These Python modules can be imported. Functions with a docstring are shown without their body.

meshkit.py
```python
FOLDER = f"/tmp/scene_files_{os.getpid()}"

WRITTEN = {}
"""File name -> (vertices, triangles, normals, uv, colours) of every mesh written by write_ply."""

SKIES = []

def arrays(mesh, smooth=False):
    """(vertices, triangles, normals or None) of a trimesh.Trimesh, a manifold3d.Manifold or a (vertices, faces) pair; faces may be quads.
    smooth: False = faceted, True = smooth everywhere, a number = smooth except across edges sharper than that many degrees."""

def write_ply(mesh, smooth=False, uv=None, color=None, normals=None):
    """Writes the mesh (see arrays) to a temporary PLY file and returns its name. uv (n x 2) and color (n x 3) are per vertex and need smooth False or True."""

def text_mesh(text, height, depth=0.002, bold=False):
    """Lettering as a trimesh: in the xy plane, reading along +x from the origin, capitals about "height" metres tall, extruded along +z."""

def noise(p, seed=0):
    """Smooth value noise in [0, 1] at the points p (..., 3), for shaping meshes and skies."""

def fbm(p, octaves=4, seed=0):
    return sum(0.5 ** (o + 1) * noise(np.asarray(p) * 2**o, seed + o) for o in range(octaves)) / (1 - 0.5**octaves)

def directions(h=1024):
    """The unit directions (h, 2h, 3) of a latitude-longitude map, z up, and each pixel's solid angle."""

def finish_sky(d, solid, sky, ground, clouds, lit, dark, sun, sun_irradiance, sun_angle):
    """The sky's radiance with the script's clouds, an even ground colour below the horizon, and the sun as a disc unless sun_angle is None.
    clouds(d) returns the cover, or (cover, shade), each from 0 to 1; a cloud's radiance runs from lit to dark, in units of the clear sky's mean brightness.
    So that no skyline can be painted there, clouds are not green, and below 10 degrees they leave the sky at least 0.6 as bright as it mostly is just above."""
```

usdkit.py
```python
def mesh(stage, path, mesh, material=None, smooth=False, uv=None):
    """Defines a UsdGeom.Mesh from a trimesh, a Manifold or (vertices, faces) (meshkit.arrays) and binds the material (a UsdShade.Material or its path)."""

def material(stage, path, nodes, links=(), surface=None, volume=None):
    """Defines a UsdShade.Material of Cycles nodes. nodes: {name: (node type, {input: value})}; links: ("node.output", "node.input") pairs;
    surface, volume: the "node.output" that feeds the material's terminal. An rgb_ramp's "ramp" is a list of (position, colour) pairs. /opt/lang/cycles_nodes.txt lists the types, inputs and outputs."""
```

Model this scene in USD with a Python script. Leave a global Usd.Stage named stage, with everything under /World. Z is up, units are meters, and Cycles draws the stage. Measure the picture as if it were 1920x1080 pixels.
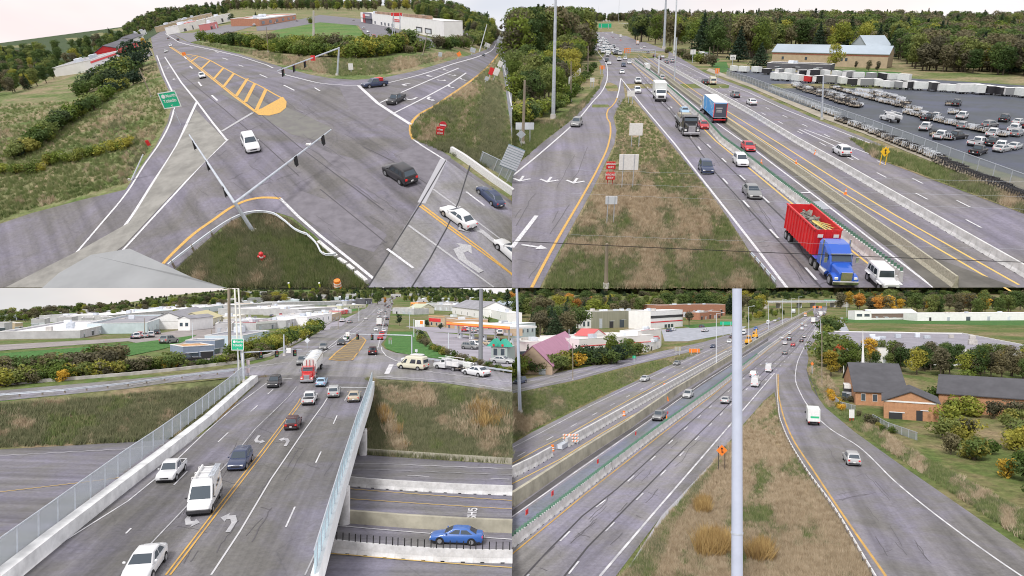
import math, random
import numpy as np, trimesh, shapely, usdkit, meshkit
from shapely.geometry import Polygon, box as sbox, Point
from scipy.interpolate import PchipInterpolator
from pxr import Gf, Sdf, Usd, UsdGeom, UsdLux, UsdShade, Vt

stage = Usd.Stage.CreateInMemory()
UsdGeom.SetStageUpAxis(stage, 'Z')
UsdGeom.SetStageMetersPerUnit(stage, 1.0)
WORLD = UsdGeom.Xform.Define(stage, '/World')
stage.SetDefaultPrim(WORLD.GetPrim())

# ---------------------------------------------------------------- camera, sky, sun
F = 1350.0                                    # focal length in pixels of a 1920 wide picture
cam = UsdGeom.Camera.Define(stage, '/World/camera')
cam.CreateHorizontalApertureAttr(36.0)
cam.CreateFocalLengthAttr(F / 1920 * 36.0)
cam.CreateClippingRangeAttr(Gf.Vec2f(1.0, 200000.0))
cam.CreateExposureAttr(1.0)
cam.AddRotateXOp().Set(90.0)
SUN = np.array([-0.28, -0.62, 0.73]); SUN /= np.linalg.norm(SUN)
sun_el, sun_rot = math.asin(SUN[2]), math.atan2(SUN[0], SUN[1])
sky_mat = usdkit.material(stage, '/World/Looks/sky_overcast', {
    'sky': ('sky_texture', {'sky_type': 'single_scattering', 'sun_disc': False, 'sun_elevation': sun_el, 'sun_rotation': sun_rot, 'altitude': 200.0, 'air_density': 1.0, 'aerosol_density': 1.6}),
    'tc': ('texture_coordinate', {}),
    'mp': ('mapping', {'scale': (1.0, 1.0, 3.0)}),
    'nz': ('noise_texture', {'scale': 1.7, 'detail': 5.0, 'roughness': 0.55}),
    'rp': ('rgb_ramp', {'ramp': [(0.30, (0.62, 0.62, 0.62)), (0.62, (0.96, 0.96, 0.96))]}),
    'n2': ('noise_texture', {'scale': 2.6, 'detail': 3.0}),
    'cl': ('rgb_ramp', {'ramp': [(0.32, (7.6, 7.9, 8.6)), (0.46, (9.4, 9.2, 9.3)), (0.58, (10.4, 9.6, 9.3)), (0.70, (10.6, 9.0, 8.7))]}),
    'mx': ('mix_color', {'blend_type': 'mix'}),
    'bg': ('background_shader', {'strength': 0.055})},
    [('tc.generated', 'mp.vector'), ('mp.vector', 'nz.vector'), ('nz.fac', 'rp.fac'), ('mp.vector', 'n2.vector'), ('n2.fac', 'cl.fac'),
     ('rp.color', 'mx.fac'), ('sky.color', 'mx.a'), ('cl.color', 'mx.b'), ('mx.result', 'bg.color')], surface='bg.background')
dome = UsdLux.DomeLight.Define(stage, '/World/sky')
UsdShade.MaterialBindingAPI.Apply(dome.GetPrim()).Bind(sky_mat)
sun = UsdLux.DistantLight.Define(stage, '/World/sun')
sun.CreateIntensityAttr(0.4); sun.CreateAngleAttr(14.0); sun.CreateNormalizeAttr(True); sun.CreateColorAttr(Gf.Vec3f(1.0, 0.97, 0.93))
zc = SUN; xc = np.cross([0, 0, 1], zc); xc /= np.linalg.norm(xc); yc = np.cross(zc, xc)
sun.AddTransformOp().Set(Gf.Matrix4d(*[*xc, 0], *[*yc, 0], *[*zc, 0], 0, 0, 0, 1))

# ---------------------------------------------------------------- naming and prims
COUNT = {}
def numbered(parent, name):
    key = (parent, name); n = COUNT.get(key, 0); COUNT[key] = n + 1
    return f'{parent}/{name}' if n == 0 else f'{parent}/{name}_{n:03d}'
def tag(p, label=None, cat=None, group=None, kind=None):
    for k, v in (('label', label), ('category', cat), ('group', group), ('kind', kind)):
        if v: p.SetCustomDataByKey(k, v)
    return p
def mat4(c0, c1, c2, t):
    return Gf.Matrix4d(*map(float, [*c0, 0, *c1, 0, *c2, 0, *t, 1]))
def xform(name, M=None, parent='/World'):
    x = UsdGeom.Xform.Define(stage, numbered(parent, name))
    if M is not None: x.AddTransformOp().Set(M)
    return x.GetPrim()
def part(parent, name, m, mt, smooth=False, label=None):
    path = parent if isinstance(parent, str) else str(parent.GetPath())
    p = usdkit.mesh(stage, numbered(path, name), m, mt, smooth).GetPrim()
    if label: tag(p, label)
    return p
KINDS = stage.CreateClassPrim('/World/Kinds')
def kind_of(name):
    return UsdGeom.Xform.Define(stage, f'/World/Kinds/{name}').GetPrim()
def copy_of(kind, name, M, label, cat, group=None):
    p = xform(name, M)
    p.GetReferences().AddInternalReference(Sdf.Path(f'/World/Kinds/{kind}')); p.SetInstanceable(True)
    return tag(p, label, cat, group)

# ---------------------------------------------------------------- materials
def lin(c): return tuple(c)
MATS = {}
def mat(name, col, rough=0.7, var=0.0, scale=1.0, metal=0.0, coat=0.0, spec=0.5, bump=0.0, col2=None, rnd=0.0, stretch=None, trans=0.0, emit=0.0, rot=0.0):
    if name in MATS: return MATS[name]
    N = {'p': ('principled_bsdf', {'base_color': col, 'roughness': rough, 'metallic': metal, 'coat_weight': coat, 'specular_ior_level': spec})}
    L = []
    if emit:
        N['p'][1]['emission_color'] = col; N['p'][1]['emission_strength'] = emit
    if var or col2 or rnd or bump:
        N['tc'] = ('texture_coordinate', {})
        src = 'tc.object'
        if stretch or rot:
            N['m0'] = ('mapping', {'rotation': (0.0, 0.0, rot)}); L.append((src, 'm0.vector'))
            N['mp'] = ('mapping', {'scale': stretch or (1, 1, 1)}); L.append(('m0.vector', 'mp.vector')); src = 'mp.vector'
        N['n1'] = ('noise_texture', {'scale': scale, 'detail': 6.0, 'roughness': 0.65}); L.append((src, 'n1.vector'))
        a = np.array(col); b = np.array(col2) if col2 else a * (1 + var); lo = a if col2 else a * (1 - var)
        N['r1'] = ('rgb_ramp', {'ramp': [(0.36, tuple(lo)), (0.64, tuple(b))]}); L.append(('n1.fac', 'r1.fac'))
        out = 'r1.color'
        if rnd:
            N['oi'] = ('object_info', {}); N['mr'] = ('map_range', {'from_min': 0.0, 'from_max': 1.0, 'to_min': 1 - rnd, 'to_max': 1 + rnd}); L.append(('oi.random', 'mr.value'))
            N['hv'] = ('hsv', {'hue': 0.5, 'saturation': 1.0, 'fac': 1.0}); L += [(out, 'hv.color'), ('mr.result', 'hv.value')]; out = 'hv.color'
        L.append((out, 'p.base_color'))
        if bump:
            N['bp'] = ('bump', {'strength': bump, 'distance': 0.05}); L += [('n1.fac', 'bp.height'), ('bp.normal', 'p.normal')]
    surf = 'p.BSDF'
    if trans:
        N['t'] = ('translucent_bsdf', {'color': col}); N['mc'] = ('mix_closure', {'fac': trans})
        if 'r1' in N: L.append((out, 't.color'))
        L += [('p.BSDF', 'mc.closure1'), ('t.BSDF', 'mc.closure2')]; surf = 'mc.closure'
    MATS[name] = usdkit.material(stage, '/World/Looks/' + name, N, L, surface=surf)
    return MATS[name]

def asphalt(name, col, k=1.0, rot=0.0, patch=0.25, streak=0.16):
    """worn asphalt: broad patches, streaks along the lanes, fine grain, thin cracks"""
    if name in MATS: return MATS[name]
    N = {'tc': ('texture_coordinate', {}), 'm0': ('mapping', {'rotation': (0, 0, rot), 'scale': (1 / k,) * 3}),
         'ms': ('mapping', {'scale': (0.022, 0.62, 0.02)}),
         'n1': ('noise_texture', {'scale': 0.10, 'detail': 5.0, 'roughness': 0.6, 'distortion': 0.6}),
         'n2': ('noise_texture', {'scale': 1.0, 'detail': 4.0, 'roughness': 0.6}),
         'n3': ('noise_texture', {'scale': 2.2, 'detail': 4.0, 'roughness': 0.8}),
         'vo': ('voronoi_texture', {'feature': 'distance_to_edge', 'scale': 0.11, 'randomness': 1.0}),
         'nd': ('noise_texture', {'scale': 0.6, 'detail': 3.0}),
         'va': ('vector_math', {'math_type': 'multiply_add', 'vector2': (1.6, 1.6, 1.6)}),
         'a': ('map_range', {'from_min': 0.3, 'from_max': 0.7, 'to_min': 1 - patch, 'to_max': 1 + patch}),
         'b': ('map_range', {'from_min': 0.36, 'from_max': 0.64, 'to_min': 1 - streak, 'to_max': 1 + streak}),
         'c': ('map_range', {'from_min': 0.3, 'from_max': 0.7, 'to_min': 0.80, 'to_max': 1.20}),
         'd': ('map_range', {'from_min': 0.0, 'from_max': 0.012, 'to_min': 0.84, 'to_max': 1.0, 'clamp': True}),
         'ab': ('math', {'math_type': 'multiply'}), 'abc': ('math', {'math_type': 'multiply'}), 'abcd': ('math', {'math_type': 'multiply'}),
         'tint': ('rgb_ramp', {'ramp': [(0.38, tuple(np.array(col) * (1.04, 1.04, 0.90))), (0.62, tuple(np.array(col) * (0.97, 0.96, 1.08)))]}),
         'hv': ('hsv', {'hue': 0.5, 'saturation': 1.0, 'fac': 1.0}),
         'p': ('principled_bsdf', {'roughness': 0.62, 'specular_ior_level': 0.35})}
    L = [('tc.object', 'm0.vector'), ('m0.vector', 'n1.vector'), ('m0.vector', 'ms.vector'), ('ms.vector', 'n2.vector'), ('m0.vector', 'n3.vector'),
         ('m0.vector', 'nd.vector'), ('nd.color', 'va.vector1'), ('m0.vector', 'va.vector3'), ('va.vector', 'vo.vector'),
         ('n1.fac', 'a.value'), ('n2.fac', 'b.value'), ('n3.fac', 'c.value'), ('vo.distance', 'd.value'),
         ('a.result', 'ab.value1'), ('b.result', 'ab.value2'), ('ab.value', 'abc.value1'), ('c.result', 'abc.value2'), ('abc.value', 'abcd.value1'), ('d.result', 'abcd.value2'),
         ('n1.fac', 'tint.fac'), ('tint.color', 'hv.color'), ('abcd.value', 'hv.value'), ('hv.color', 'p.base_color')]
    MATS[name] = usdkit.material(stage, '/World/Looks/' + name, N, L, surface='p.BSDF')
    return MATS[name]

def along(P, a, b, low=None):
    d = P.g(*b, low=low) - P.g(*a, low=low); return -math.atan2(d[1], d[0])

def turf(name, cols, k=1.0, scale=0.08, fine=1.5, stretch=(1, 1, 1)):
    """rough grass ground: cols is a list of colours by patch"""
    if name in MATS: return MATS[name]
    n = len(cols)
    N = {'tc': ('texture_coordinate', {}), 'm0': ('mapping', {'scale': tuple(np.array(stretch) / k)}),
         'n1': ('noise_texture', {'scale': scale, 'detail': 7.0, 'roughness': 0.68, 'distortion': 0.8}),
         'n2': ('noise_texture', {'scale': fine, 'detail': 5.0, 'roughness': 0.75}),
         'r': ('rgb_ramp', {'ramp': [(0.34 + 0.32 * i / max(n - 1, 1), c) for i, c in enumerate(cols)]}),
         'm': ('map_range', {'from_min': 0.3, 'from_max': 0.7, 'to_min': 0.55, 'to_max': 1.45}),
         'hv': ('hsv', {'hue': 0.5, 'saturation': 1.0, 'fac': 1.0}),
         'bp': ('bump', {'strength': 0.6, 'distance': 0.25 * k}),
         'p': ('principled_bsdf', {'roughness': 0.95, 'specular_ior_level': 0.1})}
    L = [('tc.object', 'm0.vector'), ('m0.vector', 'n1.vector'), ('m0.vector', 'n2.vector'), ('n1.fac', 'r.fac'), ('n2.fac', 'm.value'), ('r.color', 'hv.color'),
         ('m.result', 'hv.value'), ('hv.color', 'p.base_color'), ('n2.fac', 'bp.height'), ('bp.normal', 'p.normal')]
    MATS[name] = usdkit.material(stage, '/World/Looks/' + name, N, L, surface='p.BSDF')
    return MATS[name]

def sheer(name, col, clear):
    if name not in MATS:
        MATS[name] = usdkit.material(stage, '/World/Looks/' + name, {'d': ('diffuse_bsdf', {'color': col}), 't': ('transparent_bsdf', {}), 'm': ('mix_closure', {'fac': clear})},
                                     [('d.BSDF', 'm.closure1'), ('t.BSDF', 'm.closure2')], surface='m.closure')
    return MATS[name]

M_white = mat('white_paint', (0.72, 0.72, 0.72), 0.6, 0.08, 3.0)
M_line = mat('white_line', (0.36, 0.36, 0.39), 0.7, scale=.35, col2=(0.72, 0.72, 0.74))
M_wornline = mat('worn_line', (0.26, 0.26, 0.28), 0.7, scale=.6, col2=(0.48, 0.48, 0.50))
M_yellow = mat('yellow_line', (0.40, 0.25, 0.09), 0.7, scale=.35, col2=(0.64, 0.37, 0.07))
M_paleyellow = mat('pale_yellow_line', (0.62, 0.42, 0.12), 0.7)
M_steel = mat('galvanised_steel', (0.50, 0.54, 0.60), 0.45, 0.12, 2.0, metal=0.35)
M_pale = mat('pale_steel', (0.62, 0.66, 0.72), 0.5, 0.08, 1.0)
M_black = mat('black_rubber', (0.015, 0.015, 0.017), 0.85)
M_dark = mat('dark_plastic', (0.03, 0.03, 0.035), 0.5)
M_glass = mat('vehicle_glass', (0.10, 0.125, 0.15), 0.10, metal=0.75)
M_pane = mat('building_glass', (0.06, 0.08, 0.10), 0.12, spec=0.8)
M_chrome = mat('chrome', (0.75, 0.76, 0.78), 0.2, metal=1.0)
M_rim = mat('wheel_rim', (0.42, 0.43, 0.45), 0.35, metal=0.7)
M_red = mat('red_lens', (0.5, 0.02, 0.02), 0.25, emit=0.25)
M_lamp = mat('head_lamp', (0.8, 0.8, 0.78), 0.15, spec=0.8)
M_redpaint = mat('red_paint', (0.62, 0.03, 0.035), 0.4, 0.06, 1.0)
M_green = mat('sign_green', (0.01, 0.42, 0.22), 0.45)
M_orange = mat('sign_orange', (0.85, 0.22, 0.03), 0.5)
M_ysign = mat('sign_yellow', (0.85, 0.52, 0.02), 0.5)
M_wood = mat('pole_wood', (0.26, 0.22, 0.17), 0.85, 0.25, 1.5, stretch=(1, 1, 0.1))
M_conc = mat('concrete', (0.46, 0.44, 0.42), 0.8, 0.22, 0.6)
M_whiteconc = mat('pale_concrete', (0.44, 0.44, 0.44), 0.75, scale=0.8, col2=(0.68, 0.68, 0.69))
M_tanconc = mat('stained_concrete', (0.36, 0.34, 0.27), 0.85, 0.22, 0.35)
M_bark = mat('bark', (0.10, 0.08, 0.06), 0.9, 0.3, 3.0)

# ---------------------------------------------------------------- the four places
class Place:
    """a stretch of ground given by how many picture pixels one of its metres shows at each point; k = world metres per metre of the place"""
    def __init__(s, k, table, bend=None):
        t = np.array(table, float); s.k = k; s.f = PchipInterpolator(t[:, 0], t[:, 1]); s.lo, s.hi = t[0, 0], t[-1, 0]
        s.c = PchipInterpolator(*np.array(bend, float).T) if bend else None
        s.alt = None
    def p(s, X, Y):
        Y = np.asarray(Y, float)
        if s.c is not None: Y = Y - s.c(np.clip(X, -80, 960))
        return s.f(np.clip(Y, s.lo, s.hi))
    def g(s, X, Y, lift=0.0, low=None):
        X = np.asarray(X, float); Y = np.asarray(Y, float)
        q = (low if low is not None else s.p)(X, Y)
        Z = F * s.k / q
        P = np.stack([(X - 960) / F * Z, Z, (540 - Y) / F * Z], -1)
        if np.any(lift): P = P + s.n(X, Y, low) * (np.asarray(lift) * s.k)[..., None]
        return P
    def n(s, X, Y, low=None):
        X = np.asarray(X, float); Y = np.asarray(Y, float)
        a = s.g(X + 3, Y, low=low) - s.g(X - 3, Y, low=low); b = s.g(X, Y - 2, low=low) - s.g(X, Y + 2, low=low)
        v = np.cross(a, b); return v / np.linalg.norm(v, axis=-1, keepdims=True)
    def frame(s, X, Y, to=None, up=None, low=None):
        """columns (x = facing or picture right, y, z = up) and origin"""
        o = s.g(X, Y, low=low); z = s.n(X, Y, low) if up is None else np.array(up, float)
        x = (s.g(*to, low=low) - o) if to is not None else np.array([1.0, 0, 0])
        x = x - z * (x @ z); x /= np.linalg.norm(x)
        return x, np.cross(z, x), z, o
    def M(s, X, Y, to=None, size=1.0, up=None, low=None, yaw=0.0):
        x, y, z, o = s.frame(X, Y, to, up, low)
        if yaw: x, y = x * math.cos(yaw) + y * math.sin(yaw), y * math.cos(yaw) - x * math.sin(yaw)
        k = s.k * np.broadcast_to(np.asarray(size, float), (3,))
        return mat4(x * k[0], y * k[1], z * k[2], o)
    def rise(s, X, Y, top, up=None, low=None):
        """height in the place's metres of an upright thing at (X, Y) whose top shows at picture row top"""
        o = s.g(X, Y, low=low); z = s.n(X, Y, low) if up is None else np.array(up, float)
        # 540 - F*(o+hz).z/(o+hz).y = top
        e = (540 - top) / F
        return float((e * o[1] - o[2]) / (z[2] - e * z[1]) / s.k)
    def local(s, M, P):
        """world points into a thing's own metres"""
        A = np.array(M).T; return (np.c_[np.atleast_2d(P), np.ones(len(np.atleast_2d(P)))] @ np.linalg.inv(A).T)[:, :3]
    def over(s, X, Y, base, h, up=None):
        """world point seen at (X, Y), h metres above the ground plane through base"""
        o = s.g(*base); z = s.n(*base) if up is None else np.array(up, float)
        d = np.array([(X - 960) / F, 1.0, (540 - Y) / F]); return d * ((z @ o + h * s.k) / (z @ d))

UL = Place(14.0, [(4, .8), (12, 1.0), (20, 1.5), (28, 2.1), (40, 3.0), (55, 4.1), (75, 5.5), (100, 7.0), (130, 8.6), (165, 10.2), (220, 11.8), (290, 13.4), (415, 15.8), (540, 18.2), (700, 21.2)],
           [(-80, 78), (120, 62), (240, 38), (300, 22), (360, 10), (450, 0), (760, 0), (830, 8), (880, 22), (920, 38), (960, 58)])
UR = Place(14.0, [(30, .36), (44, .44), (52, .66), (62, 1.05), (72, 1.5), (90, 2.5), (110, 3.6), (140, 5.1), (175, 6.75), (240, 9.3), (310, 12.0), (370, 14.3), (540, 20.6), (640, 24.3)])
LL = Place(1.0, [(532, 1.16), (538, 1.2), (545, 1.34), (556, 1.56), (571, 2.0), (590, 2.95), (612, 4.4), (640, 6.8), (664, 8.68), (700, 10.21), (740, 11.91), (800, 14.47), (900, 18.72), (1000, 22.98), (1100, 27.23), (1200, 31.5)])
LR = Place(1.0, [(536, 1.40), (548, 1.44), (562, 1.52), (575, 1.86), (600, 2.78), (700, 6.48), (800, 10.19), (940, 15.37), (1100, 21.3), (1200, 25.0)])
PIT = lambda X, Y: 0.041 * (np.asarray(Y, float) - 540 + (np.asarray(X, float) - 960) * -0.03)

def ramp_px(pts, step=9.0, curve=False):
    p = np.array(pts, float)
    if curve and len(p) > 2:
        t = np.r_[0, np.cumsum(np.linalg.norm(np.diff(p, axis=0), axis=1))]
        from scipy.interpolate import CubicSpline
        c = PchipInterpolator(t, p) if curve == 'p' else CubicSpline(t, p)
        return c(np.linspace(0, t[-1], max(3, int(t[-1] / step) + 1)))
    out = [p[:1]]
    for a, b in zip(p[:-1], p[1:]):
        n = max(1, int(np.linalg.norm(b - a) / step)); out.append(a + (b - a) * (np.arange(1, n + 1) / n)[:, None])
    return np.vstack(out)

def sheet(P, poly, lift, cell=12.0, low=None, holes=()):
    """ground-following mesh over a polygon given in picture pixels"""
    pg = Polygon(poly) if not hasattr(poly, 'geoms') and not isinstance(poly, Polygon) else poly
    if not pg.is_valid: pg = pg.buffer(0)
    for h in holes: pg = pg.difference(Polygon(h).buffer(0))
    x0, y0, x1, y1 = pg.bounds
    xs = np.arange(math.floor(x0 / cell), math.ceil(x1 / cell)) * cell; ys = np.arange(math.floor(y0 / cell), math.ceil(y1 / cell)) * cell
    V, T, n = [], [], 0
    shapely.prepare(pg)
    cells = [(x, y) for x in xs for y in ys]; bx = shapely.box(*np.array([(x, y, x + cell, y + cell) for x, y in cells]).T)
    full = shapely.contains(pg, bx); hit = shapely.intersects(pg, bx)
    for (x, y), b, fu, hi in zip(cells, bx, full, hit):
        if not hi: continue
        if fu:
            V.append([(x, y), (x + cell, y), (x + cell, y + cell), (x, y + cell)]); T.append(np.array([[0, 2, 1], [0, 3, 2]]) + n); n += 4; continue
        q = pg.intersection(b)
        for part_ in getattr(q, 'geoms', [q]):
            if part_.geom_type != 'Polygon' or part_.area < 0.02: continue
            if len(part_.interiors) == 0 and len(part_.exterior.coords) <= 5:
                v = np.array(part_.exterior.coords)[:-1]; f = np.array([[0, i, i + 1] for i in range(1, len(v) - 1)])
                if part_.exterior.is_ccw: f = f[:, ::-1]
                if not abs(part_.convex_hull.area - part_.area) < 1e-6: v, f = trimesh.creation.triangulate_polygon(part_, engine='earcut')
            else: v, f = trimesh.creation.triangulate_polygon(part_, engine='earcut')
            V.append(v); T.append(np.asarray(f) + n); n += len(v)
    v = np.vstack(V); t = np.vstack(T); W = P.g(v[:, 0], v[:, 1], lift, low)
    W = trimesh.Trimesh(W, t, process=False); W.merge_vertices()
    nz = W.face_normals; flip = nz[:, 2] < 0
    f = W.faces.copy(); f[flip] = f[flip][:, ::-1]
    return (np.array(W.vertices), f)

def ribbon(P, pts, width, lift=0.06, curve=False, step=9.0, low=None, closed=False, dash=None):
    """painted line of a width in metres along a picture path"""
    q = ramp_px(pts, step, curve); w = P.g(q[:, 0], q[:, 1], low=low); n = P.n(q[:, 0], q[:, 1], low)
    if dash:
        on, gap, ph = dash; s = np.r_[0, np.cumsum(np.linalg.norm(np.diff(w, axis=0), axis=1))] / P.k
        V, T = [], []; a = ph
        while a < s[-1]:
            b = min(a + on, s[-1]); ss = np.array([a, (a + b) / 2, b]); 
            qq = np.stack([np.interp(ss, s, q[:, i]) for i in (0, 1)], 1)
            v, t = ribbon(P, qq, width, lift, step=1e9, low=low); T.append(t + sum(map(len, V))); V.append(v); a += on + gap
        return (np.vstack(V), np.vstack(T)) if V else None
    t = np.gradient(w, axis=0); s = np.cross(n, t); s /= np.linalg.norm(s, axis=1, keepdims=True)
    h = width / 2 * P.k; o = n * lift * P.k
    V = np.vstack([w + s * h + o, w - s * h + o]); m = len(w); i = np.arange(m - 1)
    T = np.vstack([np.c_[i, i + m, i + 1], np.c_[i + 1, i + m, i + m + 1]])
    return V, T

def extrude_along(P, pts, prof, curve=False, step=9.0, low=None, lift=0.0, cap=True):
    """profile (side, height) in metres swept along a picture path on the ground; returns world mesh"""
    q = ramp_px(pts, step, curve); w = P.g(q[:, 0], q[:, 1], low=low); n = P.n(q[:, 0], q[:, 1], low)
    t = np.gradient(w, axis=0); s = np.cross(t, n); s /= np.linalg.norm(s, axis=1, keepdims=True)
    pr = np.array(prof, float); m = len(pr); k = P.k
    V = (w[:, None] + s[:, None] * (pr[None, :, :1] * k) + n[:, None] * ((pr[None, :, 1:] + lift) * k)).reshape(-1, 3)
    T = []
    for i in range(len(w) - 1):
        for j in range(m):
            a, b = i * m + j, i * m + (j + 1) % m; T += [(a, b, a + m), (b, b + m, a + m)]
    if cap:
        for j in range(1, m - 1): T += [(0, j + 1, j), ((len(w) - 1) * m, (len(w) - 1) * m + j, (len(w) - 1) * m + j + 1)]
    return V, np.array(T)

def resample(P, pts, metres, curve=False, low=None, start=0.0):
    """picture points every so many metres along a path"""
    q = ramp_px(pts, 2.0, curve); w = P.g(q[:, 0], q[:, 1], low=low)
    s = np.r_[0, np.cumsum(np.linalg.norm(np.diff(w, axis=0), axis=1))] / P.k
    a = np.arange(start, s[-1], metres); return np.stack([np.interp(a, s, q[:, i]) for i in (0, 1)], 1)

# ---------------------------------------------------------------- small shapes (metres)
join = lambda ms: trimesh.util.concatenate([m if isinstance(m, trimesh.Trimesh) else trimesh.Trimesh(*meshkit.arrays(m)[:2], process=False) for m in ms])
def bx(l, w, h, c=(0, 0, 0), bev=0.0):
    """box with its base centre at c; bev chamfers every edge"""
    if bev:
        P = []
        for sx in (-1, 1):
            for sy in (-1, 1):
                for sz in (-1, 1):
                    for d in range(3):
                        o = np.array([l / 2, w / 2, h / 2]); o[d] += 0; e = np.full(3, bev); e[d] = 0
                        P.append((o - e) * (sx, sy, sz))
        m = trimesh.convex.convex_hull(np.array(P))
    else: m = trimesh.creation.box((l, w, h))
    m.apply_translation((c[0], c[1], c[2] + h / 2)); return m
def tube(a, b, r, r2=None, seg=10):
    a, b = np.array(a, float), np.array(b, float); r2 = r if r2 is None else r2
    d = b - a; L = np.linalg.norm(d); d = d / L; x = np.cross(d, [0, 0, 1] if abs(d[2]) < .9 else [1, 0, 0]); x /= np.linalg.norm(x); y = np.cross(d, x)
    an = np.linspace(0, 2 * np.pi, seg, endpoint=False); ring = np.cos(an)[:, None] * x + np.sin(an)[:, None] * y
    V = np.vstack([a + ring * r, b + ring * r2, a[None], b[None]]); T = []
    for i in range(seg):
        j = (i + 1) % seg; T += [(i, j, seg + i), (j, seg + j, seg + i), (2 * seg, j, i), (2 * seg + 1, seg + i, seg + j)]
    return trimesh.Trimesh(V, T, process=False)
def disc(r, w, c, axis='y', seg=18):
    c = np.array(c, float); e = np.array({'x': (1, 0, 0), 'y': (0, 1, 0), 'z': (0, 0, 1)}[axis]) * w / 2
    return tube(c - e, c + e, r, seg=seg)
def prism(poly, thick, axis='y'):
    """polygon in (x, z) extruded along y, centred"""
    m = trimesh.creation.extrude_polygon(Polygon(poly), thick, engine='earcut'); v = np.array(m.vertices)
    m.vertices = np.c_[v[:, 0], thick / 2 - v[:, 2], v[:, 1]] if axis == 'y' else np.c_[v[:, 2] - thick / 2, v[:, 0], v[:, 1]]
    m.fix_normals(); return m
def loft(rings, cap=True):
    R = np.array(rings, float); n, m = R.shape[:2]; V = R.reshape(-1, 3); T = []
    for i in range(n - 1):
        for j in range(m):
            a, b = i * m + j, i * m + (j + 1) % m; T += [(a, b, a + m), (b, b + m, a + m)]
    if cap:
        V = np.vstack([V, R[0].mean(0), R[-1].mean(0)])
        for j in range(m):
            T += [(n * m, (j + 1) % m, j), (n * m + 1, (n - 1) * m + j, (n - 1) * m + (j + 1) % m)]
    me = trimesh.Trimesh(V, T, process=False); me.fix_normals(); return me
def quad(a, b, c, d, out=0.012):
    """thin panel over four corners, lifted off its surface"""
    Q = np.array([a, b, c, d], float); n = np.cross(Q[1] - Q[0], Q[3] - Q[0]); n /= np.linalg.norm(n)
    m = trimesh.convex.convex_hull(np.vstack([Q + n * out, Q - n * out])); return m
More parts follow.
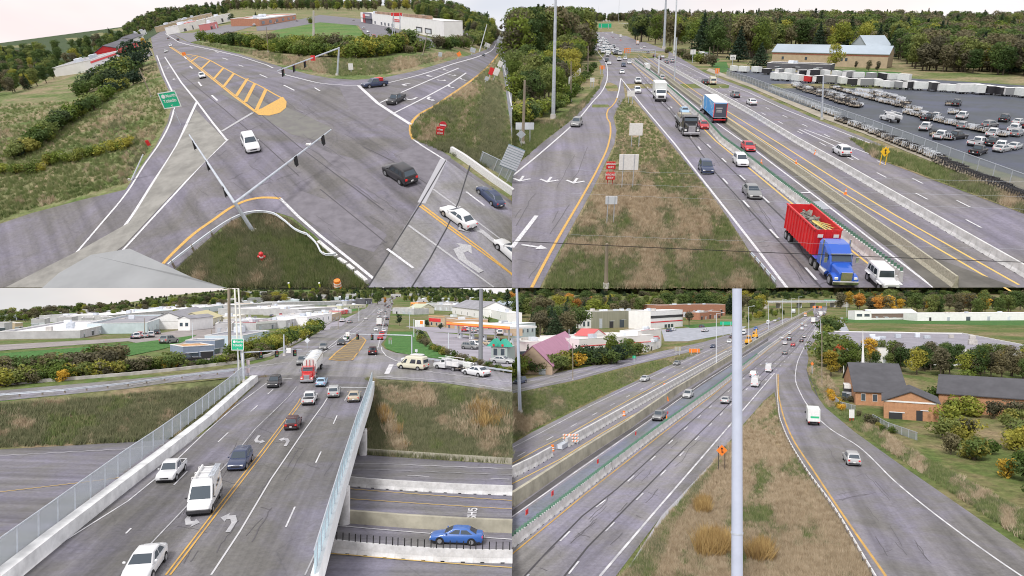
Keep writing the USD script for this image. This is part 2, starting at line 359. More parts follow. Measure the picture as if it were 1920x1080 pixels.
# ---------------------------------------------------------------- vehicles (x = forwards, origin on the road under the middle)
PAINT = {'white': (0.64, 0.65, 0.67), 'silver': (0.42, 0.43, 0.44), 'grey': (0.20, 0.205, 0.21), 'black': (0.018, 0.018, 0.022), 'navy': (0.03, 0.045, 0.10), 'blue': (0.04, 0.13, 0.42), 'paleblue': (0.30, 0.45, 0.60),
         'red': (0.45, 0.02, 0.025), 'maroon': (0.045, 0.008, 0.012), 'cream': (0.62, 0.60, 0.48), 'green': (0.02, 0.10, 0.09), 'tan': (0.45, 0.38, 0.28), 'teal': (0.05, 0.25, 0.28), 'yellow': (0.7, 0.42, 0.02), 'orange': (0.75, 0.3, 0.05)}
def paint(c): return mat('car_paint_' + c, PAINT[c], 0.32, coat=0.5, spec=0.5)
STYLE = {  # length, half width, stations (x, w-factor, zb, zt), cabin (rear base, front base, rear top, front top, z base, z roof, base half width, top half width), wheel radius, axles
    'sedan': (4.8, .92, [(-2.4, .78, .36, .80), (-2.28, .90, .26, 1.00), (-1.6, 1, .22, 1.03), (-.6, 1, .22, .98), (.9, 1, .22, .95), (1.5, .99, .22, .88), (2.1, .93, .24, .76), (2.36, .80, .30, .60), (2.4, .66, .34, .50)],
              (-1.95, 1.15, -1.05, .20, .95, 1.46, .84, .64), .33, (1.45, -1.40)),
    'suv': (4.7, .94, [(-2.35, .82, .40, .90), (-2.28, .93, .30, 1.08), (-1.6, 1, .26, 1.10), (-.6, 1, .26, 1.08), (.9, 1, .26, 1.06), (1.5, .99, .26, 1.02), (2.1, .95, .28, .90), (2.31, .84, .34, .72), (2.35, .72, .38, .60)],
            (-2.25, 1.05, -1.85, .25, 1.04, 1.74, .86, .70), .37, (1.42, -1.38)),
    'pickup': (5.8, 1.0, [(-2.9, .90, .55, 1.02), (-2.84, .98, .48, 1.10), (-1.0, 1, .42, 1.12), (.9, 1, .40, 1.12), (1.4, 1, .40, 1.12), (2.3, .98, .40, 1.06), (2.80, .92, .42, .94), (2.9, .80, .46, .76)],
               (-.95, 1.35, -.75, .62, 1.08, 1.88, .90, .74), .40, (1.75, -1.75)),
    'jeep': (4.3, .80, [(-2.1, .95, .55, 1.05), (-2.05, 1, .50, 1.12), (-.6, 1, .45, 1.12), (.7, 1, .45, 1.12), (.9, .92, .45, 1.10), (1.9, .86, .50, 1.04), (2.05, .80, .55, .98)],
             (-2.0, .72, -1.96, .50, 1.10, 1.86, .78, .70), .42, (1.35, -1.30)),
    'van': (5.9, 1.02, [(-2.95, .95, .40, 1.10), (-2.9, 1, .34, 1.30), (-1, 1, .30, 1.32), (1.2, 1, .30, 1.32), (1.75, 1, .30, 1.28), (2.5, .96, .32, 1.12), (2.85, .88, .36, .90), (2.95, .72, .40, .66)],
            (-2.92, 2.15, -2.86, 1.05, 1.25, 2.72, 1.0, .84), .36, (1.95, -1.75)),
    'camper': (5.5, 1.0, [(-2.75, .95, .42, 1.0), (-2.7, 1, .36, 1.14), (-1, 1, .32, 1.15), (1.3, 1, .32, 1.14), (1.8, .98, .32, 1.12), (2.5, .95, .36, 1.02), (2.75, .85, .42, .84)],
               (-2.7, 1.75, -2.55, .95, 1.10, 2.35, .97, .80), .36, (1.75, -1.65)),
}
def wheels(t, r, axles, half, w=.24, dual=False):
    for ax in axles:
        for sy in (1, -1):
            p = part(t, 'wheel', disc(r, w, (ax, sy * (half - w / 2 + .02), r)), M_black, 40)
            part(p, 'rim', disc(r * .62, .03, (ax, sy * (half + .025), r), seg=12), M_rim)
def car(style, colour):
    name = f'{style}_{colour}'
    if stage.GetPrimAtPath(f'/World/Kinds/{name}'): return name
    t = kind_of(name); L, W, st, (xr, xf, tr, tf, zb, zr, wb, wt), r, axles = STYLE[style]; pm = paint(colour)
    rings = []
    for x, f, b, tp in st:
        w = W * f; h = [(w * .9, b), (w, b + .16), (w * 1.0, (b + tp) / 2 + .08), (w * .96, tp - .07), (w * .84, tp), (w * .4, tp + .025)]
        rings.append([(x, y, z) for y, z in h] + [(x, -y, z) for y, z in h[::-1]])
    part(t, 'body', loft(rings), pm, 38)
    def cr(f, e=0.0, shr=1.0):
        a = xr + (tr - xr) * f; b = xf + (tf - xf) * f; w = (wb + (wt - wb) * f) * shr; z = zb + (zr - zb) * f + e; m = (a + b) / 2; a, b = m + (a - m) * shr, m + (b - m) * shr; c = .09
        return [(b, w - c * 1.4, z), (b - c, w, z), (a + c, w, z), (a, w - c * 1.4, z), (a, -w + c * 1.4, z), (a + c, -w, z), (b - c, -w, z), (b, -w + c * 1.4, z)]
    part(t, 'cabin', loft([cr(-.06), cr(.80), cr(.93, 0, .985), cr(1, -.005, .93), cr(1, .025, .6)]), pm, 35)
    def at(f, g, s):    # f height, g along (0 rear, 1 front), s side
        a = xr + (tr - xr) * f; b = xf + (tf - xf) * f; return (a + (b - a) * g, s * (wb + (wt - wb) * f), zb + (zr - zb) * f)
    def end(f, y, front):
        x = (xf + (tf - xf) * f) if front else (xr + (tr - xr) * f); return (x, y * (wb + (wt - wb) * f), zb + (zr - zb) * f)
    tall = style in ('van', 'camper'); lo, hi = (.10, .80) if not tall else (.04, .62)
    part(t, 'windscreen', quad(end(lo, -.86, 1), end(lo, .86, 1), end(hi + .04, .84, 1), end(hi + .04, -.84, 1)), M_glass)
    if style != 'van': part(t, 'rear_window', quad(end(max(lo, .14), .82, 0), end(max(lo, .14), -.82, 0), end(hi, -.8, 0), end(hi, .8, 0)), M_glass)
    spans = {'van': [(.80, .97)], 'camper': [(.06, .30), (.36, .62), (.80, .96)], 'pickup': [(.12, .46), (.50, .90)]}.get(style, [(.12, .30), (.33, .58), (.61, .90)] if style in ('suv', 'jeep') else [(.13, .50), (.54, .88)])
    for s in (1, -1):
        for a, b in spans:
            part(t, 'side_window', quad(at(lo + .02, a, s), at(lo + .02, b, s), at(hi, b - (.02 if b < .8 else .07), s), at(hi, a + (.05 if a < .2 else .01), s)), M_glass)
    fx, rx = st[-2][0], st[1][0]
    for s in (1, -1):
        part(t, 'headlight', bx(.16, .32, .15, (fx - .06, s * W * .62, st[-2][3] - .12), .02), M_lamp)
        part(t, 'tail_light', bx(.10, .26 if style != 'pickup' else .16, .22, (rx - .06, s * W * .70, st[1][3] - .34), .02), M_red)
        part(t, 'mirror', bx(.12, .18, .14, (xf - .25, s * (wb + .14), zb + .08), .03), pm if not tall else M_dark)
    part(t, 'grille', bx(.06, W * .9, .16, (st[-1][0] - .01, 0, st[-1][2] + .12), .015), M_dark)
    part(t, 'front_bumper', bx(.14, W * 1.55, .16, (st[-1][0] - .06, 0, st[-1][2] - .06), .04), M_dark if tall or style in ('pickup', 'jeep') else pm)
    part(t, 'rear_bumper', bx(.12, W * 1.6, .18, (st[0][0] - .02, 0, st[0][2] - .02), .04), M_dark)
    part(t, 'number_plate', bx(.02, .32, .16, (st[0][0] - .09, 0, st[0][2] + .17)), M_white)
    part(t, 'underside', bx(L * .90, W * 1.8, .30, (0, 0, .13)), M_black)  # black underbody hung low to stand in for shade beneath the car
    for ax in axles:
        for s in (1, -1): part(t, 'wheel_arch', disc(r * 1.17, .02, (ax, s * (W + .004), r * 1.02), seg=20), M_black)
    wheels(t, r, axles, W)
    if style == 'pickup':
        part(t, 'bed_liner', bx(1.72, W * 1.62, .03, (-1.90, 0, 1.115)), M_dark)
        for s in (1, -1): part(t, 'bed_rail', bx(1.9, .10, .12, (-1.92, s * W * .90, 1.09), .02), pm)
        part(t, 'tailgate', bx(.08, W * 1.8, .52, (-2.87, 0, .66), .02), pm)
    if style == 'jeep':
        for s in (1, -1):
            for ax in axles: part(t, 'fender', bx(.95, .22, .10, (ax, s * .90, .86), .04), pm)
        part(t, 'spare_wheel', disc(.38, .24, (-2.2, 0, 1.0), 'x'), M_black)
    return name

def box_truck(name, colour, cargo, L=8.0):
    t = kind_of(name); pm = paint(colour); x0 = -L / 2
    part(t, 'chassis', bx(L * .96, .9, .25, (0, 0, .55)), M_dark)
    part(t, 'cargo_box', bx(L - 2.1, 2.5, 2.75, (x0 + (L - 2.1) / 2, 0, .95), .05), cargo)
    part(t, 'rear_door', bx(.04, 2.1, 2.3, (x0 - .02, 0, 1.1)), M_white)
    xc_ = L / 2 - 1.0
    part(t, 'cab', loft([[(x, w, b), (x, w, z - .1), (x, w - .12, z), (x, -w + .12, z), (x, -w, z - .1), (x, -w, b)] for x, w, b, z in ((xc_ - 1.0, 1.1, .55, 2.45), (xc_ - .1, 1.1, .55, 2.45), (xc_ + .35, 1.06, .55, 1.75), (xc_ + .9, 1.0, .55, 1.45), (xc_ + 1.0, .9, .6, 1.2))]), pm, 30)
    part(t, 'windscreen', quad((xc_ - .02, -.95, 2.30), (xc_ - .02, .95, 2.30), (xc_ + .34, .95, 1.72), (xc_ + .34, -.95, 1.72), .03), M_glass)
    for s in (1, -1):
        part(t, 'side_window', bx(.75, .03, .6, (xc_ - .5, s * 1.105, 1.65)), M_glass)
        part(t, 'headlight', bx(.1, .3, .2, (xc_ + .95, s * .75, .95)), M_lamp)
        part(t, 'tail_light', bx(.05, .2, .2, (x0 - .03, s * 1.0, .8)), M_red)
        part(t, 'mirror', bx(.1, .25, .4, (xc_ + .2, s * 1.35, 1.8)), M_dark)
    part(t, 'grille', bx(.05, 1.2, .45, (xc_ + 1.0, 0, .85)), M_dark); part(t, 'front_bumper', bx(.2, 2.1, .3, (xc_ + 1.0, 0, .42), .04), M_dark)
    wheels(t, .48, (xc_ + .1, x0 + 1.6), 1.12, .3); return name

def tractor(t, pm, x, sleeper=True):
    """long-nosed truck tractor with its front bumper at x"""
    part(t, 'bonnet', loft([[(x + dx, w, b), (x + dx, w, z - .15), (x + dx, w * .8, z), (x + dx, -w * .8, z), (x + dx, -w, z - .15), (x + dx, -w, b)] for dx, w, b, z in ((-2.0, .92, .9, 1.95), (-.5, .70, .75, 1.70), (-.15, .62, .7, 1.55))]), pm, 35)
    xc_ = x - 2.0; z1 = 3.3 if sleeper else 2.75; back = -2.6 if sleeper else -1.4
    part(t, 'cab', loft([[(xc_ + dx, w, 1.0), (xc_ + dx, w, z - .3), (xc_ + dx, w * .82, z), (xc_ + dx, -w * .82, z), (xc_ + dx, -w, z - .3), (xc_ + dx, -w, 1.0)] for dx, w, z in ((back, 1.15, z1), (back * .42, 1.15, z1), (-.15, 1.05, 2.75), (.30, 1.0, 1.98))]), pm, 30)
    part(t, 'windscreen', quad((xc_ - .10, -.86, 2.58), (xc_ - .10, .86, 2.58), (xc_ + .26, .90, 2.04), (xc_ + .26, -.90, 2.04), .04), M_glass)
    part(t, 'sun_visor', bx(.30, 1.9, .06, (xc_ + .02, 0, 2.66)), M_chrome)
    for s in (1, -1):
        part(t, 'side_window', bx(.8, .04, .55, (xc_ - .62, s * 1.115, 1.98)), M_glass)
        f = part(t, 'fender', loft([[(x + dx, s * .62, z), (x + dx, s * 1.12, z - .06), (x + dx, s * 1.12, z - .2), (x + dx, s * .62, z - .12)] for dx, z in ((-1.7, .75), (-1.45, 1.1), (-1.0, 1.25), (-.5, 1.15), (-.15, .9))]), pm, 40)
        part(f, 'headlight', bx(.16, .3, .22, (x - .2, s * .86, .86), .03), M_lamp)
        part(t, 'fuel_tank', disc(.34, 1.4, (xc_ - .7, s * 1.0, .72), 'x', 14), M_chrome)
        part(t, 'exhaust_stack', tube((xc_ - 1.45, s * 1.2, .9), (xc_ - 1.45, s * 1.2, z1 + .3), .08), M_chrome)
        part(t, 'mirror', bx(.08, .26, .5, (xc_ + .15, s * 1.42, 1.9)), M_chrome)
        part(t, 'rear_mudguard', bx(1.0, .5, .06, (x - 5.4, s * .95, 1.1), .02), pm)
    part(t, 'grille', bx(.06, 1.0, .85, (x - .12, 0, .72), .02), M_chrome)
    part(t, 'front_bumper', bx(.2, 2.3, .36, (x - .1, 0, .38), .05), M_chrome)
    part(t, 'chassis', bx(6.2, .85, .25, (x - 3.6, 0, .65)), M_dark)
    wheels(t, .5, (x - 1.05, x - 4.9, x - 6.1), 1.14, .32)

def dumper_truck():
    t = kind_of('dumper_truck'); L = 15.2; x = L / 2; pm = mat('truck_blue', (0.025, 0.10, 0.48), 0.3, coat=0.6)
    tractor(t, pm, x)
    skip = mat('skip_red', (0.62, 0.025, 0.03), 0.42, 0.12, 0.8)
    x0, x1, z0, z1, w, th = -x + .3, x - 5.9, 1.15, 3.75, 1.22, .08
    part(t, 'skip_floor', bx(x1 - x0, 2 * w, .1, ((x0 + x1) / 2, 0, z0)), skip)
    for s in (1, -1):
        p = part(t, 'skip_side', bx(x1 - x0, th, z1 - z0, ((x0 + x1) / 2, s * w, z0)), skip)
        for i in range(11): part(p, 'rib', bx(.12, .1, z1 - z0 - .1, (x0 + .35 + i * (x1 - x0 - .7) / 10, s * (w + .08), z0)), skip)
        part(p, 'rail', bx(x1 - x0 + .1, .16, .14, ((x0 + x1) / 2, s * (w + .03), z1 - .06)), skip)
    for xx in (x0, x1):
        p = part(t, 'skip_end', bx(th, 2 * w, z1 - z0, (xx, 0, z0)), skip)
        for i in range(4): part(p, 'rib', bx(.1, .1, z1 - z0 - .1, (xx + (.08 if xx > 0 else -.08), -w + .3 + i * .62, z0)), skip)
    for s in (1, -1): part(t, 'notice', bx(.03, .5, .32, (x1 + .14, s * .75, z1 - .75)), M_white)
    rng = np.random.default_rng(5); ru = []
    for i in range(60):
        b = bx(rng.uniform(.3, 1.3), rng.uniform(.1, .5), rng.uniform(.05, .3)); b.apply_transform(trimesh.transformations.random_rotation_matrix(rng.random(3))); b.apply_translation((rng.uniform(x0 + .7, x1 - .7), rng.uniform(-.9, .9), z1 - .75 + rng.uniform(-.2, .25))); ru.append(b)
    part(t, 'rubble', join(ru + [bx(x1 - x0 - .2, 2 * w - .2, 1.5, ((x0 + x1) / 2, 0, z0 + .1))]), mat('rubble', (0.20, 0.20, 0.18), 0.9, 0.6, 1.4))
    for i in range(4):
        b = bx(2.2, .12, .06); b.apply_transform(trimesh.transformations.euler_matrix(0, .2, .5 + .3 * i)); b.apply_translation((.3 - i * .5, -.1 + .2 * i, z1 - .25)); part(t, 'timber', b, mat('scrap_timber', (0.62, 0.52, 0.16), 0.8))
    part(t, 'trailer_frame', bx(x1 - x0, .9, .3, ((x0 + x1) / 2, 0, .82)), M_dark)
    wheels(t, .5, (x0 + .75, x0 + 1.95), 1.2, .34)
def tow_truck():
    t = kind_of('tow_truck'); L = 10.5; x = L / 2; tractor(t, paint('black'), x, False)
    part(t, 'flat_bed', bx(5.6, 2.4, .14, (-x + 2.85, 0, 1.05)), mat('bed_steel', (0.25, 0.24, 0.17), 0.6, 0.2, 1.0))
    for s in (1, -1): part(t, 'bed_rail', bx(5.6, .1, .3, (-x + 2.85, s * 1.18, 1.1)), M_dark)
    for i in range(7):
        for s in (1, -1): part(t, 'stake', bx(.08, .08, .7, (-x + .3 + i * .85, s * 1.1, 1.2)), M_steel)
    for i, (c, h) in enumerate(((M_wood, .9), (M_tanconc, 1.1), (M_dark, .7))): part(t, 'cargo_crate', bx(1.5, 1.8, h, (-x + .95 + i * 1.7, 0, 1.2), .04), c)
    wheels(t, .48, (-x + 1.2, -x + 2.4), 1.14, .3)
def tanker_rig():
    t = kind_of('bulk_rig'); L = 17.0; x = L / 2; red = mat('rig_red', (0.50, 0.03, 0.03), 0.35, coat=0.5); tractor(t, red, x, False)
    tank = mat('trailer_white', (0.66, 0.67, 0.66), 0.45, 0.10, 0.6)
    part(t, 'trailer', loft([[(xx, 1.22 * c, 1.2 + b) for c, b in ((.75, .0), (1, .45), (1, 2.0), (.62, 2.45), (0, 2.6), (-.62, 2.45), (-1, 2.0), (-1, .45), (-.75, 0))] for xx in (-x, -x + .3, x - 5.6, x - 5.3)]), tank, 40)
    for i in range(6): part(t, 'tarp_bow', disc(.05, 2.5, (-x + .8 + i * 1.95, 0, 3.74), 'y', 8), M_steel)
    for s in (1, -1): part(t, 'rail', bx(11.5, .08, .14, (-x + 5.8, s * 1.24, 3.1)), M_chrome)
    part(t, 'frame', bx(11, .8, .4, (-x + 5.6, 0, .75)), M_dark)
    for i in range(3): part(t, 'ladder_rail', tube((x - 5.2, -.6 + .6 * i, 1.2), (x - 5.2, -.6 + .6 * i, 3.5), .05), red)
    wheels(t, .5, (-x + 1.0, -x + 2.2), 1.2, .34)
def trailer_truck():
    t = kind_of('trailer_truck'); L = 18.0; x = L / 2; tractor(t, paint('white'), x)
    blue = usdkit.material(stage, '/World/Looks/trailer_print', {'tc': ('texture_coordinate', {}), 'mp': ('mapping', {'scale': (0.22, 0.0, 0.30)}), 'n': ('noise_texture', {'scale': 1.1, 'detail': 1.0, 'distortion': 1.6}),
        'r': ('rgb_ramp', {'ramp': [(0.0, (0.03, 0.22, 0.62)), (0.42, (0.05, 0.32, 0.74)), (0.50, (0.10, 0.42, 0.78)), (0.54, (0.62, 0.66, 0.72)), (0.58, (0.05, 0.32, 0.74)), (0.68, (0.12, 0.44, 0.76)), (0.74, (0.62, 0.20, 0.10))]}), 'p': ('principled_bsdf', {'roughness': 0.4})},
        [('tc.object', 'mp.vector'), ('mp.vector', 'n.vector'), ('n.fac', 'r.fac'), ('r.color', 'p.base_color')], surface='p.BSDF')
    part(t, 'trailer', bx(12.6, 2.5, 2.85, (-x + 6.3, 0, 1.15), .04), blue)
    part(t, 'trailer_roof', bx(12.6, 2.52, .06, (-x + 6.3, 0, 4.0)), M_white)
    d = part(t, 'rear_door', bx(.05, 2.3, 2.5, (-x - .02, 0, 1.3)), mat('trailer_door', (0.06, 0.07, 0.10), 0.5))
    for i, (a, b) in enumerate(((2.9, 1.2), (2.5, 1.0), (2.2, 1.1))): part(d, 'print', bx(.01, b, .16, (-x - .055, .25, a)), M_wornline)
    for s in (1, -1): part(t, 'door_post', bx(.06, .12, 2.7, (-x - .03, s * 1.2, 1.2)), M_red)
    part(t, 'rear_bar', bx(.1, 2.3, .2, (-x - .02, 0, .7)), M_redpaint)
    part(t, 'frame', bx(11, .8, .35, (-x + 5.6, 0, .8)), M_dark)
    wheels(t, .5, (-x + 1.0, -x + 2.2), 1.2, .34)
def semi(name, colour, box_):
    t = kind_of(name); L = 18.0; x = L / 2; tractor(t, paint(colour), x)
    part(t, 'trailer', bx(12.6, 2.5, 2.85, (-x + 6.3, 0, 1.15), .04), box_); part(t, 'rear_door', bx(.05, 2.3, 2.5, (-x - .02, 0, 1.3)), M_white); part(t, 'frame', bx(11, .8, .35, (-x + 5.6, 0, .8)), M_dark)
    wheels(t, .5, (-x + 1.0, -x + 2.2), 1.2, .34)
def utility_pickup():
    t = kind_of('utility_pickup'); pm = paint('white'); x = 2.9
    part(t, 'front', loft([[(a, w, b), (a, w, z - .08), (a, w * .82, z), (a, -w * .82, z), (a, -w, z - .08), (a, -w, b)] for a, w, b, z in ((.1, .98, .4, 1.15), (1.5, .98, .4, 1.15), (2.7, .93, .45, 1.02), (2.9, .8, .5, .85))]), pm, 35)
    part(t, 'cab', loft([[(a, w, 1.1), (a, w * .92, z - .08), (a, w * .75, z), (a, -w * .75, z), (a, -w * .92, z - .08), (a, -w, 1.1)] for a, w, z in ((.1, .92, 1.92), (1.0, .9, 1.92), (1.55, .86, 1.25))]), pm, 35)
    part(t, 'windscreen', quad((1.06, -.7, 1.84), (1.06, .7, 1.84), (1.52, .78, 1.28), (1.52, -.78, 1.28), .03), M_glass)
    for s in (1, -1):
        part(t, 'side_window', bx(.75, .03, .45, (.6, s * .87, 1.3)), M_glass)
        b = part(t, 'tool_box', bx(2.7, .45, .75, (-1.45, s * .8, .85), .03), pm)
        part(b, 'hatch', bx(.8, .02, .5, (-.8, s * 1.03, .95)), M_white); part(b, 'hatch', bx(.8, .02, .5, (-2.0, s * 1.03, .95)), M_white)
        part(t, 'rack_rail', tube((-2.7, s * .8, 2.05), (1.6, s * .8, 2.05), .05), M_white)
        for a in (-2.6, -.2): part(t, 'rack_post', tube((a, s * .8, 1.5), (a, s * .8, 2.05), .04), M_white)
    part(t, 'bed', bx(2.8, 1.2, .3, (-1.45, 0, .75)), M_dark); wheels(t, .4, (1.85, -1.7), 1.0)
def cargo_van_extras():
    t = stage.GetPrimAtPath('/World/Kinds/van_white'); 
    l = part(t, 'ladder', join([tube((-2.6, .55, 2.95), (1.0, .55, 2.95), .05), tube((-2.6, .95, 2.95), (1.0, .95, 2.95), .05)] + [tube((-2.5 + i * .35, .55, 2.95), (-2.5 + i * .35, .95, 2.95), .035) for i in range(11)]), M_steel)
    for a in (-2.2, -.6, .8): part(t, 'roof_bar', join([tube((a, -.85, 2.86), (a, .95, 2.86), .035), tube((a, -.85, 2.66), (a, -.85, 2.86), .035), tube((a, .9, 2.66), (a, .9, 2.86), .035)]), M_white)
    part(t, 'pipe_carrier', tube((-2.4, -.55, 2.95), (.9, -.55, 2.95), .09), M_white)
    for s in (1, -1):
        part(t, 'side_trim', bx(4.9, .05, .30, (-.45, s * 1.035, .42), .015), M_dark)
        part(t, 'print', bx(.8, .012, .28, (-1.2, s * 1.005, 1.75)), M_dark); part(t, 'print', bx(.5, .012, .16, (-.4, s * 1.005, 1.62)), M_dark)
    part(t, 'bonnet_vent', bx(.1, .3, .03, (2.3, .45, 1.14)), M_dark); part(t, 'bonnet_vent', bx(.1, .3, .03, (2.3, -.45, 1.14)), M_dark)
    part(t, 'lower_bumper', bx(.25, 1.95, .34, (2.88, 0, .34), .06), M_dark)

def box_trailer(name, m):
    t = kind_of(name); part(t, 'body', bx(4.2, 2.2, 2.1, (0, 0, .55), .06), m); part(t, 'roof', bx(4.22, 2.22, .05, (0, 0, 2.66)), M_white)
    part(t, 'drawbar', join([tube((2.1, .5, .5), (3.3, 0, .5), .05), tube((2.1, -.5, .5), (3.3, 0, .5), .05)]), M_dark)
    part(t, 'door', bx(.03, 1.9, 1.8, (-2.11, 0, .65)), M_white); part(t, 'side_door', bx(.8, .03, 1.7, (1.2, -1.11, .7)), m); wheels(t, .32, (-.4, .4), 1.16, .2)
def flat_trailer(name, m, side):
    t = kind_of(name); part(t, 'deck', bx(3.6, 1.7, .12, (0, 0, .5)), M_wood)
    for s in (1, -1): part(t, 'side_rail', join([bx(3.6, .06, .07, (0, s * .85, .55 + side)), *[bx(.06, .06, side, (x, s * .85, .55)) for x in (-1.75, -.6, .6, 1.75)]]), m); part(t, 'mudguard', bx(.8, .25, .06, (-.2, s * 1.0, .68)), m)
    part(t, 'front_rail', bx(.06, 1.7, side, (1.8, 0, .55)), m); part(t, 'ramp_gate', join([bx(.08, .06, 1.1, (-1.82, y, .55)) for y in (-.8, -.4, 0, .4, .8)] + [bx(.08, 1.66, .06, (-1.82, 0, 1.6))]), m)
    part(t, 'drawbar', join([tube((1.8, .5, .5), (2.9, 0, .5), .05), tube((1.8, -.5, .5), (2.9, 0, .5), .05)]), M_dark); wheels(t, .32, (-.2,), .98, .2)
def loader():
    t = kind_of('wheel_loader'); y = mat('plant_yellow', (0.72, 0.36, 0.03), 0.45, 0.1, 1.0)
    part(t, 'body', bx(4.2, 2.2, 1.1, (-1.2, 0, .9), .12), y); c = part(t, 'cab', bx(1.5, 1.5, 1.6, (0, 0, 2.0), .1), y); part(c, 'window', bx(1.54, 1.3, .9, (0, 0, 2.35)), M_glass)
    for s in (1, -1): part(t, 'lift_arm', tube((.5, s * .7, 1.7), (3.0, s * .7, .8), .16), y)
    part(t, 'bucket', prism([(2.8, .2), (4.0, .15), (3.9, .3), (3.2, 1.3), (2.8, 1.3)], 2.6), M_dark); wheels(t, .75, (1.2, -2.2), 1.2, .55)
def digger():
    t = kind_of('digger'); y = mat('plant_yellow', (0.72, 0.36, 0.03), 0.45)
    for s in (1, -1): part(t, 'track', loft([[(a, s * 1.05 + .28, b), (a, s * 1.05 + .28, c), (a, s * 1.05 - .28, c), (a, s * 1.05 - .28, b)] for a, b, c in ((-2, .4, .6), (-1.7, .05, .9), (1.7, .05, .9), (2, .4, .6))]), M_black)
    part(t, 'house', bx(3.2, 2.5, 1.2, (-.5, 0, 1.0), .15), y); c = part(t, 'cab', bx(1.4, 1.0, 1.6, (.5, .7, 1.9), .1), y); part(c, 'window', bx(1.44, .8, .9, (.5, .7, 2.3)), M_glass)
    part(t, 'boom', join([tube((.9, -.2, 1.9), (3.0, -.2, 4.6), .28), tube((3.0, -.2, 4.6), (5.0, -.2, 3.6), .24)]), y); part(t, 'stick', tube((5.0, -.2, 3.7), (5.2, -.2, 1.4), .2), y); part(t, 'bucket', prism([(4.8, .5), (5.7, .6), (5.5, 1.5), (5.0, 1.5)], 1.0), M_dark)

for s, cs in (('sedan', 'white silver grey black navy red paleblue maroon tan blue yellow'), ('suv', 'white silver grey black navy red maroon tan'), ('pickup', 'white black navy grey'), ('jeep', 'white'), ('van', 'white'), ('camper', 'cream white')):
    for c in cs.split(): car(s, c)
cargo_van_extras(); dumper_truck(); tow_truck(); tanker_rig(); trailer_truck(); utility_pickup(); loader(); digger()
M_trailerwhite = mat('panel_white', (0.66, 0.69, 0.68), 0.45, 0.06, 1.0)
box_truck('box_truck_white', 'white', M_trailerwhite); box_truck('box_truck_orange', 'white', mat('cargo_orange', (0.62, 0.30, 0.14), 0.6), 7.0)
t_ = box_truck('box_truck_green', 'white', M_trailerwhite, 6.6); tp = stage.GetPrimAtPath('/World/Kinds/box_truck_green')
for s in (1, -1): part(tp, 'print', prism([(-3.0, 1.5), (1.0, 1.5), (.4, 2.2), (-1.6, 2.05), (-3.0, 2.4)], .02), mat('logo_green', (0.03, 0.45, 0.22), 0.5))
part(tp, 'print', bx(.015, 1.7, .42, (-3.335, -.15, 1.75)), MATS['logo_green'])
semi('semi_white', 'white', M_trailerwhite)
M_box = {'white': M_trailerwhite, 'black': mat('panel_black', (0.03, 0.03, 0.035), 0.4), 'grey': mat('panel_grey', (0.25, 0.26, 0.27), 0.45), 'red': mat('panel_red', (0.5, 0.03, 0.03), 0.4)}
for c in M_box: box_trailer('box_trailer_' + c, M_box[c])
flat_trailer('flat_trailer_white', M_pale, .5); flat_trailer('flat_trailer_dark', M_dark, .35)

# ---------------------------------------------------------------- plants
def leaf_mat(name, a, b, c):
    N = {'oi': ('object_info', {}), 'tc': ('texture_coordinate', {}), 'n': ('noise_texture', {'scale': 0.75, 'detail': 3.0, 'roughness': 0.7}),
         'ad': ('math', {'math_type': 'multiply_add', 'value2': 0.5, 'value3': 0.02}), 'su': ('math', {'math_type': 'add'}), 'hm': ('math', {'math_type': 'multiply', 'value2': 0.55}),
         'r': ('rgb_ramp', {'ramp': [(0.30, a), (0.52, b), (0.80, c)]}), 'p': ('principled_bsdf', {'roughness': 0.7, 'specular_ior_level': 0.2}), 't': ('translucent_bsdf', {}), 'm': ('mix_closure', {'fac': 0.3})}
    L = [('tc.object', 'n.vector'), ('oi.random', 'hm.value1'), ('n.fac', 'ad.value1'), ('hm.value', 'su.value1'), ('ad.value', 'su.value2'), ('su.value', 'r.fac'), ('r.color', 'p.base_color'), ('r.color', 't.color'), ('p.BSDF', 'm.closure1'), ('t.BSDF', 'm.closure2')]
    MATS[name] = usdkit.material(stage, '/World/Looks/' + name, N, L, surface='m.closure'); return MATS[name]
LEAF = {'green': leaf_mat('leaves_green', (0.051, 0.087, 0.026), (0.102, 0.152, 0.043), (0.189, 0.217, 0.065)),
        'lime': leaf_mat('leaves_lime', (0.102, 0.145, 0.029), (0.189, 0.246, 0.043), (0.348, 0.319, 0.058)),
        'dark': leaf_mat('leaves_dark', (0.023, 0.043, 0.026), (0.041, 0.070, 0.038), (0.072, 0.102, 0.043)),
        'brown': leaf_mat('leaves_brown', (0.085, 0.082, 0.050), (0.135, 0.125, 0.078), (0.18, 0.16, 0.085)),
        'gold': leaf_mat('leaves_gold', (0.232, 0.189, 0.029), (0.493, 0.319, 0.043), (0.696, 0.435, 0.058)),
        'orange': leaf_mat('leaves_orange', (0.290, 0.131, 0.029), (0.493, 0.217, 0.043), (0.609, 0.319, 0.072)),
        'red': leaf_mat('leaves_red', (0.290, 0.043, 0.029), (0.493, 0.087, 0.043), (0.580, 0.203, 0.072)),
        'bush': leaf_mat('leaves_bush', (0.065, 0.109, 0.022), (0.131, 0.189, 0.036), (0.261, 0.246, 0.058)),
        'dry': leaf_mat('dry_stems', (0.36, 0.285, 0.19), (0.48, 0.39, 0.275), (0.58, 0.49, 0.36)),
        'blade': leaf_mat('grass_blades', (0.14, 0.19, 0.07), (0.21, 0.26, 0.10), (0.32, 0.32, 0.17)),
        'reed': leaf_mat('reed_stems', (0.30, 0.20, 0.09), (0.42, 0.29, 0.12), (0.52, 0.38, 0.17)),
        'greyblade': leaf_mat('dull_blades', (0.16, 0.175, 0.095), (0.23, 0.245, 0.135), (0.32, 0.31, 0.19))}
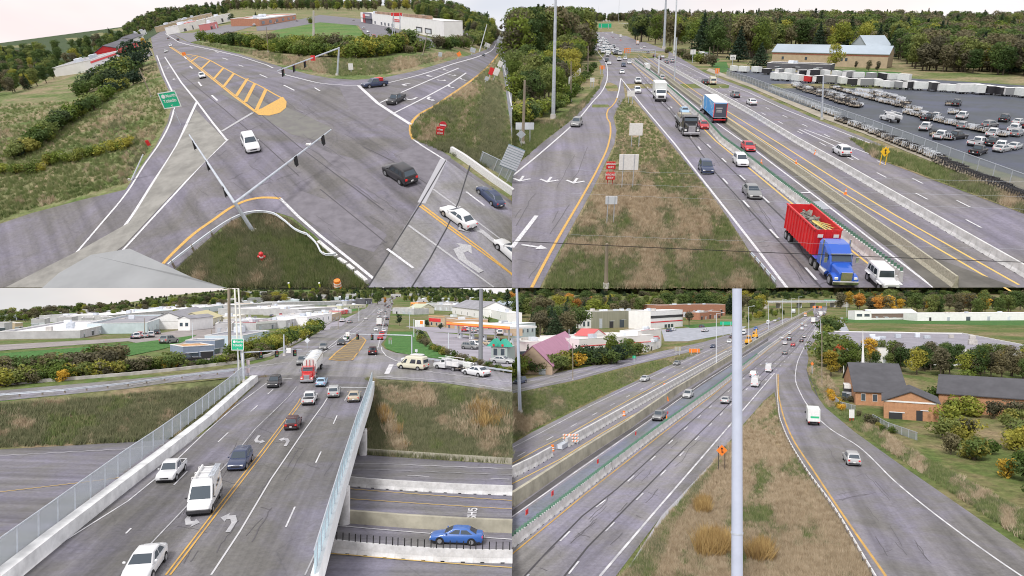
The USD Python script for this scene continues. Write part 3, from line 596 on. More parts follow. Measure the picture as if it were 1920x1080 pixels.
def leaves(pts, nrm, size, rng, droop=0.0):
    n = len(pts); a = rng.normal(size=(n, 3)); a -= nrm * (a * nrm).sum(1, keepdims=True) * .6; a /= np.linalg.norm(a, axis=1, keepdims=True)
    b = np.cross(nrm + rng.normal(size=(n, 3)) * .5, a); b /= np.linalg.norm(b, axis=1, keepdims=True); s = size * rng.uniform(.6, 1.4, (n, 1))
    V = np.stack([pts - a * s, pts - b * s * .6, pts + a * s, pts + b * s * .6], 1).reshape(-1, 3); i = np.arange(n) * 4
    return trimesh.Trimesh(V, np.vstack([np.c_[i, i + 1, i + 2], np.c_[i, i + 2, i + 3]]), process=False)
def crown(rng, lobes, n, size):
    P, N = [], []
    for c, r in lobes:
        c, r = np.array(c), np.array(r); m = max(8, int(n * (r[0] * r[2]) / sum(x[1][0] * x[1][2] for x in lobes))); d = rng.normal(size=(m, 3)); d /= np.linalg.norm(d, axis=1, keepdims=True)
        rad = rng.uniform(.62, 1.05, (m, 1)); P.append(c + d * r * rad); N.append(d / r)
    P, N = np.vstack(P), np.vstack(N); N /= np.linalg.norm(N, axis=1, keepdims=True); return leaves(P, N, size, rng)
def tree_kind(name, leaf, seed, h=12.0, w=4.2, n=1500, size=.34, conifer=False, sparse=False):
    rng = np.random.default_rng(seed); t = kind_of(name); tb = [tube((0, 0, -.3), (0, 0, h * .45), h * .022, h * .014, 8)]; lobes = []
    if conifer:
        tb.append(tube((0, 0, h * .4), (0, 0, h * .97), h * .014, .03, 6))
        for i in range(9):
            f = i / 8; z = h * (.12 + .84 * f); r = w * (1 - f) * .95 + .25
            for a in range(5):
                q = a * 1.257 + i * .7; lobes.append(((math.cos(q) * r * .5, math.sin(q) * r * .5, z), (r * .55, r * .55, h * .065)))
    else:
        for i in range(11):
            q = rng.uniform(0, 6.28); rr = w * rng.uniform(.1, .66); z = h * rng.uniform(.27, .84); c = np.array([math.cos(q) * rr, math.sin(q) * rr, z]); r = w * rng.uniform(.34, .56) * (1.15 - .45 * (z / h))
            lobes.append((c, (r, r, r * rng.uniform(.75, 1.0)))); tb.append(tube((0, 0, h * rng.uniform(.2, .42)), c, h * .008, .03, 5))
        lobes.append(((0, 0, h * .72), (w * .62, w * .62, h * .24)))
    part(t, 'trunk', join(tb), M_bark, 40); part(t, 'crown', crown(rng, lobes, n // (2 if sparse else 1), size), LEAF[leaf])
for i, (nm, lf) in enumerate((('green', 'green'), ('lime', 'lime'), ('brown', 'brown'), ('gold', 'gold'), ('orange', 'orange'), ('red', 'red'))):
    for v in range(3 if nm in ('green', 'lime', 'brown') else 1): tree_kind(f'tree_{nm}_{v}', lf, 10 * i + v, 12, 3.9 + .5 * v, 1500, .33, sparse=nm == 'brown' and v == 2)
tree_kind('tree_dark_0', 'dark', 71, 12, 3.6, 1700, .32, True); tree_kind('tree_dark_1', 'dark', 72, 12, 4.4, 1700, .34)
def bush_kind(name, leaf, seed, h=3.0, w=2.0, n=600, size=.2):
    rng = np.random.default_rng(seed); t = kind_of(name); lobes = []
    for i in range(8):
        q = rng.uniform(0, 6.28); rr = w * rng.uniform(0, .62); z = h * rng.uniform(.18, .74); r = w * rng.uniform(.36, .6); lobes.append(((math.cos(q) * rr, math.sin(q) * rr, z), (r, r, min(r, h * .3))))
    part(t, 'stems', join([tube((0, 0, -.1), c, .05, .02, 5) for c, _ in lobes]), M_bark); part(t, 'foliage', crown(rng, lobes, n, size), LEAF[leaf])
for i, lf in enumerate(('bush', 'green', 'lime', 'brown', 'gold', 'dark')):
    for v in range(2): bush_kind(f'bush_{lf}_{v}', lf, 200 + 5 * i + v)
def tuft_kind(name, leaf, seed, h=.7, n=16, spread=.35, w=.05):
    rng = np.random.default_rng(seed); V = []
    for i in range(n):
        q, r = rng.uniform(0, 6.28), spread * math.sqrt(rng.random()); b = np.array([math.cos(q) * r, math.sin(q) * r, -.05]); l = rng.normal(0, .25, 2) * h; t = b + [l[0], l[1], h * rng.uniform(.6, 1.1)]; s = np.array([math.sin(q * 3), math.cos(q * 3), 0]) * w
        V += [b - s, b + s, t]
    T = np.arange(len(V)).reshape(-1, 3); return trimesh.Trimesh(np.array(V), T, process=False), LEAF[leaf]
TUFTS = {'green': tuft_kind('g', 'blade', 1), 'dry': tuft_kind('d', 'dry', 2, .95, 18, .35, .045), 'grey': tuft_kind('y', 'greyblade', 3, .8, 18, .4, .05), 'gold': tuft_kind('o', 'reed', 4, 1.2, 30, .4, .03)}
def inside(poly, n, rng):
    pg = poly if isinstance(poly, Polygon) else Polygon(poly); x0, y0, x1, y1 = pg.bounds; out = []
    while sum(map(len, out)) < n:
        q = rng.uniform((x0, y0), (x1, y1), (n, 2)); out.append(q[shapely.contains_xy(pg, q[:, 0], q[:, 1])])
    return np.vstack(out)[:n]
def grass(P, name, poly, n, mix, label, seed, size=1.0, low=None, ground=None, thin=True):
    """uncountable tufts over a picture polygon; denser (per picture area) where they show larger"""
    rng = np.random.default_rng(seed); q = inside(poly, n, rng); W = (ground or (lambda q: P.g(q[:, 0], q[:, 1], low=low)))(q); N = P.n(q[:, 0], q[:, 1], low) if ground is None else np.tile([0, 0, 1.0], (n, 1))
    f = meshkit.fbm(np.c_[q / 42.0, np.full(n, seed)], 3, seed); order = list(mix); e = np.cumsum([mix[m] for m in order]); e = e / e[-1]
    r = np.clip((f - .5) * 1.9 + .5 + rng.normal(0, .12, n), 0, .999); idx = np.searchsorted(e, r)
    pi = UsdGeom.PointInstancer.Define(stage, numbered('/World', name)); path = str(pi.GetPath())
    for j, m in enumerate(order):
        pr = UsdGeom.Xform.Define(stage, f'{path}/{m}_tuft'); part(pr.GetPrim(), 'blades', TUFTS[m][0], TUFTS[m][1]); pi.GetPrototypesRel().AddTarget(pr.GetPath())
    pi.CreatePositionsAttr(Vt.Vec3fArray.FromNumpy(W.astype(np.float32))); pi.CreateProtoIndicesAttr(Vt.IntArray.FromNumpy(idx.astype(np.int32)))
    sc = (P.k * size * rng.uniform(.6, 1.35, n))[:, None] * np.ones(3); pi.CreateScalesAttr(Vt.Vec3fArray.FromNumpy(sc.astype(np.float32)))
    # up-tilt then spin
    an = rng.uniform(0, 6.28, n); z = np.array([0, 0, 1.0]); ax = np.cross(z, N); cs = N[:, 2]; w0 = 1 + cs; qt = np.c_[w0, ax]; qt /= np.linalg.norm(qt, axis=1, keepdims=True)
    sp = np.c_[np.cos(an / 2), np.zeros(n), np.zeros(n), np.sin(an / 2)]
    a, b = qt, sp; Q = np.c_[a[:, 0] * b[:, 0] - (a[:, 1:] * b[:, 1:]).sum(1), a[:, :1] * b[:, 1:] + b[:, :1] * a[:, 1:] + np.cross(a[:, 1:], b[:, 1:])]
    pi.CreateOrientationsAttr(Vt.QuathArray([Gf.Quath(*map(float, r_)) for r_ in Q]))
    tag(pi.GetPrim(), label, 'grass', kind='stuff')
# ---------------------------------------------------------------- builders for what stands in the four places
UL.up = UR.up = None; LL.up = LR.up = (0.0, 0.0, 1.0)
def text_on(parent, s, h, x, z, y, mt, bold=True):
    m = meshkit.text_mesh(s, h, .012, bold); v = np.array(m.vertices); w = v[:, 0].max() + v[:, 0].min()
    m = trimesh.Trimesh(np.c_[v[:, 0] - w / 2 + x, y - v[:, 2], v[:, 1] + z], m.faces, process=False); part(parent, 'lettering', m, mt)
def drive(P, kind, X, Y, to, label, cat='car', size=1.0, group=None, low=None):
    names = {'sedan': 'car', 'suv': 'sport_utility', 'pickup': 'pickup_truck', 'jeep': 'off_roader', 'van': 'cargo_van', 'camper': 'camper_van'}
    nm = names.get(kind.split('_')[0], 'box_truck' if kind.startswith('box_truck') else 'trailer' if 'trailer_' in kind and kind != 'trailer_truck' else 'pickup_truck' if kind == 'utility_pickup' else kind.replace('semi_white', 'semi_truck'))
    return copy_of(kind, nm, P.M(X, Y, to, size, low=low), label, cat, group)
def pole(P, X, Yb, Xt, Yt, r, label, mt=None, name='light_pole', cat='light pole', r2=None, group=None, lamp=None, cross=None, flange=True):
    M = P.M(X, Yb, up=P.up); t = xform(name, M); tag(t, label, cat, group); h = P.rise(X, Yb, Yt, P.up)
    o = P.g(X, Yb); top = o + P.frame(X, Yb, up=P.up)[2] * h * P.k; d = np.array([(Xt - 960) / F, 1, (540 - Yt) / F]); e = P.local(t.GetAttribute('xformOp:transform').Get(), d * top[1])[0]
    mt = mt or M_steel; part(t, 'shaft', tube((0, 0, -.3), e, r, r2 if r2 is not None else r * .6, 12), mt, 40)
    if flange: part(t, 'base', tube((0, 0, 0), (0, 0, r * 2.2), r * 1.7, r * 1.35, 12), M_conc)
    if lamp: a = part(t, 'arm', tube(e, e + np.array([lamp, 0, .25]), r * .4, r * .3), mt); part(a, 'lamp_head', bx(.9, .35, .16, e + np.array([lamp, 0, .2]), .05), M_pale)
    if cross:
        for i, (z, w) in enumerate(cross):
            a = part(t, 'crossarm', bx(w, .12, .14, (e[0], e[1], e[2] - z)), M_wood)
            for j in np.linspace(-w / 2 + .1, w / 2 - .1, 4): part(a, 'insulator', tube((e[0] + j, e[1], e[2] - z + .14), (e[0] + j, e[1], e[2] - z + .4), .06, .04, 6), M_pale)
    return t
def sign(P, x0, y0, x1, y1, yb, label, mt, posts=2, post_mt=None, name='road_sign', text=(), border=None, shape='rect', back=False, cat='sign', extra=None, group=None, yb2=None):
    X = (x0 + x1) / 2; M = P.M(X, yb, up=P.up); t = tag(xform(name, M), label, cat, group); p = float(P.p(X, yb)); w = (x1 - x0) / p
    hi, lo = P.rise(X, yb, y0, P.up), P.rise(X, yb, y1, P.up); h = hi - lo; pm = post_mt or M_steel
    if shape == 'rect':
        b = part(t, 'board', bx(w, .06, h, (0, 0, lo), .02), mt)
        if border: part(b, 'border', cat_frame(w, h, lo, .05 * w), border)
    elif shape == 'diamond':
        b = part(t, 'board', prism([(0, lo), (w / 2, lo + h / 2), (0, hi), (-w / 2, lo + h / 2)], .06), mt)
    else: b = part(t, 'board', disc(w / 2, .06, (0, 0, lo + h / 2)), mt)
    for i in range(posts):
        xx = (0 if posts == 1 else (-.28 * w, .28 * w)[i]); part(t, 'post', tube((xx, .07, -.3), (xx, .07, lo + h * .9), max(.05, .7 / p), seg=8), pm)
        if back: part(t, 'post_face', bx(.5 * 2.2 / p, .05, h, (xx, -.05, lo)), pm)
    for s, th, x, z, tm in text: text_on(b, s, th * h, x * w, lo + z * h, -.035, tm)
    if extra: extra(b, w, h, lo)
    return t
def cat_frame(w, h, z, e):
    return join([bx(w, .02, e, (0, -.035, z)), bx(w, .02, e, (0, -.035, z + h - e)), bx(e, .02, h - 2 * e, (-w / 2 + e / 2, -.035, z + e)), bx(e, .02, h - 2 * e, (w / 2 - e / 2, -.035, z + e))])
def scribble(parent, x, z, w, h, n, y, mt):
    rng = np.random.default_rng(n * 7 + int(w * 10)); part(parent, 'print', join([bx(w / n * rng.uniform(.4, .8), .02, h * rng.uniform(.6, 1), (x - w / 2 + w * (i + .5) / n, y, z)) for i in range(n)]), mt)
def signal_head(t, at, face, away, size=1.0, lit=None):
    """three-lamp signal hanging at a local point; face = unit vector it looks along"""
    f = np.array(face, float); f /= np.linalg.norm(f); s = np.cross([0, 0, 1], f); A = np.eye(4); A[:3, 0], A[:3, 1], A[:3, 2], A[:3, 3] = s, f, (0, 0, 1), at
    q = trimesh.util.concatenate([bx(.42 * size, .3 * size, 1.25 * size, (0, 0, -.62 * size), .05 * size)]); q.apply_transform(A); h = part(t, 'signal_head', q, M_dark)
    pl = bx(.75 * size, .03, 1.6 * size, (0, -.17 * size, -.8 * size)); pl.apply_transform(A); part(h, 'backplate', pl, M_black)
    for i, c in enumerate(('red', 'amber', 'green')):
        d = disc(.14 * size, .06, (0, .17 * size, (.38 - .38 * i) * size), seg=12); d.apply_transform(A); part(h, 'lens', d, mat('lens_' + c, {'red': (.25, .02, .02), 'amber': (.25, .14, .02), 'green': (.02, .2, .08)}[c], .3))
def mast(P, base, top, arms, label, r=.18, name='signal_mast'):
    """pole with one or more arms; arms = [(end pixel, [(signal pixel, kind)])]"""
    M = P.M(*base, up=P.up); t = tag(xform(name, M), label, 'traffic signal'); h = P.rise(base[0], base[1], top[1], P.up)
    tp = P.local(M, P.over(*top, base, h, P.up))[0]; part(t, 'pole', tube((0, 0, -.3), tp + np.array([0, 0, .15]), r, r * .8, 12), M_steel, 40); part(t, 'base', tube((0, 0, 0), (0, 0, .35), r * 1.8, r * 1.5, 10), M_conc)
    for end, heads in arms:
        e = P.local(M, P.over(*end, base, h * 1.03, P.up))[0]; a = part(t, 'arm', tube(tp, e, r * .75, r * .38, 10), M_steel, 40)
        for px, kind in heads:
            q = P.local(M, P.over(*px, base, h * 1.0, P.up))[0]; u = e - tp; u /= np.linalg.norm(u); s = np.clip((q - tp) @ u, .3, np.linalg.norm(e - tp)); q = tp + u * s
            if kind == 'signal' or kind == 'back':
                f = np.cross(u, [0, 0, 1]); f = f if (f[1] < 0) == (kind == 'signal') else -f; signal_head(t, q + np.array([0, 0, -.5]), f, 1, .85)
            elif kind == 'camera': part(t, 'detector', join([bx(.5, .25, .25, q + np.array([0, 0, .25]), .05), tube(q, q + np.array([0, 0, .3]), .05), bx(.2, .6, .18, q + np.array([.3, 0, .3]), .04)]), M_white)
            else: part(t, 'small_sign', bx(.8, .05, .9, q + np.array([0, -.15, -.5])), M_white if kind == 'white' else M_redpaint)
    return t
def building(P, a, b, depth, height, label, wall, roof, win=None, cat='building', name='commercial_building', parapet=.5, gable=None, doors=(), bands=(), units=0, seed=0, extra=None, group=None, wall_var=None, pitch=None):
    """front wall from picture point a to b (left to right), depth metres back, flat or gabled roof"""
    M = P.M(*a, to=b, up=P.up); t = tag(xform(name, M), label, cat, group); L = np.linalg.norm(P.g(*b) - P.g(*a)) / P.k; D, H = depth, height; th = .3
    part(t, 'front_wall', bx(L, th, H + .6, (L / 2, th / 2, -.6)), wall); part(t, 'back_wall', bx(L, th, H + .6, (L / 2, D - th / 2, -.6)), wall)
    for x in (th / 2, L - th / 2): part(t, 'side_wall', bx(th, D - 2 * th, H + .6, (x, D / 2, -.6)), wall_var or wall)
    if gable == 'x':
        g = pitch or min(D * .22, 5); part(t, 'roof', join([prism_roof(L, D, g, H)]), roof)
        for x in (.0, L): part(t, 'gable', trimesh.convex.convex_hull([(x - .1, .1, H), (x + .1, .1, H), (x - .1, D - .1, H), (x + .1, D - .1, H), (x - .1, D / 2, H + g - .1), (x + .1, D / 2, H + g - .1)]), wall)
    elif gable == 'y':
        g = pitch or min(L * .22, 5); m = prism_roof(D, L, g, H); v = np.array(m.vertices); m.vertices = np.c_[v[:, 1], v[:, 0], v[:, 2]]; m.invert(); part(t, 'roof', m, roof)
        for y in (.0, D): part(t, 'gable', trimesh.convex.convex_hull([(.1, y - .1, H), (.1, y + .1, H), (L - .1, y - .1, H), (L - .1, y + .1, H), (L / 2, y - .1, H + g - .1), (L / 2, y + .1, H + g - .1)]), wall)
    else:
        part(t, 'roof', bx(L - 2 * th, D - 2 * th, .2, (L / 2, D / 2, H - .2 - parapet)), roof)
        part(t, 'coping', join([bx(L + .1, th + .1, .12, (L / 2, th / 2, H)), bx(L + .1, th + .1, .12, (L / 2, D - th / 2, H)), bx(th + .1, D - 2 * th - .1, .12, (th / 2, D / 2, H)), bx(th + .1, D - 2 * th - .1, .12, (L - th / 2, D / 2, H))]), M_white)
        rng = np.random.default_rng(seed + 11 + int(L * 3)); units = units or int(min(5, L // 9))
        for i in range(units): part(t, 'roof_unit', bx(rng.uniform(1.5, 3), rng.uniform(1.5, 2.5), rng.uniform(1, 1.8), (rng.uniform(.1, .9) * L, rng.uniform(.25, .85) * D, H - parapet), .08), (M_pale, M_steel, M_conc)[i % 3])
    if win:
        for row in win:
            n, w, h, z = row[:4]; x0, x1 = row[4:6] if len(row) > 4 else (.04, .96)
            for i in range(n):
                x = L * (x0 + (x1 - x0) * (i + .5) / n); f = part(t, 'window', bx(w, .08, h, (x, -.02, z)), M_white); part(f, 'pane', bx(w * .9, .06, h * .9, (x, -.05, z + h * .05)), M_pane)
    if not win and not extra:
        n = int(min(7, max(2, L // 7))); rng = np.random.default_rng(int(L * 10) + seed)
        for i in range(n):
            dw, dh = rng.uniform(1.0, 3.2), rng.uniform(.35, .6) * H; f = part(t, 'doorway', bx(dw, .08, dh, (L * (i + rng.uniform(.3, .7)) / n, -.02, 0)), (M_pane, M_dark, M_steel, M_pale)[rng.integers(4)]); part(f, 'lintel', bx(dw + .3, .14, .15, (L * (i + .5) / n, -.04, dh)), M_pale)
    for x, w, h in doors: f = part(t, 'door', bx(w, .1, h, (x * L, -.03, 0)), M_pane)
    for z, h, m, *xx in bands:
        x0, x1 = xx if xx else (0, 1); part(t, 'band', bx(L * (x1 - x0) + .02, .12, h, (L * (x0 + x1) / 2, -.05, z)), m)
    if extra: extra(t, L, D, H)
    return t
def prism_roof(L, D, g, H, e=.4, th=.18):
    V = []
    for x in (-e, L + e): V += [(x, -e, H - e * g / D), (x, D / 2, H + g), (x, D + e, H - e * g / D), (x, D + e, H - e * g / D + th), (x, D / 2, H + g + th), (x, -e, H - e * g / D + th)]
    T = []
    for j in range(6): a, b = j, (j + 1) % 6; T += [(a, b, a + 6), (b, b + 6, a + 6)]
    for o in (0, 6): T += [(o, o + 1, o + 4), (o, o + 4, o + 5), (o + 1, o + 2, o + 3), (o + 1, o + 3, o + 4)]
    m = trimesh.Trimesh(np.array(V), T, process=False); m.fix_normals(); return m
def road(label_name, P, poly, mt, lift=.03, cell=12.0, low=None, holes=(), name='road'):
    r = tag(xform(name), None, None, None, 'structure'); tag(r, label_name); part(r, 'surface', sheet(P, poly, lift, cell, low, holes), mt); return r
def line(r, P, pts, w, mt, name='edge_line', **k):
    m = ribbon(P, pts, w, **k)
    if m is not None: part(r, name, m, mt)
def cracks(r, P, poly, n, seed, to, low=None, lift=.05):
    """sealed cracks wandering roughly along or across the lanes"""
    rng = np.random.default_rng(seed); m = mat('crack_fill', (0.095, 0.09, 0.10), .75)
    for i, (x, y) in enumerate(inside(poly, n, rng)):
        d = np.array(to, float); d /= np.linalg.norm(d); d = d if i % 3 else np.array([-d[1], d[0] * .35]); p = [(x, y)]
        for k in range(rng.integers(3, 9)): p.append((p[-1][0] + d[0] * 9 + rng.normal(0, 1.6), p[-1][1] + d[1] * 9 + rng.normal(0, 1.0)))
        p = [q for q in p if Polygon(poly).contains(Point(q))]
        if len(p) > 2: line(r, P, p, rng.uniform(.05, .10), m, 'crack_seal', low=low, lift=lift)
ARROW = {'left': Polygon([(0, -.35), (0, .35), (2.0, .35), (2.9, .9), (2.9, 1.5), (2.35, 1.5), (3.4, 2.6), (4.4, 1.5), (3.8, 1.5), (3.8, .5), (2.4, -.35)]),
         'ahead': Polygon([(0, -.2), (0, .2), (1.9, .2), (1.9, .75), (3.0, 0), (1.9, -.75), (1.9, -.2)]),
         'chevron': Polygon([(0, -.16), (0, .16), (2.1, .16), (1.2, 1.0), (1.5, 1.2), (2.9, 0), (1.5, -1.2), (1.2, -1.0), (2.1, -.16)])}
ARROW['right'] = shapely.affinity.scale(ARROW['left'], 1, -1, origin=(0, 0))
def arrow(r, P, X, Y, to, kind='left', size=1.0, mt=None, low=None, lift=.07, wide=1.0):
    x, y, z, o = P.frame(X, Y, to, low=low); v, f = trimesh.creation.triangulate_polygon(ARROW[kind], engine='earcut'); k = P.k * size
    c = v.mean(0); part(r, 'arrow', (o + (v[:, :1] - c[0]) * x * k + (v[:, 1:] - c[1]) * y * k * wide + z * lift * P.k, f), mt or M_line)
JERSEY = [(-.30, 0), (.30, 0), (.28, .08), (.16, .40), (.11, 1.1), (-.11, 1.1), (-.16, .40), (-.28, .08)]
def segments(P, pts, seg, kind, label, group, name='barrier_segment', low=None, most=60, cat='barrier', size=1.0, from_end=False, far=None):
    """separate barrier blocks end to end along a picture path (nearest ones singly; the rest as one mass)"""
    q = resample(P, pts, seg, low=low); q = q if from_end else q[::-1]
    n = min(most, len(q) - 1)
    for a, b in zip(q[:n], q[1:n + 1]): copy_of(kind, name, P.M((a[0] + b[0]) / 2, (a[1] + b[1]) / 2, to=tuple(b), size=size, low=low), label, cat, group)
    if len(q) - 1 > n + 1:
        m = extrude_along(P, [tuple(x) for x in q[n:]], far or JERSEY, step=30, low=low); p = part('/World', 'barrier_run', m, stage_mat(kind)); tag(p, label.replace('segment of', 'distant run of') + ', beyond the countable segments', 'barrier', kind='stuff')
SEGMAT = {}
def stage_mat(k): return SEGMAT[k]
def barrier_kind(name, mt, L, prof=JERSEY, extra=None):
    t = kind_of(name); SEGMAT[name] = mt; p = np.array(prof); m = loft([[(-L / 2 + .03, y, z) for y, z in p], [(L / 2 - .03, y, z) for y, z in p]]); part(t, 'block', m, mt); part(t, 'drain_slot', join([bx(.35, .64, .09, (x, 0, -.01)) for x in (-L * .25, L * .25)]), M_black)
    if extra: extra(t, L)
barrier_kind('jersey_pale', M_whiteconc, 3.6); barrier_kind('jersey_grey', M_conc, 3.6)
def slats(t, L):
    for i in range(6): part(t, 'glare_blade', bx(.06, .26, .36, (-L / 2 + .3 + i * .6, 0, 1.1)), mat('blade_green', (0.10, 0.21, 0.15), .6))
def posts_(t, L):
    for i in range(6): part(t, 'delineator', tube((-L / 2 + .3 + i * .6, 0, 1.08), (-L / 2 + .3 + i * .6, 0, 1.8), .05, seg=6), M_black)
barrier_kind('jersey_slats', M_whiteconc, 3.6, extra=slats); barrier_kind('jersey_posts', M_whiteconc, 3.6, extra=posts_)
def rail(P, pts, label, post=2.0, h=.75, curve=False, low=None, name='guardrail', mt=None):
    t = tag(xform(name), label, 'guardrail'); part(t, 'beam', extrude_along(P, pts, [(-.04, h - .32), (.04, h - .26), (-.02, h - .16), (.04, h - .06), (-.04, h), (-.09, h - .06), (-.13, h - .16), (-.09, h - .26)], curve=curve, step=6, low=low), mt or M_steel)
    for x, y in resample(P, pts, post, curve, low, .4):
        m = bx(.16, .2, h + .2, (0, .16, -.2)); A = np.array(P.M(x, y, up=P.up if low is None else (0, 0, 1), low=low)).T; m.apply_transform(A); part(t, 'post', m, M_wood)
    return t
def fence(P, pts, h, label, gap=3.0, name='chain_link_fence', low=None, z0=0.0, clear=.62, mt=None):
    t = tag(xform(name), label, 'fence'); part(t, 'mesh_panel', extrude_along(P, pts, [(-.015, z0), (.015, z0), (.015, z0 + h), (-.015, z0 + h)], step=12, low=low), mt or sheer('chain_link', (0.30, 0.33, 0.35), clear))
    part(t, 'top_rail', extrude_along(P, pts, [(-.04, z0 + h), (.04, z0 + h), (.04, z0 + h + .08), (-.04, z0 + h + .08)], step=12, low=low), M_steel)
    for x, y in resample(P, pts, gap, False, low, .2):
        m = tube((0, 0, z0 - .1), (0, 0, z0 + h + .05), .06, seg=6); m.apply_transform(np.array(P.M(x, y, up=P.up if low is None else (0, 0, 1), low=low)).T); part(t, 'post', m, M_steel)
    return t
def plant(P, kind, X, Y, px, label, cat='tree', group=None, base=12.0, wide=1.0, rng=None, low=None):
    s = px / float(P.p(X, Y)) / base; nm = {'tree': 'tree', 'bush': 'shrub'}[kind.split('_')[0]]; an = (rng or random).uniform(0, 6.28)
    return copy_of(kind, nm, P.M(X, Y, size=(s * wide, s * wide, s), up=P.up, yaw=an, low=low), label, cat, group)
def woods(P, poly, n, px, kinds, label, group, seed, cat='tree', base=12.0, wide=(.9, 1.3), stuff=False, name='distant_woods', real=None):
    if stuff: return wood_mass(P, poly, n, px, kinds, real or label, seed, base, wide, name)
    rng = np.random.default_rng(seed); q = inside(poly, n, rng); q = q[np.argsort(q[:, 1])]; ks = list(kinds); w = np.array([kinds[k] for k in ks], float); w /= w.sum()
    y0, y1 = q[:, 1].min(), q[:, 1].max()
    for x, y in q:
        k = ks[rng.choice(len(ks), p=w)]; k = k + '_' + str(rng.integers(3 if k in ('tree_green', 'tree_lime', 'tree_brown') else 2 if k.startswith('bush') or k == 'tree_dark' else 1))
        h = px[0] + (px[1] - px[0]) * (y - y0) / max(1, y1 - y0); plant(P, k, x, y, h * rng.uniform(.8, 1.2), label, cat, group, base, rng.uniform(*wide), rng)
def wood_mass(P, poly, n, px, kinds, label, seed, base, wide, name):
    """a far wood that reads as one mass"""
    rng = np.random.default_rng(seed); q = inside(poly, n, rng); ks = [k for k in kinds]; w = np.array([kinds[k] for k in ks], float); w /= w.sum(); W = P.g(q[:, 0], q[:, 1])
    pi = UsdGeom.PointInstancer.Define(stage, numbered('/World', name)); path = str(pi.GetPath())
    for k in ks:
        pr = UsdGeom.Xform.Define(stage, f'{path}/{k}'); pr.GetPrim().GetReferences().AddInternalReference(Sdf.Path(f'/World/Kinds/{k}_0')); pi.GetPrototypesRel().AddTarget(pr.GetPath())
    y0, y1 = q[:, 1].min(), q[:, 1].max(); h = (px[0] + (px[1] - px[0]) * (q[:, 1] - y0) / max(1, y1 - y0)) * rng.uniform(.75, 1.2, n) / P.p(q[:, 0], q[:, 1]) / base * P.k; wd = h * rng.uniform(*wide, n)
    pi.CreatePositionsAttr(Vt.Vec3fArray.FromNumpy(W.astype(np.float32))); pi.CreateProtoIndicesAttr(Vt.IntArray.FromNumpy(rng.choice(len(ks), n, p=w).astype(np.int32))); pi.CreateScalesAttr(Vt.Vec3fArray.FromNumpy(np.c_[wd, wd, h].astype(np.float32)))
    an = rng.uniform(0, 6.28, n); N = P.n(q[:, 0], q[:, 1]) if P.up is None else np.tile([0, 0, 1.0], (n, 1)); qt = np.c_[1 + N[:, 2], np.cross([0, 0, 1.0], N)]; qt /= np.linalg.norm(qt, axis=1, keepdims=True); b = np.c_[np.cos(an / 2), np.zeros(n), np.zeros(n), np.sin(an / 2)]
    Q = np.c_[qt[:, 0] * b[:, 0] - (qt[:, 1:] * b[:, 1:]).sum(1), qt[:, :1] * b[:, 1:] + b[:, :1] * qt[:, 1:] + np.cross(qt[:, 1:], b[:, 1:])]
    pi.CreateOrientationsAttr(Vt.QuathArray([Gf.Quath(*map(float, r_)) for r_ in Q])); tag(pi.GetPrim(), label, 'woods', kind='stuff')
def row(P, pts, gap_px, px, kinds, label, group, seed, cat='shrub', base=3.0, jit=3.0, wide=(1.0, 1.4), stuff=False):
    if stuff: return wood_mass(P, shapely.LineString(pts).buffer(jit), int(shapely.LineString(pts).length / gap_px * 1.5), px, kinds, label, seed, base, wide, 'shrub_mass')
    rng = np.random.default_rng(seed); q = ramp_px(pts, gap_px); ks = list(kinds); w = np.array([kinds[k] for k in ks], float); w /= w.sum()
    for x, y in q:
        k = ks[rng.choice(len(ks), p=w)] + '_' + str(rng.integers(2)); t = (x - q[0, 0]) / (q[-1, 0] - q[0, 0] + 1e-9); h = px[0] + (px[1] - px[0]) * t
        plant(P, k, x + rng.normal(0, jit), y + rng.normal(0, jit * .5), h * rng.uniform(.75, 1.25), label, cat, group, base, rng.uniform(*wide), rng)
def wire(name, label, a, b, r, sag=0.0, mt=None, n=24):
    a, b = np.array(a, float), np.array(b, float); s = np.linspace(0, 1, n)[:, None]; p = a + (b - a) * s - np.array([0, 0, 1.0]) * (4 * sag * s * (1 - s)); V, T = [], []
    m = join([tube(p[i], p[i + 1], r, seg=5) for i in range(n - 1)]); return tag(part('/World', name, m, mt or M_black), label, 'cable')
def at_depth(X, Y, Z): return np.array([(X - 960) / F * Z, Z, (540 - Y) / F * Z])
def seam_cut(kind, M, x_max=None, z_min=None):
    """a vehicle that the edge of its view cuts: every part of the kind, sliced by the plane of that edge"""
    A = np.array(M).T
    def walk(prim, dst):
        for c in prim.GetAllChildren():
            if not c.IsA(UsdGeom.Mesh): continue
            g = UsdGeom.Mesh(c); v = np.array(g.GetPointsAttr().Get(), float); f = np.array(g.GetFaceVertexIndicesAttr().Get()).reshape(-1, 3); w = v @ A[:3, :3].T + A[:3, 3]
            m = trimesh.Trimesh(w, f, process=False); m.merge_vertices()
            for nrm, org in (((-1, 0, 0), (x_max, 0, 0)) if x_max is not None else (None, None), ((0, 0, 1), (0, 0, z_min)) if z_min is not None else (None, None)):
                if nrm is not None and len(m.faces): m = trimesh.intersections.slice_mesh_plane(m, nrm, org)
            if len(m.faces) == 0: continue
            l = (np.c_[m.vertices, np.ones(len(m.vertices))] @ np.linalg.inv(A).T)[:, :3]
            b = UsdShade.MaterialBindingAPI(c).GetDirectBinding().GetMaterialPath(); q = part(dst, c.GetName().rstrip('0123456789').rstrip('_'), trimesh.Trimesh(l, m.faces, process=False), str(b), 35); walk(c, q)
    return walk
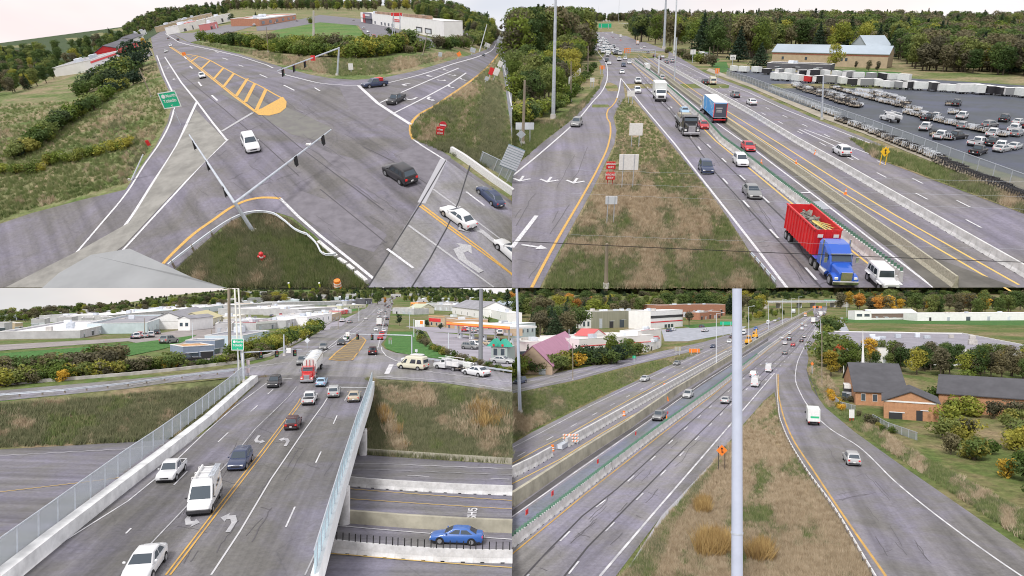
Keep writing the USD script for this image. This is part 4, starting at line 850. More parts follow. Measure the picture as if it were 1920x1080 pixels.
# ================================================================ upper left: the junction seen from its mast
def edge(X): return float(UL.c(np.clip(X, -80, 960)))
RA = along(UL, (400, 150), (800, 430))
T_ul = turf('rough_verge', [(0.08, 0.12, 0.04), (0.115, 0.155, 0.055), (0.18, 0.18, 0.095), (0.25, 0.20, 0.13), (0.13, 0.16, 0.06)], 14, 0.06, 1.2)
top = [(x, edge(x) + 10) for x in range(-60, 961, 20)]
g_ = part('/World', 'ground', sheet(UL, top + [(960, 540), (-60, 540)], 0.0, 10), T_ul); tag(g_, 'rough grass ground around the junction', kind='structure')
A_ul = asphalt('asphalt_junction', (0.135, 0.128, 0.145), 14, RA, .26, .20)
A_ul2 = asphalt('asphalt_ramp_grey', (0.14, 0.13, 0.15), 14, along(UL, (790, 213), (912, 128)), .2, .2)
main = [(283, 46), (296, 45), (312, 55), (322, 62), (345, 76), (356, 80), (400, 90), (450, 102), (500, 117), (545, 131), (580, 140), (620, 147), (665, 150), (720, 146), (780, 133), (840, 115), (890, 101), (915, 92), (924, 82), (921, 62), (919, 48),
        (926, 50), (936, 68), (941, 88), (932, 103), (912, 131), (882, 156), (842, 184), (816, 201), (791, 215), (777, 228), (773, 241), (775, 254), (786, 266), (832, 290), (850, 300), (960, 378), (960, 540), (700, 540), (640, 487), (588, 440), (548, 408), (520, 399), (486, 397), (448, 408), (415, 428), (372, 466), (330, 505), (290, 540),
        (-60, 540), (-60, 560), (-60, 440), (60, 400), (150, 376), (236, 356), (266, 311), (294, 271), (314, 231), (323, 196), (320, 176), (302, 141), (290, 106), (286, 90), (283, 70)]
island = [(367, 206), (424, 264), (330, 358), (232, 462), (120, 540), (10, 540), (150, 470), (243, 418), (333, 272)]
r = road('asphalt of the four-way junction and its slip roads', UL, main, A_ul, .04, 8, holes=[island])
part(r, 'island', sheet(UL, island, .07, 8), mat('island_concrete', (0.22, 0.215, 0.20), .85, .2, .03))
tag(part('/World', 'bridge_deck', sheet(UL, [(690, 540), (835, 300), (960, 385), (960, 540)], .09, 8), asphalt('deck_concrete', (0.21, 0.205, 0.23), 14, RA, .25, .14)), 'grooved concrete bridge deck in the corner of the junction view', kind='structure')
# side roads and yards
tag(part('/World', 'side_street', sheet(UL, [(322, 62), (356, 80), (380, 74), (430, 62), (480, 48), (480, 40), (420, 48), (360, 62), (340, 62)], .07, 8), mat('yard_asphalt', (0.16, 0.155, 0.17), .8, .15, .03)), 'side street to the shops beyond the hedge', kind='structure')
tag(part('/World', 'side_street', sheet(UL, [(160, 122), (283, 95), (287, 104), (170, 140)], .07, 8), MATS['yard_asphalt']), 'short side street beside the red roofed shops', kind='structure')
tag(part('/World', 'car_park', sheet(UL, [(560, 37), (600, 28), (680, 36), (700, 42), (840, 82), (800, 92), (730, 74), (690, 72), (672, 48), (600, 42), (520, 56), (482, 58), (480, 50)], .07, 8), mat('lot_asphalt', (0.14, 0.135, 0.155), .8, .15, .03)), 'car park before the white store', kind='structure')
tag(part('/World', 'car_park', sheet(UL, [(840, 48), (900, 66), (905, 80), (850, 80)], .07, 8), MATS['lot_asphalt']), 'small car park behind the white store', kind='structure')
tag(part('/World', 'lawn', sheet(UL, [(505, 62), (540, 48), (600, 40), (668, 48), (688, 72), (680, 86), (600, 86), (520, 82)], .06, 8), turf('mown_lawn', [(0.07, 0.14, 0.04), (0.10, 0.18, 0.055), (0.15, 0.17, 0.07)], 14, .05, 1.0)), 'mown green lawn beyond the hedge', kind='structure')
fw = [(919, 48), (930, 52), (960, 74), (960, 260), (955, 222), (947, 160), (939, 112), (934, 90), (928, 66)]
r2 = road('freeway falling away at the side of the junction view', UL, fw, asphalt('asphalt_freeway_teal', (0.20, 0.21, 0.23), 14, 1.2, .12, .2), .05, 6)
for pts in ([(939, 102), (950, 150), (960, 205)], [(938, 84), (960, 118)], [(932, 66), (960, 92)]): line(r2, UL, pts, .35, M_line)
# worn areas
wp = mat('worn_patch', (0.17, 0.16, 0.185), .8, scale=.05, col2=(0.12, 0.112, 0.13)); gp = mat('grey_patch', (0.16, 0.16, 0.145), .8, scale=.05, col2=(0.13, 0.125, 0.125))
for nm, pl, m in (('worn_patch', [(528, 376), (566, 362), (650, 392), (722, 442), (700, 470), (640, 452), (580, 412)], wp), ('worn_patch', [(600, 284), (660, 300), (716, 352), (700, 362), (640, 326)], wp), ('worn_patch', [(800, 270), (842, 296), (812, 342), (770, 320), (742, 290)], wp), ('grey_patch', [(492, 218), (536, 204), (560, 214), (618, 242), (600, 262), (548, 250)], gp), ('grey_patch', [(420, 176), (470, 178), (504, 200), (480, 206)], gp), ('worn_patch', [(640, 166), (672, 166), (730, 214), (700, 236), (660, 206)], wp)): part(r, nm, sheet(UL, Polygon(pl).buffer(3), .055, 8), m)
# painted lines
Y, W_ = M_yellow, M_line
line(r, UL, [(340, 101), (372, 106), (390, 112), (420, 128), (450, 144), (490, 163), (520, 180), (532, 186)], .32, Y, 'median_line', curve='p')
line(r, UL, [(318, 88), (345, 106), (375, 130), (400, 150), (440, 182), (478, 210)], .32, Y, 'median_line')
line(r, UL, [(321, 88), (348, 105), (378, 129), (403, 149), (443, 181), (480, 209)], .2, Y, 'median_line')
for a, b in (((350, 110), (372, 104)), ((357, 117), (371, 107)), ((376, 131), (394, 114)), ((400, 150), (419, 128)), ((418, 165), (439, 138)), ((443, 181), (464, 148)), ((460, 192), (478, 157)), ((481, 207), (499, 168))):
    line(r, UL, [a, b], .62, Y, 'hatch_line', lift=.075)
part(r, 'median_nose', sheet(UL, Polygon([(479, 210), (492, 205), (530, 184), (536, 192), (535, 202), (524, 211), (505, 216), (486, 215)]).buffer(1.5), .085, 6), Y)
line(r, UL, [(310, 63), (335, 79), (352, 84), (400, 94), (450, 106), (500, 122), (512, 128)], .32, W_); line(r, UL, [(522, 137), (560, 147), (605, 157), (640, 160), (672, 161)], .32, W_, curve='p')
line(r, UL, [(722, 157), (760, 148), (800, 137), (850, 120), (900, 105), (925, 92), (930, 82)], .32, W_, curve='p')
line(r, UL, [(672, 161), (708, 194), (740, 215), (770, 234)], .6, W_, 'stop_line', lift=.075)
line(r, UL, [(775, 262), (770, 250), (769, 240), (774, 227), (789, 213), (815, 199), (840, 182), (880, 154), (912, 128), (934, 102)], .45, Y, curve='p')
line(r, UL, [(775, 262), (792, 274), (830, 298), (880, 333), (960, 393)], .3, W_, curve='p')
line(r, UL, [(713, 193), (728, 186)], .3, W_, 'lane_line'); line(r, UL, [(752, 174), (800, 153), (860, 128)], .3, W_, 'lane_line'); line(r, UL, [(738, 213), (790, 187), (840, 160), (874, 137)], .3, W_, 'lane_line')
for x, y in ((770, 186), (828, 151), (848, 141)): arrow(r, UL, x, y, (x - 15, y + 8), 'right', .62)
for x, y in ((807, 186), (845, 163), (867, 149)): arrow(r, UL, x, y, (x - 14, y + 9), 'left', .62)
for x, y in ((761, 159), (805, 143), (835, 131)): arrow(r, UL, x, y, (x - 20, y + 3), 'left', .62)
line(r, UL, [(294, 104), (308, 141), (326, 178)], .3, W_); line(r, UL, [(309, 107), (340, 155), (370, 192), (400, 232), (426, 264)], .3, W_)
line(r, UL, [(328, 198), (319, 231), (300, 268), (270, 311), (240, 359), (190, 420), (120, 500), (80, 540)], .3, W_, curve='p')
line(r, UL, [(369, 192), (352, 229), (333, 271), (286, 345), (238, 419), (170, 500), (130, 540)], .45, W_, curve='p')
line(r, UL, [(427, 262), (380, 307), (330, 362), (238, 462), (160, 540)], .35, W_)
line(r, UL, [(416, 247), (444, 230), (474, 212)], .5, M_wornline, 'stop_line', lift=.075)
for a, b in (((440, 70), (441, 70)), ((345, 106), (350, 111)), ((356, 124), (361, 129)), ((372, 154), (378, 162)), ((397, 179), (408, 189)), ((404, 97), (410, 99)), ((417, 109), (427, 112)), ((447, 122), (456, 125)), ((487, 140), (501, 146)), ((532, 160), (552, 170)), ((590, 165), (600, 171))): line(r, UL, [a, b], .3, W_, 'lane_dash')
for x, y in ((315, 128), (326, 149)): arrow(r, UL, x, y, (x + 4, y + 16), 'ahead', 1.0, M_wornline)
line(r, UL, [(306, 495), (330, 470), (365, 438), (400, 413), (440, 386), (468, 375), (495, 371), (526, 373)], .5, Y, curve='p')
line(r, UL, [(526, 373), (560, 407), (600, 442), (660, 490), (721, 540)], .35, W_)
for o in (0, 4): line(r, UL, [(787 + o, 388 - o * .6), (840 + o, 428 - o * .6), (900 + o, 472 - o * .6), (962, 518 - o * .2)], .28, Y, 'centre_line', lift=.12)
line(r, UL, [(726, 468), (775, 504)], .3, W_, 'lane_dash', lift=.12); line(r, UL, [(874, 361), (908, 387)], .3, W_, 'lane_dash', lift=.12)
line(r, UL, [(766, 424), (820, 463), (880, 507), (925, 540)], .28, M_wornline, 'lane_line', lift=.12); line(r, UL, [(812, 356), (850, 384), (905, 425), (945, 455)], .25, M_wornline, 'lane_line', lift=.12)
line(r, UL, [(832, 300), (812, 340), (790, 382)], 1.0, mat('worn_stop', (0.36, 0.36, 0.39), .8), 'stop_line', lift=.11)
line(r, UL, [(882, 307), (860, 378), (838, 428), (806, 486), (772, 540)], .14, M_dark, 'expansion_joint', lift=.12)
line(r, UL, [(836, 302), (788, 384), (690, 540)], .16, M_dark, 'expansion_joint', lift=.115)
for pts in ([(340, 140), (420, 205), (500, 275), (560, 330)], [(460, 190), (560, 275), (720, 395)], [(600, 355), (680, 420), (724, 456)], [(680, 275), (735, 302), (800, 345)]): line(r, UL, pts, .16, mat('tar_seam', (0.07, 0.065, 0.075), .7), 'tar_seam', lift=.06)
arrow(r, UL, 876, 482, (858, 470), 'right', 1.25, M_wornline, lift=.12); arrow(r, UL, 893, 437, (878, 425), 'left', 1.1, M_wornline, lift=.12)
cracks(r, UL, [(430, 200), (620, 170), (760, 270), (830, 310), (700, 520), (540, 375), (300, 440), (420, 270)], 46, 5, (.8, .6), lift=.062)
# rim of the mast housing
rim = [(70, 548), (110, 512), (170, 478), (243, 466), (300, 492), (360, 520), (425, 540), (425, 548)]
v, f = trimesh.creation.triangulate_polygon(Polygon(rim), engine='earcut'); c0 = UL.g(v[:, 0], v[:, 1]) * .93; c1 = UL.g(v[:, 0], v[:, 1]) * .935
hull = trimesh.util.concatenate([trimesh.Trimesh(c0, f, process=False)]); b = Polygon(rim).exterior.coords[:-1]; bp = np.array(b); q0 = UL.g(bp[:, 0], bp[:, 1]) * .93; q1 = q0 + UL.n(bp[:, 0], bp[:, 1]) * -14.0; n = len(b)
side = trimesh.Trimesh(np.vstack([q0, q1]), [(i, (i + 1) % n, n + i) for i in range(n)] + [((i + 1) % n, n + (i + 1) % n, n + i) for i in range(n)], process=False)
hm = trimesh.util.concatenate([hull, side]); hm = trimesh.intersections.slice_mesh_plane(hm, (0, 0, 1), (0, 0, 0)); tag(part('/World', 'mast_platform', hm, mat('housing_grey', (0.24, 0.25, 0.26), .6, .1, .01)), 'smooth grey curved rim of a mast platform in the corner of the junction', 'platform')
# corner grass, guardrail, barrier
grass(UL, 'corner_grass', [(330, 512), (375, 472), (420, 434), (450, 414), (486, 404), (520, 408), (548, 420), (600, 462), (688, 538), (420, 538)], 7000, {'green': .42, 'grey': .52, 'dry': .06}, 'dark rough grass in the corner by the signal mast', 61, .8)
tag(part('/World', 'bare_soil', sheet(UL, [(328, 512), (375, 470), (420, 431), (450, 411), (486, 400), (520, 402), (548, 413), (600, 455), (695, 540), (300, 540)], .05, 8), turf('dark_soil_grass', [(0.035, 0.040, 0.022), (0.06, 0.062, 0.035), (0.055, 0.07, 0.025)], 14, .1, 1.5)), 'dark weedy ground in the corner inside the guardrail', kind='structure')
grass(UL, 'verge_grass', [(775, 262), (772, 240), (792, 216), (882, 158), (930, 108), (955, 240), (958, 330), (850, 292)], 5000, {'grey': .5, 'green': .36, 'dry': .14}, 'mixed dry grass on the slope between ramp and freeway', 62, .75)
grass(UL, 'verge_grass', [(352, 80), (450, 98), (560, 130), (640, 143), (720, 140), (860, 104), (850, 98), (700, 112), (560, 108), (480, 96), (400, 82)], 3200, {'green': .4, 'grey': .25, 'dry': .35}, 'strip of dry and green grass before the hedge', 63, .7)
rail(UL, [(322, 508), (368, 471), (410, 440), (440, 421), (465, 411), (490, 408), (512, 411), (534, 424), (556, 442), (578, 451)], 'weathered guardrail bending round the corner by the signal mast', curve='p', post=3.0, h=1.0, mt=M_pale)
rail(UL, [(578, 452), (596, 470), (604, 485), (616, 490), (632, 488)], 'short flared end of the corner guardrail', curve='p', post=2.2, h=1.0, mt=M_pale)
for i, (a, b) in enumerate((((598, 459), (632, 487)), ((636, 491), (650, 500)), ((653, 503), (664, 512)), ((668, 516), (688, 533)))):
    tag(part('/World', 'kerb_barrier', extrude_along(UL, [a, b], [(-.25, 0), (.25, 0), (.2, .55), (-.2, .55)], step=6), M_whiteconc), ['long pale rail block where the flared guardrail ends', 'short pale block next to the long rail block', 'middle pale block with dark gaps each side', 'pale block nearest the orange barrel'][i], 'barrier')
tag(part('/World', 'bridge_barrier', extrude_along(UL, [(845, 286), (868, 300), (886, 313), (925, 342), (960, 366)], [(-.3, 0), (.3, 0), (.25, .9), (-.25, .9)], step=8), M_whiteconc), 'white concrete parapet along the bridge end of the junction', 'barrier')
fence(UL, [(897, 306), (930, 322), (960, 344)], 1.8, 'chain link fence on the slope behind the white bridge parapet', 2.2)
def bars(b, w, h, lo):
    for i in range(9): part(b, 'rib', bx(w, .04, .08 * h, (0, -.05, lo + h * (.04 + i * .105))), M_pale)
sign(UL, 925, 276, 958, 316, 338, 'large grey sign of horizontal ribs seen from behind by the parapet', mat('sign_back', (0.22, 0.30, 0.36), .5), extra=bars)
# mast arms and signals
mast(UL, (477, 435), (440, 381), [((355, 253), [((425, 352), 'back'), ((392, 304), 'back'), ((366, 266), 'back')]), ((621, 243), [((546, 295), 'back'), ((572, 276), 'camera'), ((601, 257), 'back')])], 'grey signal mast with two long arms in the near corner', .24)
mast(UL, (632, 141), (636, 90), [((520, 133), [((523, 131), 'signal'), ((545, 123), 'signal'), ((571, 115), 'signal'), ((586, 109), 'red')])], 'pale signal mast with one arm across the far approach', .2)
def north(b, w, h, lo):
    part(b, 'shield', disc(.11 * w, .02, (-.26 * w, -.04, lo + .74 * h)), M_white)
sign(UL, 322, 172, 356, 202, 236, 'tilted green guide sign over the slip road', M_green, 1, text=[('North', .17, .16, .66, M_white), ('Toledo', .18, 0, .36, M_white), ('<', .16, 0, .08, M_white)], border=M_white, name='guide_sign', extra=north)
for X, Yb, Xt, Yt, rr, lb, mt in ((588, 86, 588, 20, .42, 'thick grey concrete pole on the lawn edge', M_conc), (503, 98, 499, 50, .16, 'yellowish wooden pole rising from the hedge', M_wood), (792, 104, 801, 64, .16, 'leaning wooden pole before the loading doors', M_wood), (899, 97, 913, 46, .2, 'tall pale pole where the ramp meets the woods', M_pale), (882, 93, 888, 74, .16, 'short pole beside the ramp sign', M_wood), (284, 182, 261, 128, .14, 'thin leaning pole on the left grass bank', M_wood), (377, 76, 373, 55, .16, 'left pole of a pair at the side street', M_wood), (382, 75, 379, 55, .16, 'right pole of a pair at the side street', M_wood), (387, 56, 385, 32, .16, 'dark pole before the long white roofs', M_wood), (735, 73, 737, 28, .16, 'left leg pole of the store sign', M_steel), (748, 73, 751, 28, .16, 'right leg pole of the store sign', M_steel)):
    pole(UL, X, Yb, Xt, Yt, rr, lb, mt, 'utility_pole', 'pole')
pole(UL, 243, 338, 268, 290, .12, 'pale thin rail post on the left bank by the slip road', M_pale, 'marker_post', 'post')
sign(UL, 736, 24, 756, 30, 73, 'red store sign raised on two legs', M_redpaint, 2, name='store_sign')
sign(UL, 822, 228, 836, 241, 250, 'round red and white no entry sign on the slope', mat('no_entry_red', (0.6, 0.04, 0.06), .5), 1, shape='disc', extra=lambda b, w, h, lo: part(b, 'bar', bx(w * .8, .02, h * .2, (0, -.045, lo + h * .4)), M_white))
sign(UL, 817, 238, 832, 253, 256, 'red framed sign with white lettering below the no entry sign', M_redpaint, 2, extra=lambda b, w, h, lo: [scribble(b, 0, lo + h * z, w * .7, h * .26, 5, -.045, M_white) for z in (.15, .58)])
for a in ((919, 128, 929, 141, 152, 'white square sign back on the slope beside the orange one'), (929, 115, 937, 125, 131, 'small white square sign nearest the freeway'), (906, 144, 913, 151, 156, 'small grey sign low on the slope'), (654, 119, 663, 131, 136, 'small white sign on the dry grass by the signal mast'), (879, 90, 889, 98, 103, 'grey angled sign back beside the ramp'), (821, 98, 828, 106, 110, 'small pinkish sign at the edge of the ramp')): sign(UL, *a[:4], a[4], a[5], M_white if 'white' in a[5] else M_steel, 1)
sign(UL, 911, 127, 919, 140, 150, 'tall red sign on the slope before the white square', M_redpaint, 1); sign(UL, 853, 96, 863, 107, 112, 'orange works sign beyond the ramp', M_orange, 1, shape='diamond'); sign(UL, 343, 98, 350, 104, 106, 'small orange sign at the tip of the hatched median', M_orange, 1)
sign(UL, 906, 81, 916, 88, 92, 'pale board at the foot of the woods', M_white, 2, name='board'); sign(UL, 278, 263, 285, 273, 276, 'small red sign on the left bank', M_redpaint, 1)
t = tag(xform('hydrant', UL.M(493, 492, size=1.5)), 'red and white fire hydrant in the corner grass', 'hydrant'); part(t, 'barrel', tube((0, 0, 0), (0, 0, .7), .16, .14), M_redpaint, 40); part(t, 'bonnet', trimesh.creation.icosphere(2, .17).apply_translation((0, 0, .72)), M_redpaint, True); part(t, 'band', tube((0, 0, .45), (0, 0, .56), .17), M_white); part(t, 'outlet', disc(.08, .55, (0, 0, .5), 'x'), M_redpaint)
t = tag(xform('traffic_drum', UL.M(634, 539, size=(1.3, 1.3, .9))), 'orange traffic drum with grey stripes at the edge of the corner grass', 'traffic drum'); part(t, 'body', tube((0, 0, 0), (0, 0, 1), .32, .25), M_orange, 40); part(t, 'stripe', tube((0, 0, .55), (0, 0, .7), .295, .285), M_white); part(t, 'stripe', tube((0, 0, .25), (0, 0, .4), .32, .30), M_white)
for x, lb in ((543, 'yellow marker post left of the traffic drum'), (600, 'yellow marker post next to the traffic drum')):
    t = tag(xform('marker_post', UL.M(x, 539.5)), lb, 'post'); part(t, 'shaft', tube((0, 0, 0), (0, 0, .55), .09), mat('post_lime', (0.55, 0.62, 0.05), .5)); part(t, 'cap', tube((0, 0, .55), (0, 0, .62), .1), M_white)
# vehicles
for a in (('suv_white', 471, 277, (482, 298), 'white car heading out of the junction past the island', 'car', 1.08), ('suv_black', 750, 334, (716, 313), 'black estate car crossing the middle of the junction', 'car', 1.22), ('sedan_white', 857, 414, (829, 395), 'white saloon on the bridge deck behind the black estate', 'car', 1.06), ('sedan_navy', 917, 374, (898, 357), 'dark blue saloon beside the white bridge parapet', 'car', .95),
          ('pickup_navy', 703, 163, (686, 165), 'blue pickup with a red load turning off the ramp', 'pickup truck', .84), ('pickup_black', 743, 192, (724, 202), 'black pickup waiting at the ramp stop line', 'pickup truck', .80), ('pickup_white', 380, 146, (385, 156), 'pale pickup passing beside the hatched median', 'pickup truck', .62), ('sedan_silver', 312, 98, (318, 104), 'silver car where the side street meets the main road', 'car', .62), ('sedan_black', 906, 105, (893, 108), 'small black car far up the ramp', 'car', .55),
          ('sedan_white', 320, 87, (325, 90), 'white car at the mouth of the far shopping street', 'car', .6), ('suv_black', 334, 76, (330, 74), 'black car turning into the side street', 'car', .55), ('suv_grey', 316, 73, (312, 70), 'grey car in the far street beyond the white one', 'car', .55),
          ('suv_silver', 682, 55, (674, 52), 'silver car parked nearest the store entrance', 'car', .62), ('sedan_white', 690, 61, (681, 58), 'white car parked in the middle of the row of three', 'car', .62), ('suv_red', 701, 70, (693, 67), 'red car parked by the end of the hedge', 'car', .62), ('sedan_grey', 663, 39, (655, 37), 'dark car driving in before the store', 'car', .6), ('pickup_white', 477, 49, (486, 46), 'white pickup parked by the orange brick building', 'pickup truck', .7), ('sedan_white', 515, 44, (524, 42), 'white car against the orange brick wall', 'car', .7), ('suv_grey', 557, 40, (566, 38), 'grey car at the end of the orange brick building', 'car', .65)):
    drive(UL, *a[:4], a[4], a[5], a[6])
t = tag(xform('load', UL.M(711, 161, (694, 163), .84)), 'red crate in the bed of the blue pickup', 'crate'); part(t, 'crate', bx(1.5, 1.5, .6, (0, 0, 1.15), .05), M_redpaint); part(t, 'lid', bx(1.55, 1.55, .06, (0, 0, 1.75)), M_redpaint)
drive(UL, 'box_truck_white', 950, 118, (954, 130), 'white box truck on the freeway at the edge of the junction view', 'truck', .42)
for i, (x, y) in enumerate(((955, 154), (954, 138), (943, 92), (936, 78), (930, 62), (925, 55), (944, 103))): drive(UL, ('sedan_white', 'suv_grey', 'sedan_silver', 'suv_white')[i % 4], x, y, (x + 2, y + 8), 'small car in the freeway queue at the side of the junction view', 'car', .42 if y > 90 else .3, 'freeway queue by the junction')
# stores and roofs
wallw = mat('white_wall', (0.78, 0.78, 0.78), .75, .05, .5); roofw = mat('white_roof', (0.80, 0.80, 0.82), .8, .07, .12); roofb = mat('brown_roof', (0.26, 0.17, 0.12), .85, .3, .3); brickw = mat('orange_brick', (0.46, 0.22, 0.14), .85, .12, 2.0); roofd = mat('dark_roof', (0.10, 0.10, 0.12), .85, .2, .3); roofg = mat('grey_roof', (0.28, 0.28, 0.31), .85, .15, .2); tanw = mat('tan_wall', (0.44, 0.35, 0.24), .85, .1, .6)
def store(t, L, D, H):
    e = part(t, 'entrance', bx(L * .14, .5, H * 1.05, (L * .14, -.25, 0)), mat('entrance_grey', (0.20, 0.20, 0.26), .7)); part(e, 'canopy', bx(L * .16, 1.6, .25, (L * .14, -1.0, H * .45)), M_dark); part(e, 'nameboard', bx(L * .10, .1, H * .16, (L * .14, -.56, H * .72)), M_white); part(e, 'red_panel', bx(L * .04, .2, H * .9, (L * .085, -.6, 0)), M_redpaint)
    for x in (.26, .36, .41, .46, .51): part(t, 'window', bx(L * .02, .1, H * .25, (L * x, -.05, H * .08)), M_pane)
    s = part(t, 'wall_sign', bx(L * .09, .1, H * .22, (L * .56, -.06, H * .55)), M_redpaint); scribble(s, L * .56, H * .62, L * .07, H * .09, 6, -.12, M_white)
    for x in (.80, .88): d = part(t, 'dock_door', bx(L * .055, .1, H * .36, (L * x, -.06, .05 * H)), M_dark); part(d, 'panel', bx(L * .04, .06, H * .24, (L * x, -.12, .08 * H)), M_pale)
    part(t, 'brown_ridge', bx(L * .62, 2.4, 1.4, (L * .52, D * .45, H - .3)), roofb)
building(UL, (677, 41), (833, 79), 7, 5.4, 'long white store with a grey entrance and red signs', wallw, roofw, extra=store, name='store', units=3)
def brick(t, L, D, H):
    for i in range(6): part(t, 'window', bx(L * .06, .1, H * .4, (L * (.08 + .165 * i), -.05, H * .2)), M_pane)
building(UL, (487, 49), (556, 37), 14, 3.6, 'long low orange brick building behind the hedge', brickw, roofw, extra=brick, bands=[(3.1, .5, M_white)])
building(UL, (338, 61), (437, 42), 8, 3.6, 'long white roofed warehouse beyond the side street', wallw, roofw, units=4); building(UL, (318, 56), (342, 50), 10, 3.5, 'small purple grey roofed block before the hill', tanw, roofg); building(UL, (352, 57), (372, 53), 6, 4, 'red fronted shop by the pole', M_redpaint, roofw); building(UL, (395, 56), (410, 52), 5, 3, 'small red and pink kiosk before the warehouse', mat('pink_wall', (.55, .2, .2), .8), roofw); building(UL, (342, 48), (400, 34), 10, 3.5, 'grey strip of shops beyond the white warehouse', tanw, roofg)
building(UL, (228, 108), (262, 93), 9, 3.4, 'red gabled shop on the left bank', M_redpaint, roofd, gable='x'); building(UL, (176, 132), (228, 112), 12, 3.2, 'white shop with a striped front at the far left', wallw, roofg, bands=[(2.2, .6, M_redpaint)]); building(UL, (250, 85), (272, 76), 8, 3, 'dark roofed house left of the street', wallw, roofd, gable='x'); building(UL, (262, 70), (276, 64), 6, 3, 'small pale house at the far end of the street', wallw, roofd)
# hedge, bushes, trees
row(UL, [(383, 77), (420, 82), (470, 90), (520, 97), (570, 104), (620, 107), (680, 108), (720, 104), (760, 96)], 7, (16, 34), {'bush_bush': 4, 'bush_lime': 2, 'bush_green': 2, 'bush_brown': 1}, 'shrub in the long hedge beyond the junction', 'long hedge beyond the junction', 301, jit=2.5)
row(UL, [(420, 78), (480, 84), (560, 96), (640, 98), (720, 94), (770, 90)], 8, (14, 30), {'bush_bush': 3, 'bush_green': 3, 'bush_brown': 2, 'bush_lime': 1}, 'rear of the long hedge beyond the junction', '', 302, jit=3, stuff=True)
row(UL, [(760, 99), (800, 95), (850, 89), (905, 82)], 7, (24, 16), {'bush_green': 3, 'bush_brown': 2, 'bush_bush': 2}, 'belt of shrubs behind the ramp signs', '', 303, jit=3, stuff=True)
woods(UL, [(770, 12), (800, 14), (850, 24), (900, 44), (920, 62), (926, 84), (905, 82), (880, 66), (850, 48), (780, 32)], 260, (20, 28), {'tree_green': 4, 'tree_lime': 1.5, 'tree_brown': 2, 'tree_dark': 1}, 'leafy tree in the woods on the ridge behind the store', 'woods on the ridge behind the store', 304, stuff=True)
woods(UL, [(420, 13), (760, 13), (780, 20), (700, 20), (430, 20)], 260, (15, 18), {'tree_green': 3, 'tree_brown': 2, 'tree_lime': 1}, 'small tree of the tree line above the shops', 'tree line above the shops', 305, stuff=True)
woods(UL, [(236, 60), (262, 44), (300, 26), (360, 20), (430, 13), (430, 30), (380, 34), (320, 48), (290, 56), (262, 72), (236, 92)], 420, (12, 15), {'tree_green': 4, 'tree_brown': 1, 'tree_dark': 1}, 'tree on the wooded hill at the end of the street', 'wooded hill at the end of the street', 306, stuff=True)
woods(UL, [(-50, 110), (60, 104), (150, 88), (236, 66), (236, 96), (170, 118), (60, 170), (-50, 190)], 240, (20, 34), {'tree_green': 4, 'tree_lime': 1, 'tree_brown': 1, 'tree_dark': 1}, 'tree in the wooded left flank beyond the bank', 'wooded left flank', 307, stuff=True)
row(UL, [(150, 180), (200, 160), (240, 140), (262, 132)], 6, (44, 20), {'bush_green': 3, 'bush_dark': 2, 'bush_bush': 2}, 'dark shrubbery high on the left bank', '', 308, jit=6, stuff=True); row(UL, [(30, 300), (120, 240), (200, 190), (246, 160)], 9, (34, 24), {'bush_green': 3, 'bush_dark': 2, 'bush_bush': 2}, 'dark bush on the left bank of the slip road', 'bushes on the left bank', 309); row(UL, [(-40, 330), (60, 320), (150, 300), (243, 276)], 16, (24, 18), {'bush_lime': 2, 'bush_bush': 2}, 'bright bush low on the left bank', 'bright bushes low on the bank', 310)
grass(UL, 'bank_grass', [(-50, 200), (150, 190), (262, 140), (286, 108), (318, 182), (308, 232), (236, 345), (60, 392), (-50, 430)], 5200, {'green': .78, 'dry': .12, 'grey': .1}, 'green and tan grass on the left bank', 64, .75)
plant(UL, 'tree_gold_0', 275, 92, 22, 'golden tree between the red shop and the street', 'tree'); plant(UL, 'tree_lime_0', 262, 66, 12, 'yellow green tree before the hill at the left', 'tree'); plant(UL, 'tree_dark_1', 436, 45, 19, 'round dark tree before the white warehouse', 'tree', wide=1.3); plant(UL, 'tree_dark_0', 480, 34, 12, 'small dark conifer left of the orange brick building', 'tree'); plant(UL, 'tree_lime_1', 870, 70, 12, 'small yellow tree in the rear car park', 'tree'); plant(UL, 'bush_lime_0', 583, 44, 12, 'round green bush on the lawn by the thick pole', 'shrub', base=3.0)
for x, y in ((733, 66), (740, 68), (763, 70), (729, 62), (758, 76)): plant(UL, 'bush_dark_0', x, y, 10, 'small dark shrub along the store front', 'shrub', 'shrubs along the store front', 3.0)
# white saloon cut by the edge of the view
Mc = UL.M(957, 481, (940, 466), 1.08); t = tag(xform('car', Mc), 'front half of a white saloon entering at the edge of the junction view', 'car'); seam_cut('sedan_white', Mc, x_max=0.0)(stage.GetPrimAtPath('/World/Kinds/sedan_white'), t)
tag(part('/World', 'hill', sheet(UL, [(-60, edge(-60) + 11), (240, edge(240) + 11), (300, edge(300) + 11), (360, edge(360) + 11), (440, 14), (300, 60), (236, 100), (-60, 190)], .12, 8), turf('hill_green', [(0.045, 0.07, 0.035), (0.06, 0.085, 0.04), (0.05, 0.07, 0.05)], 14, .03, .5)), 'wooded hillside at the left of the junction view', kind='structure')
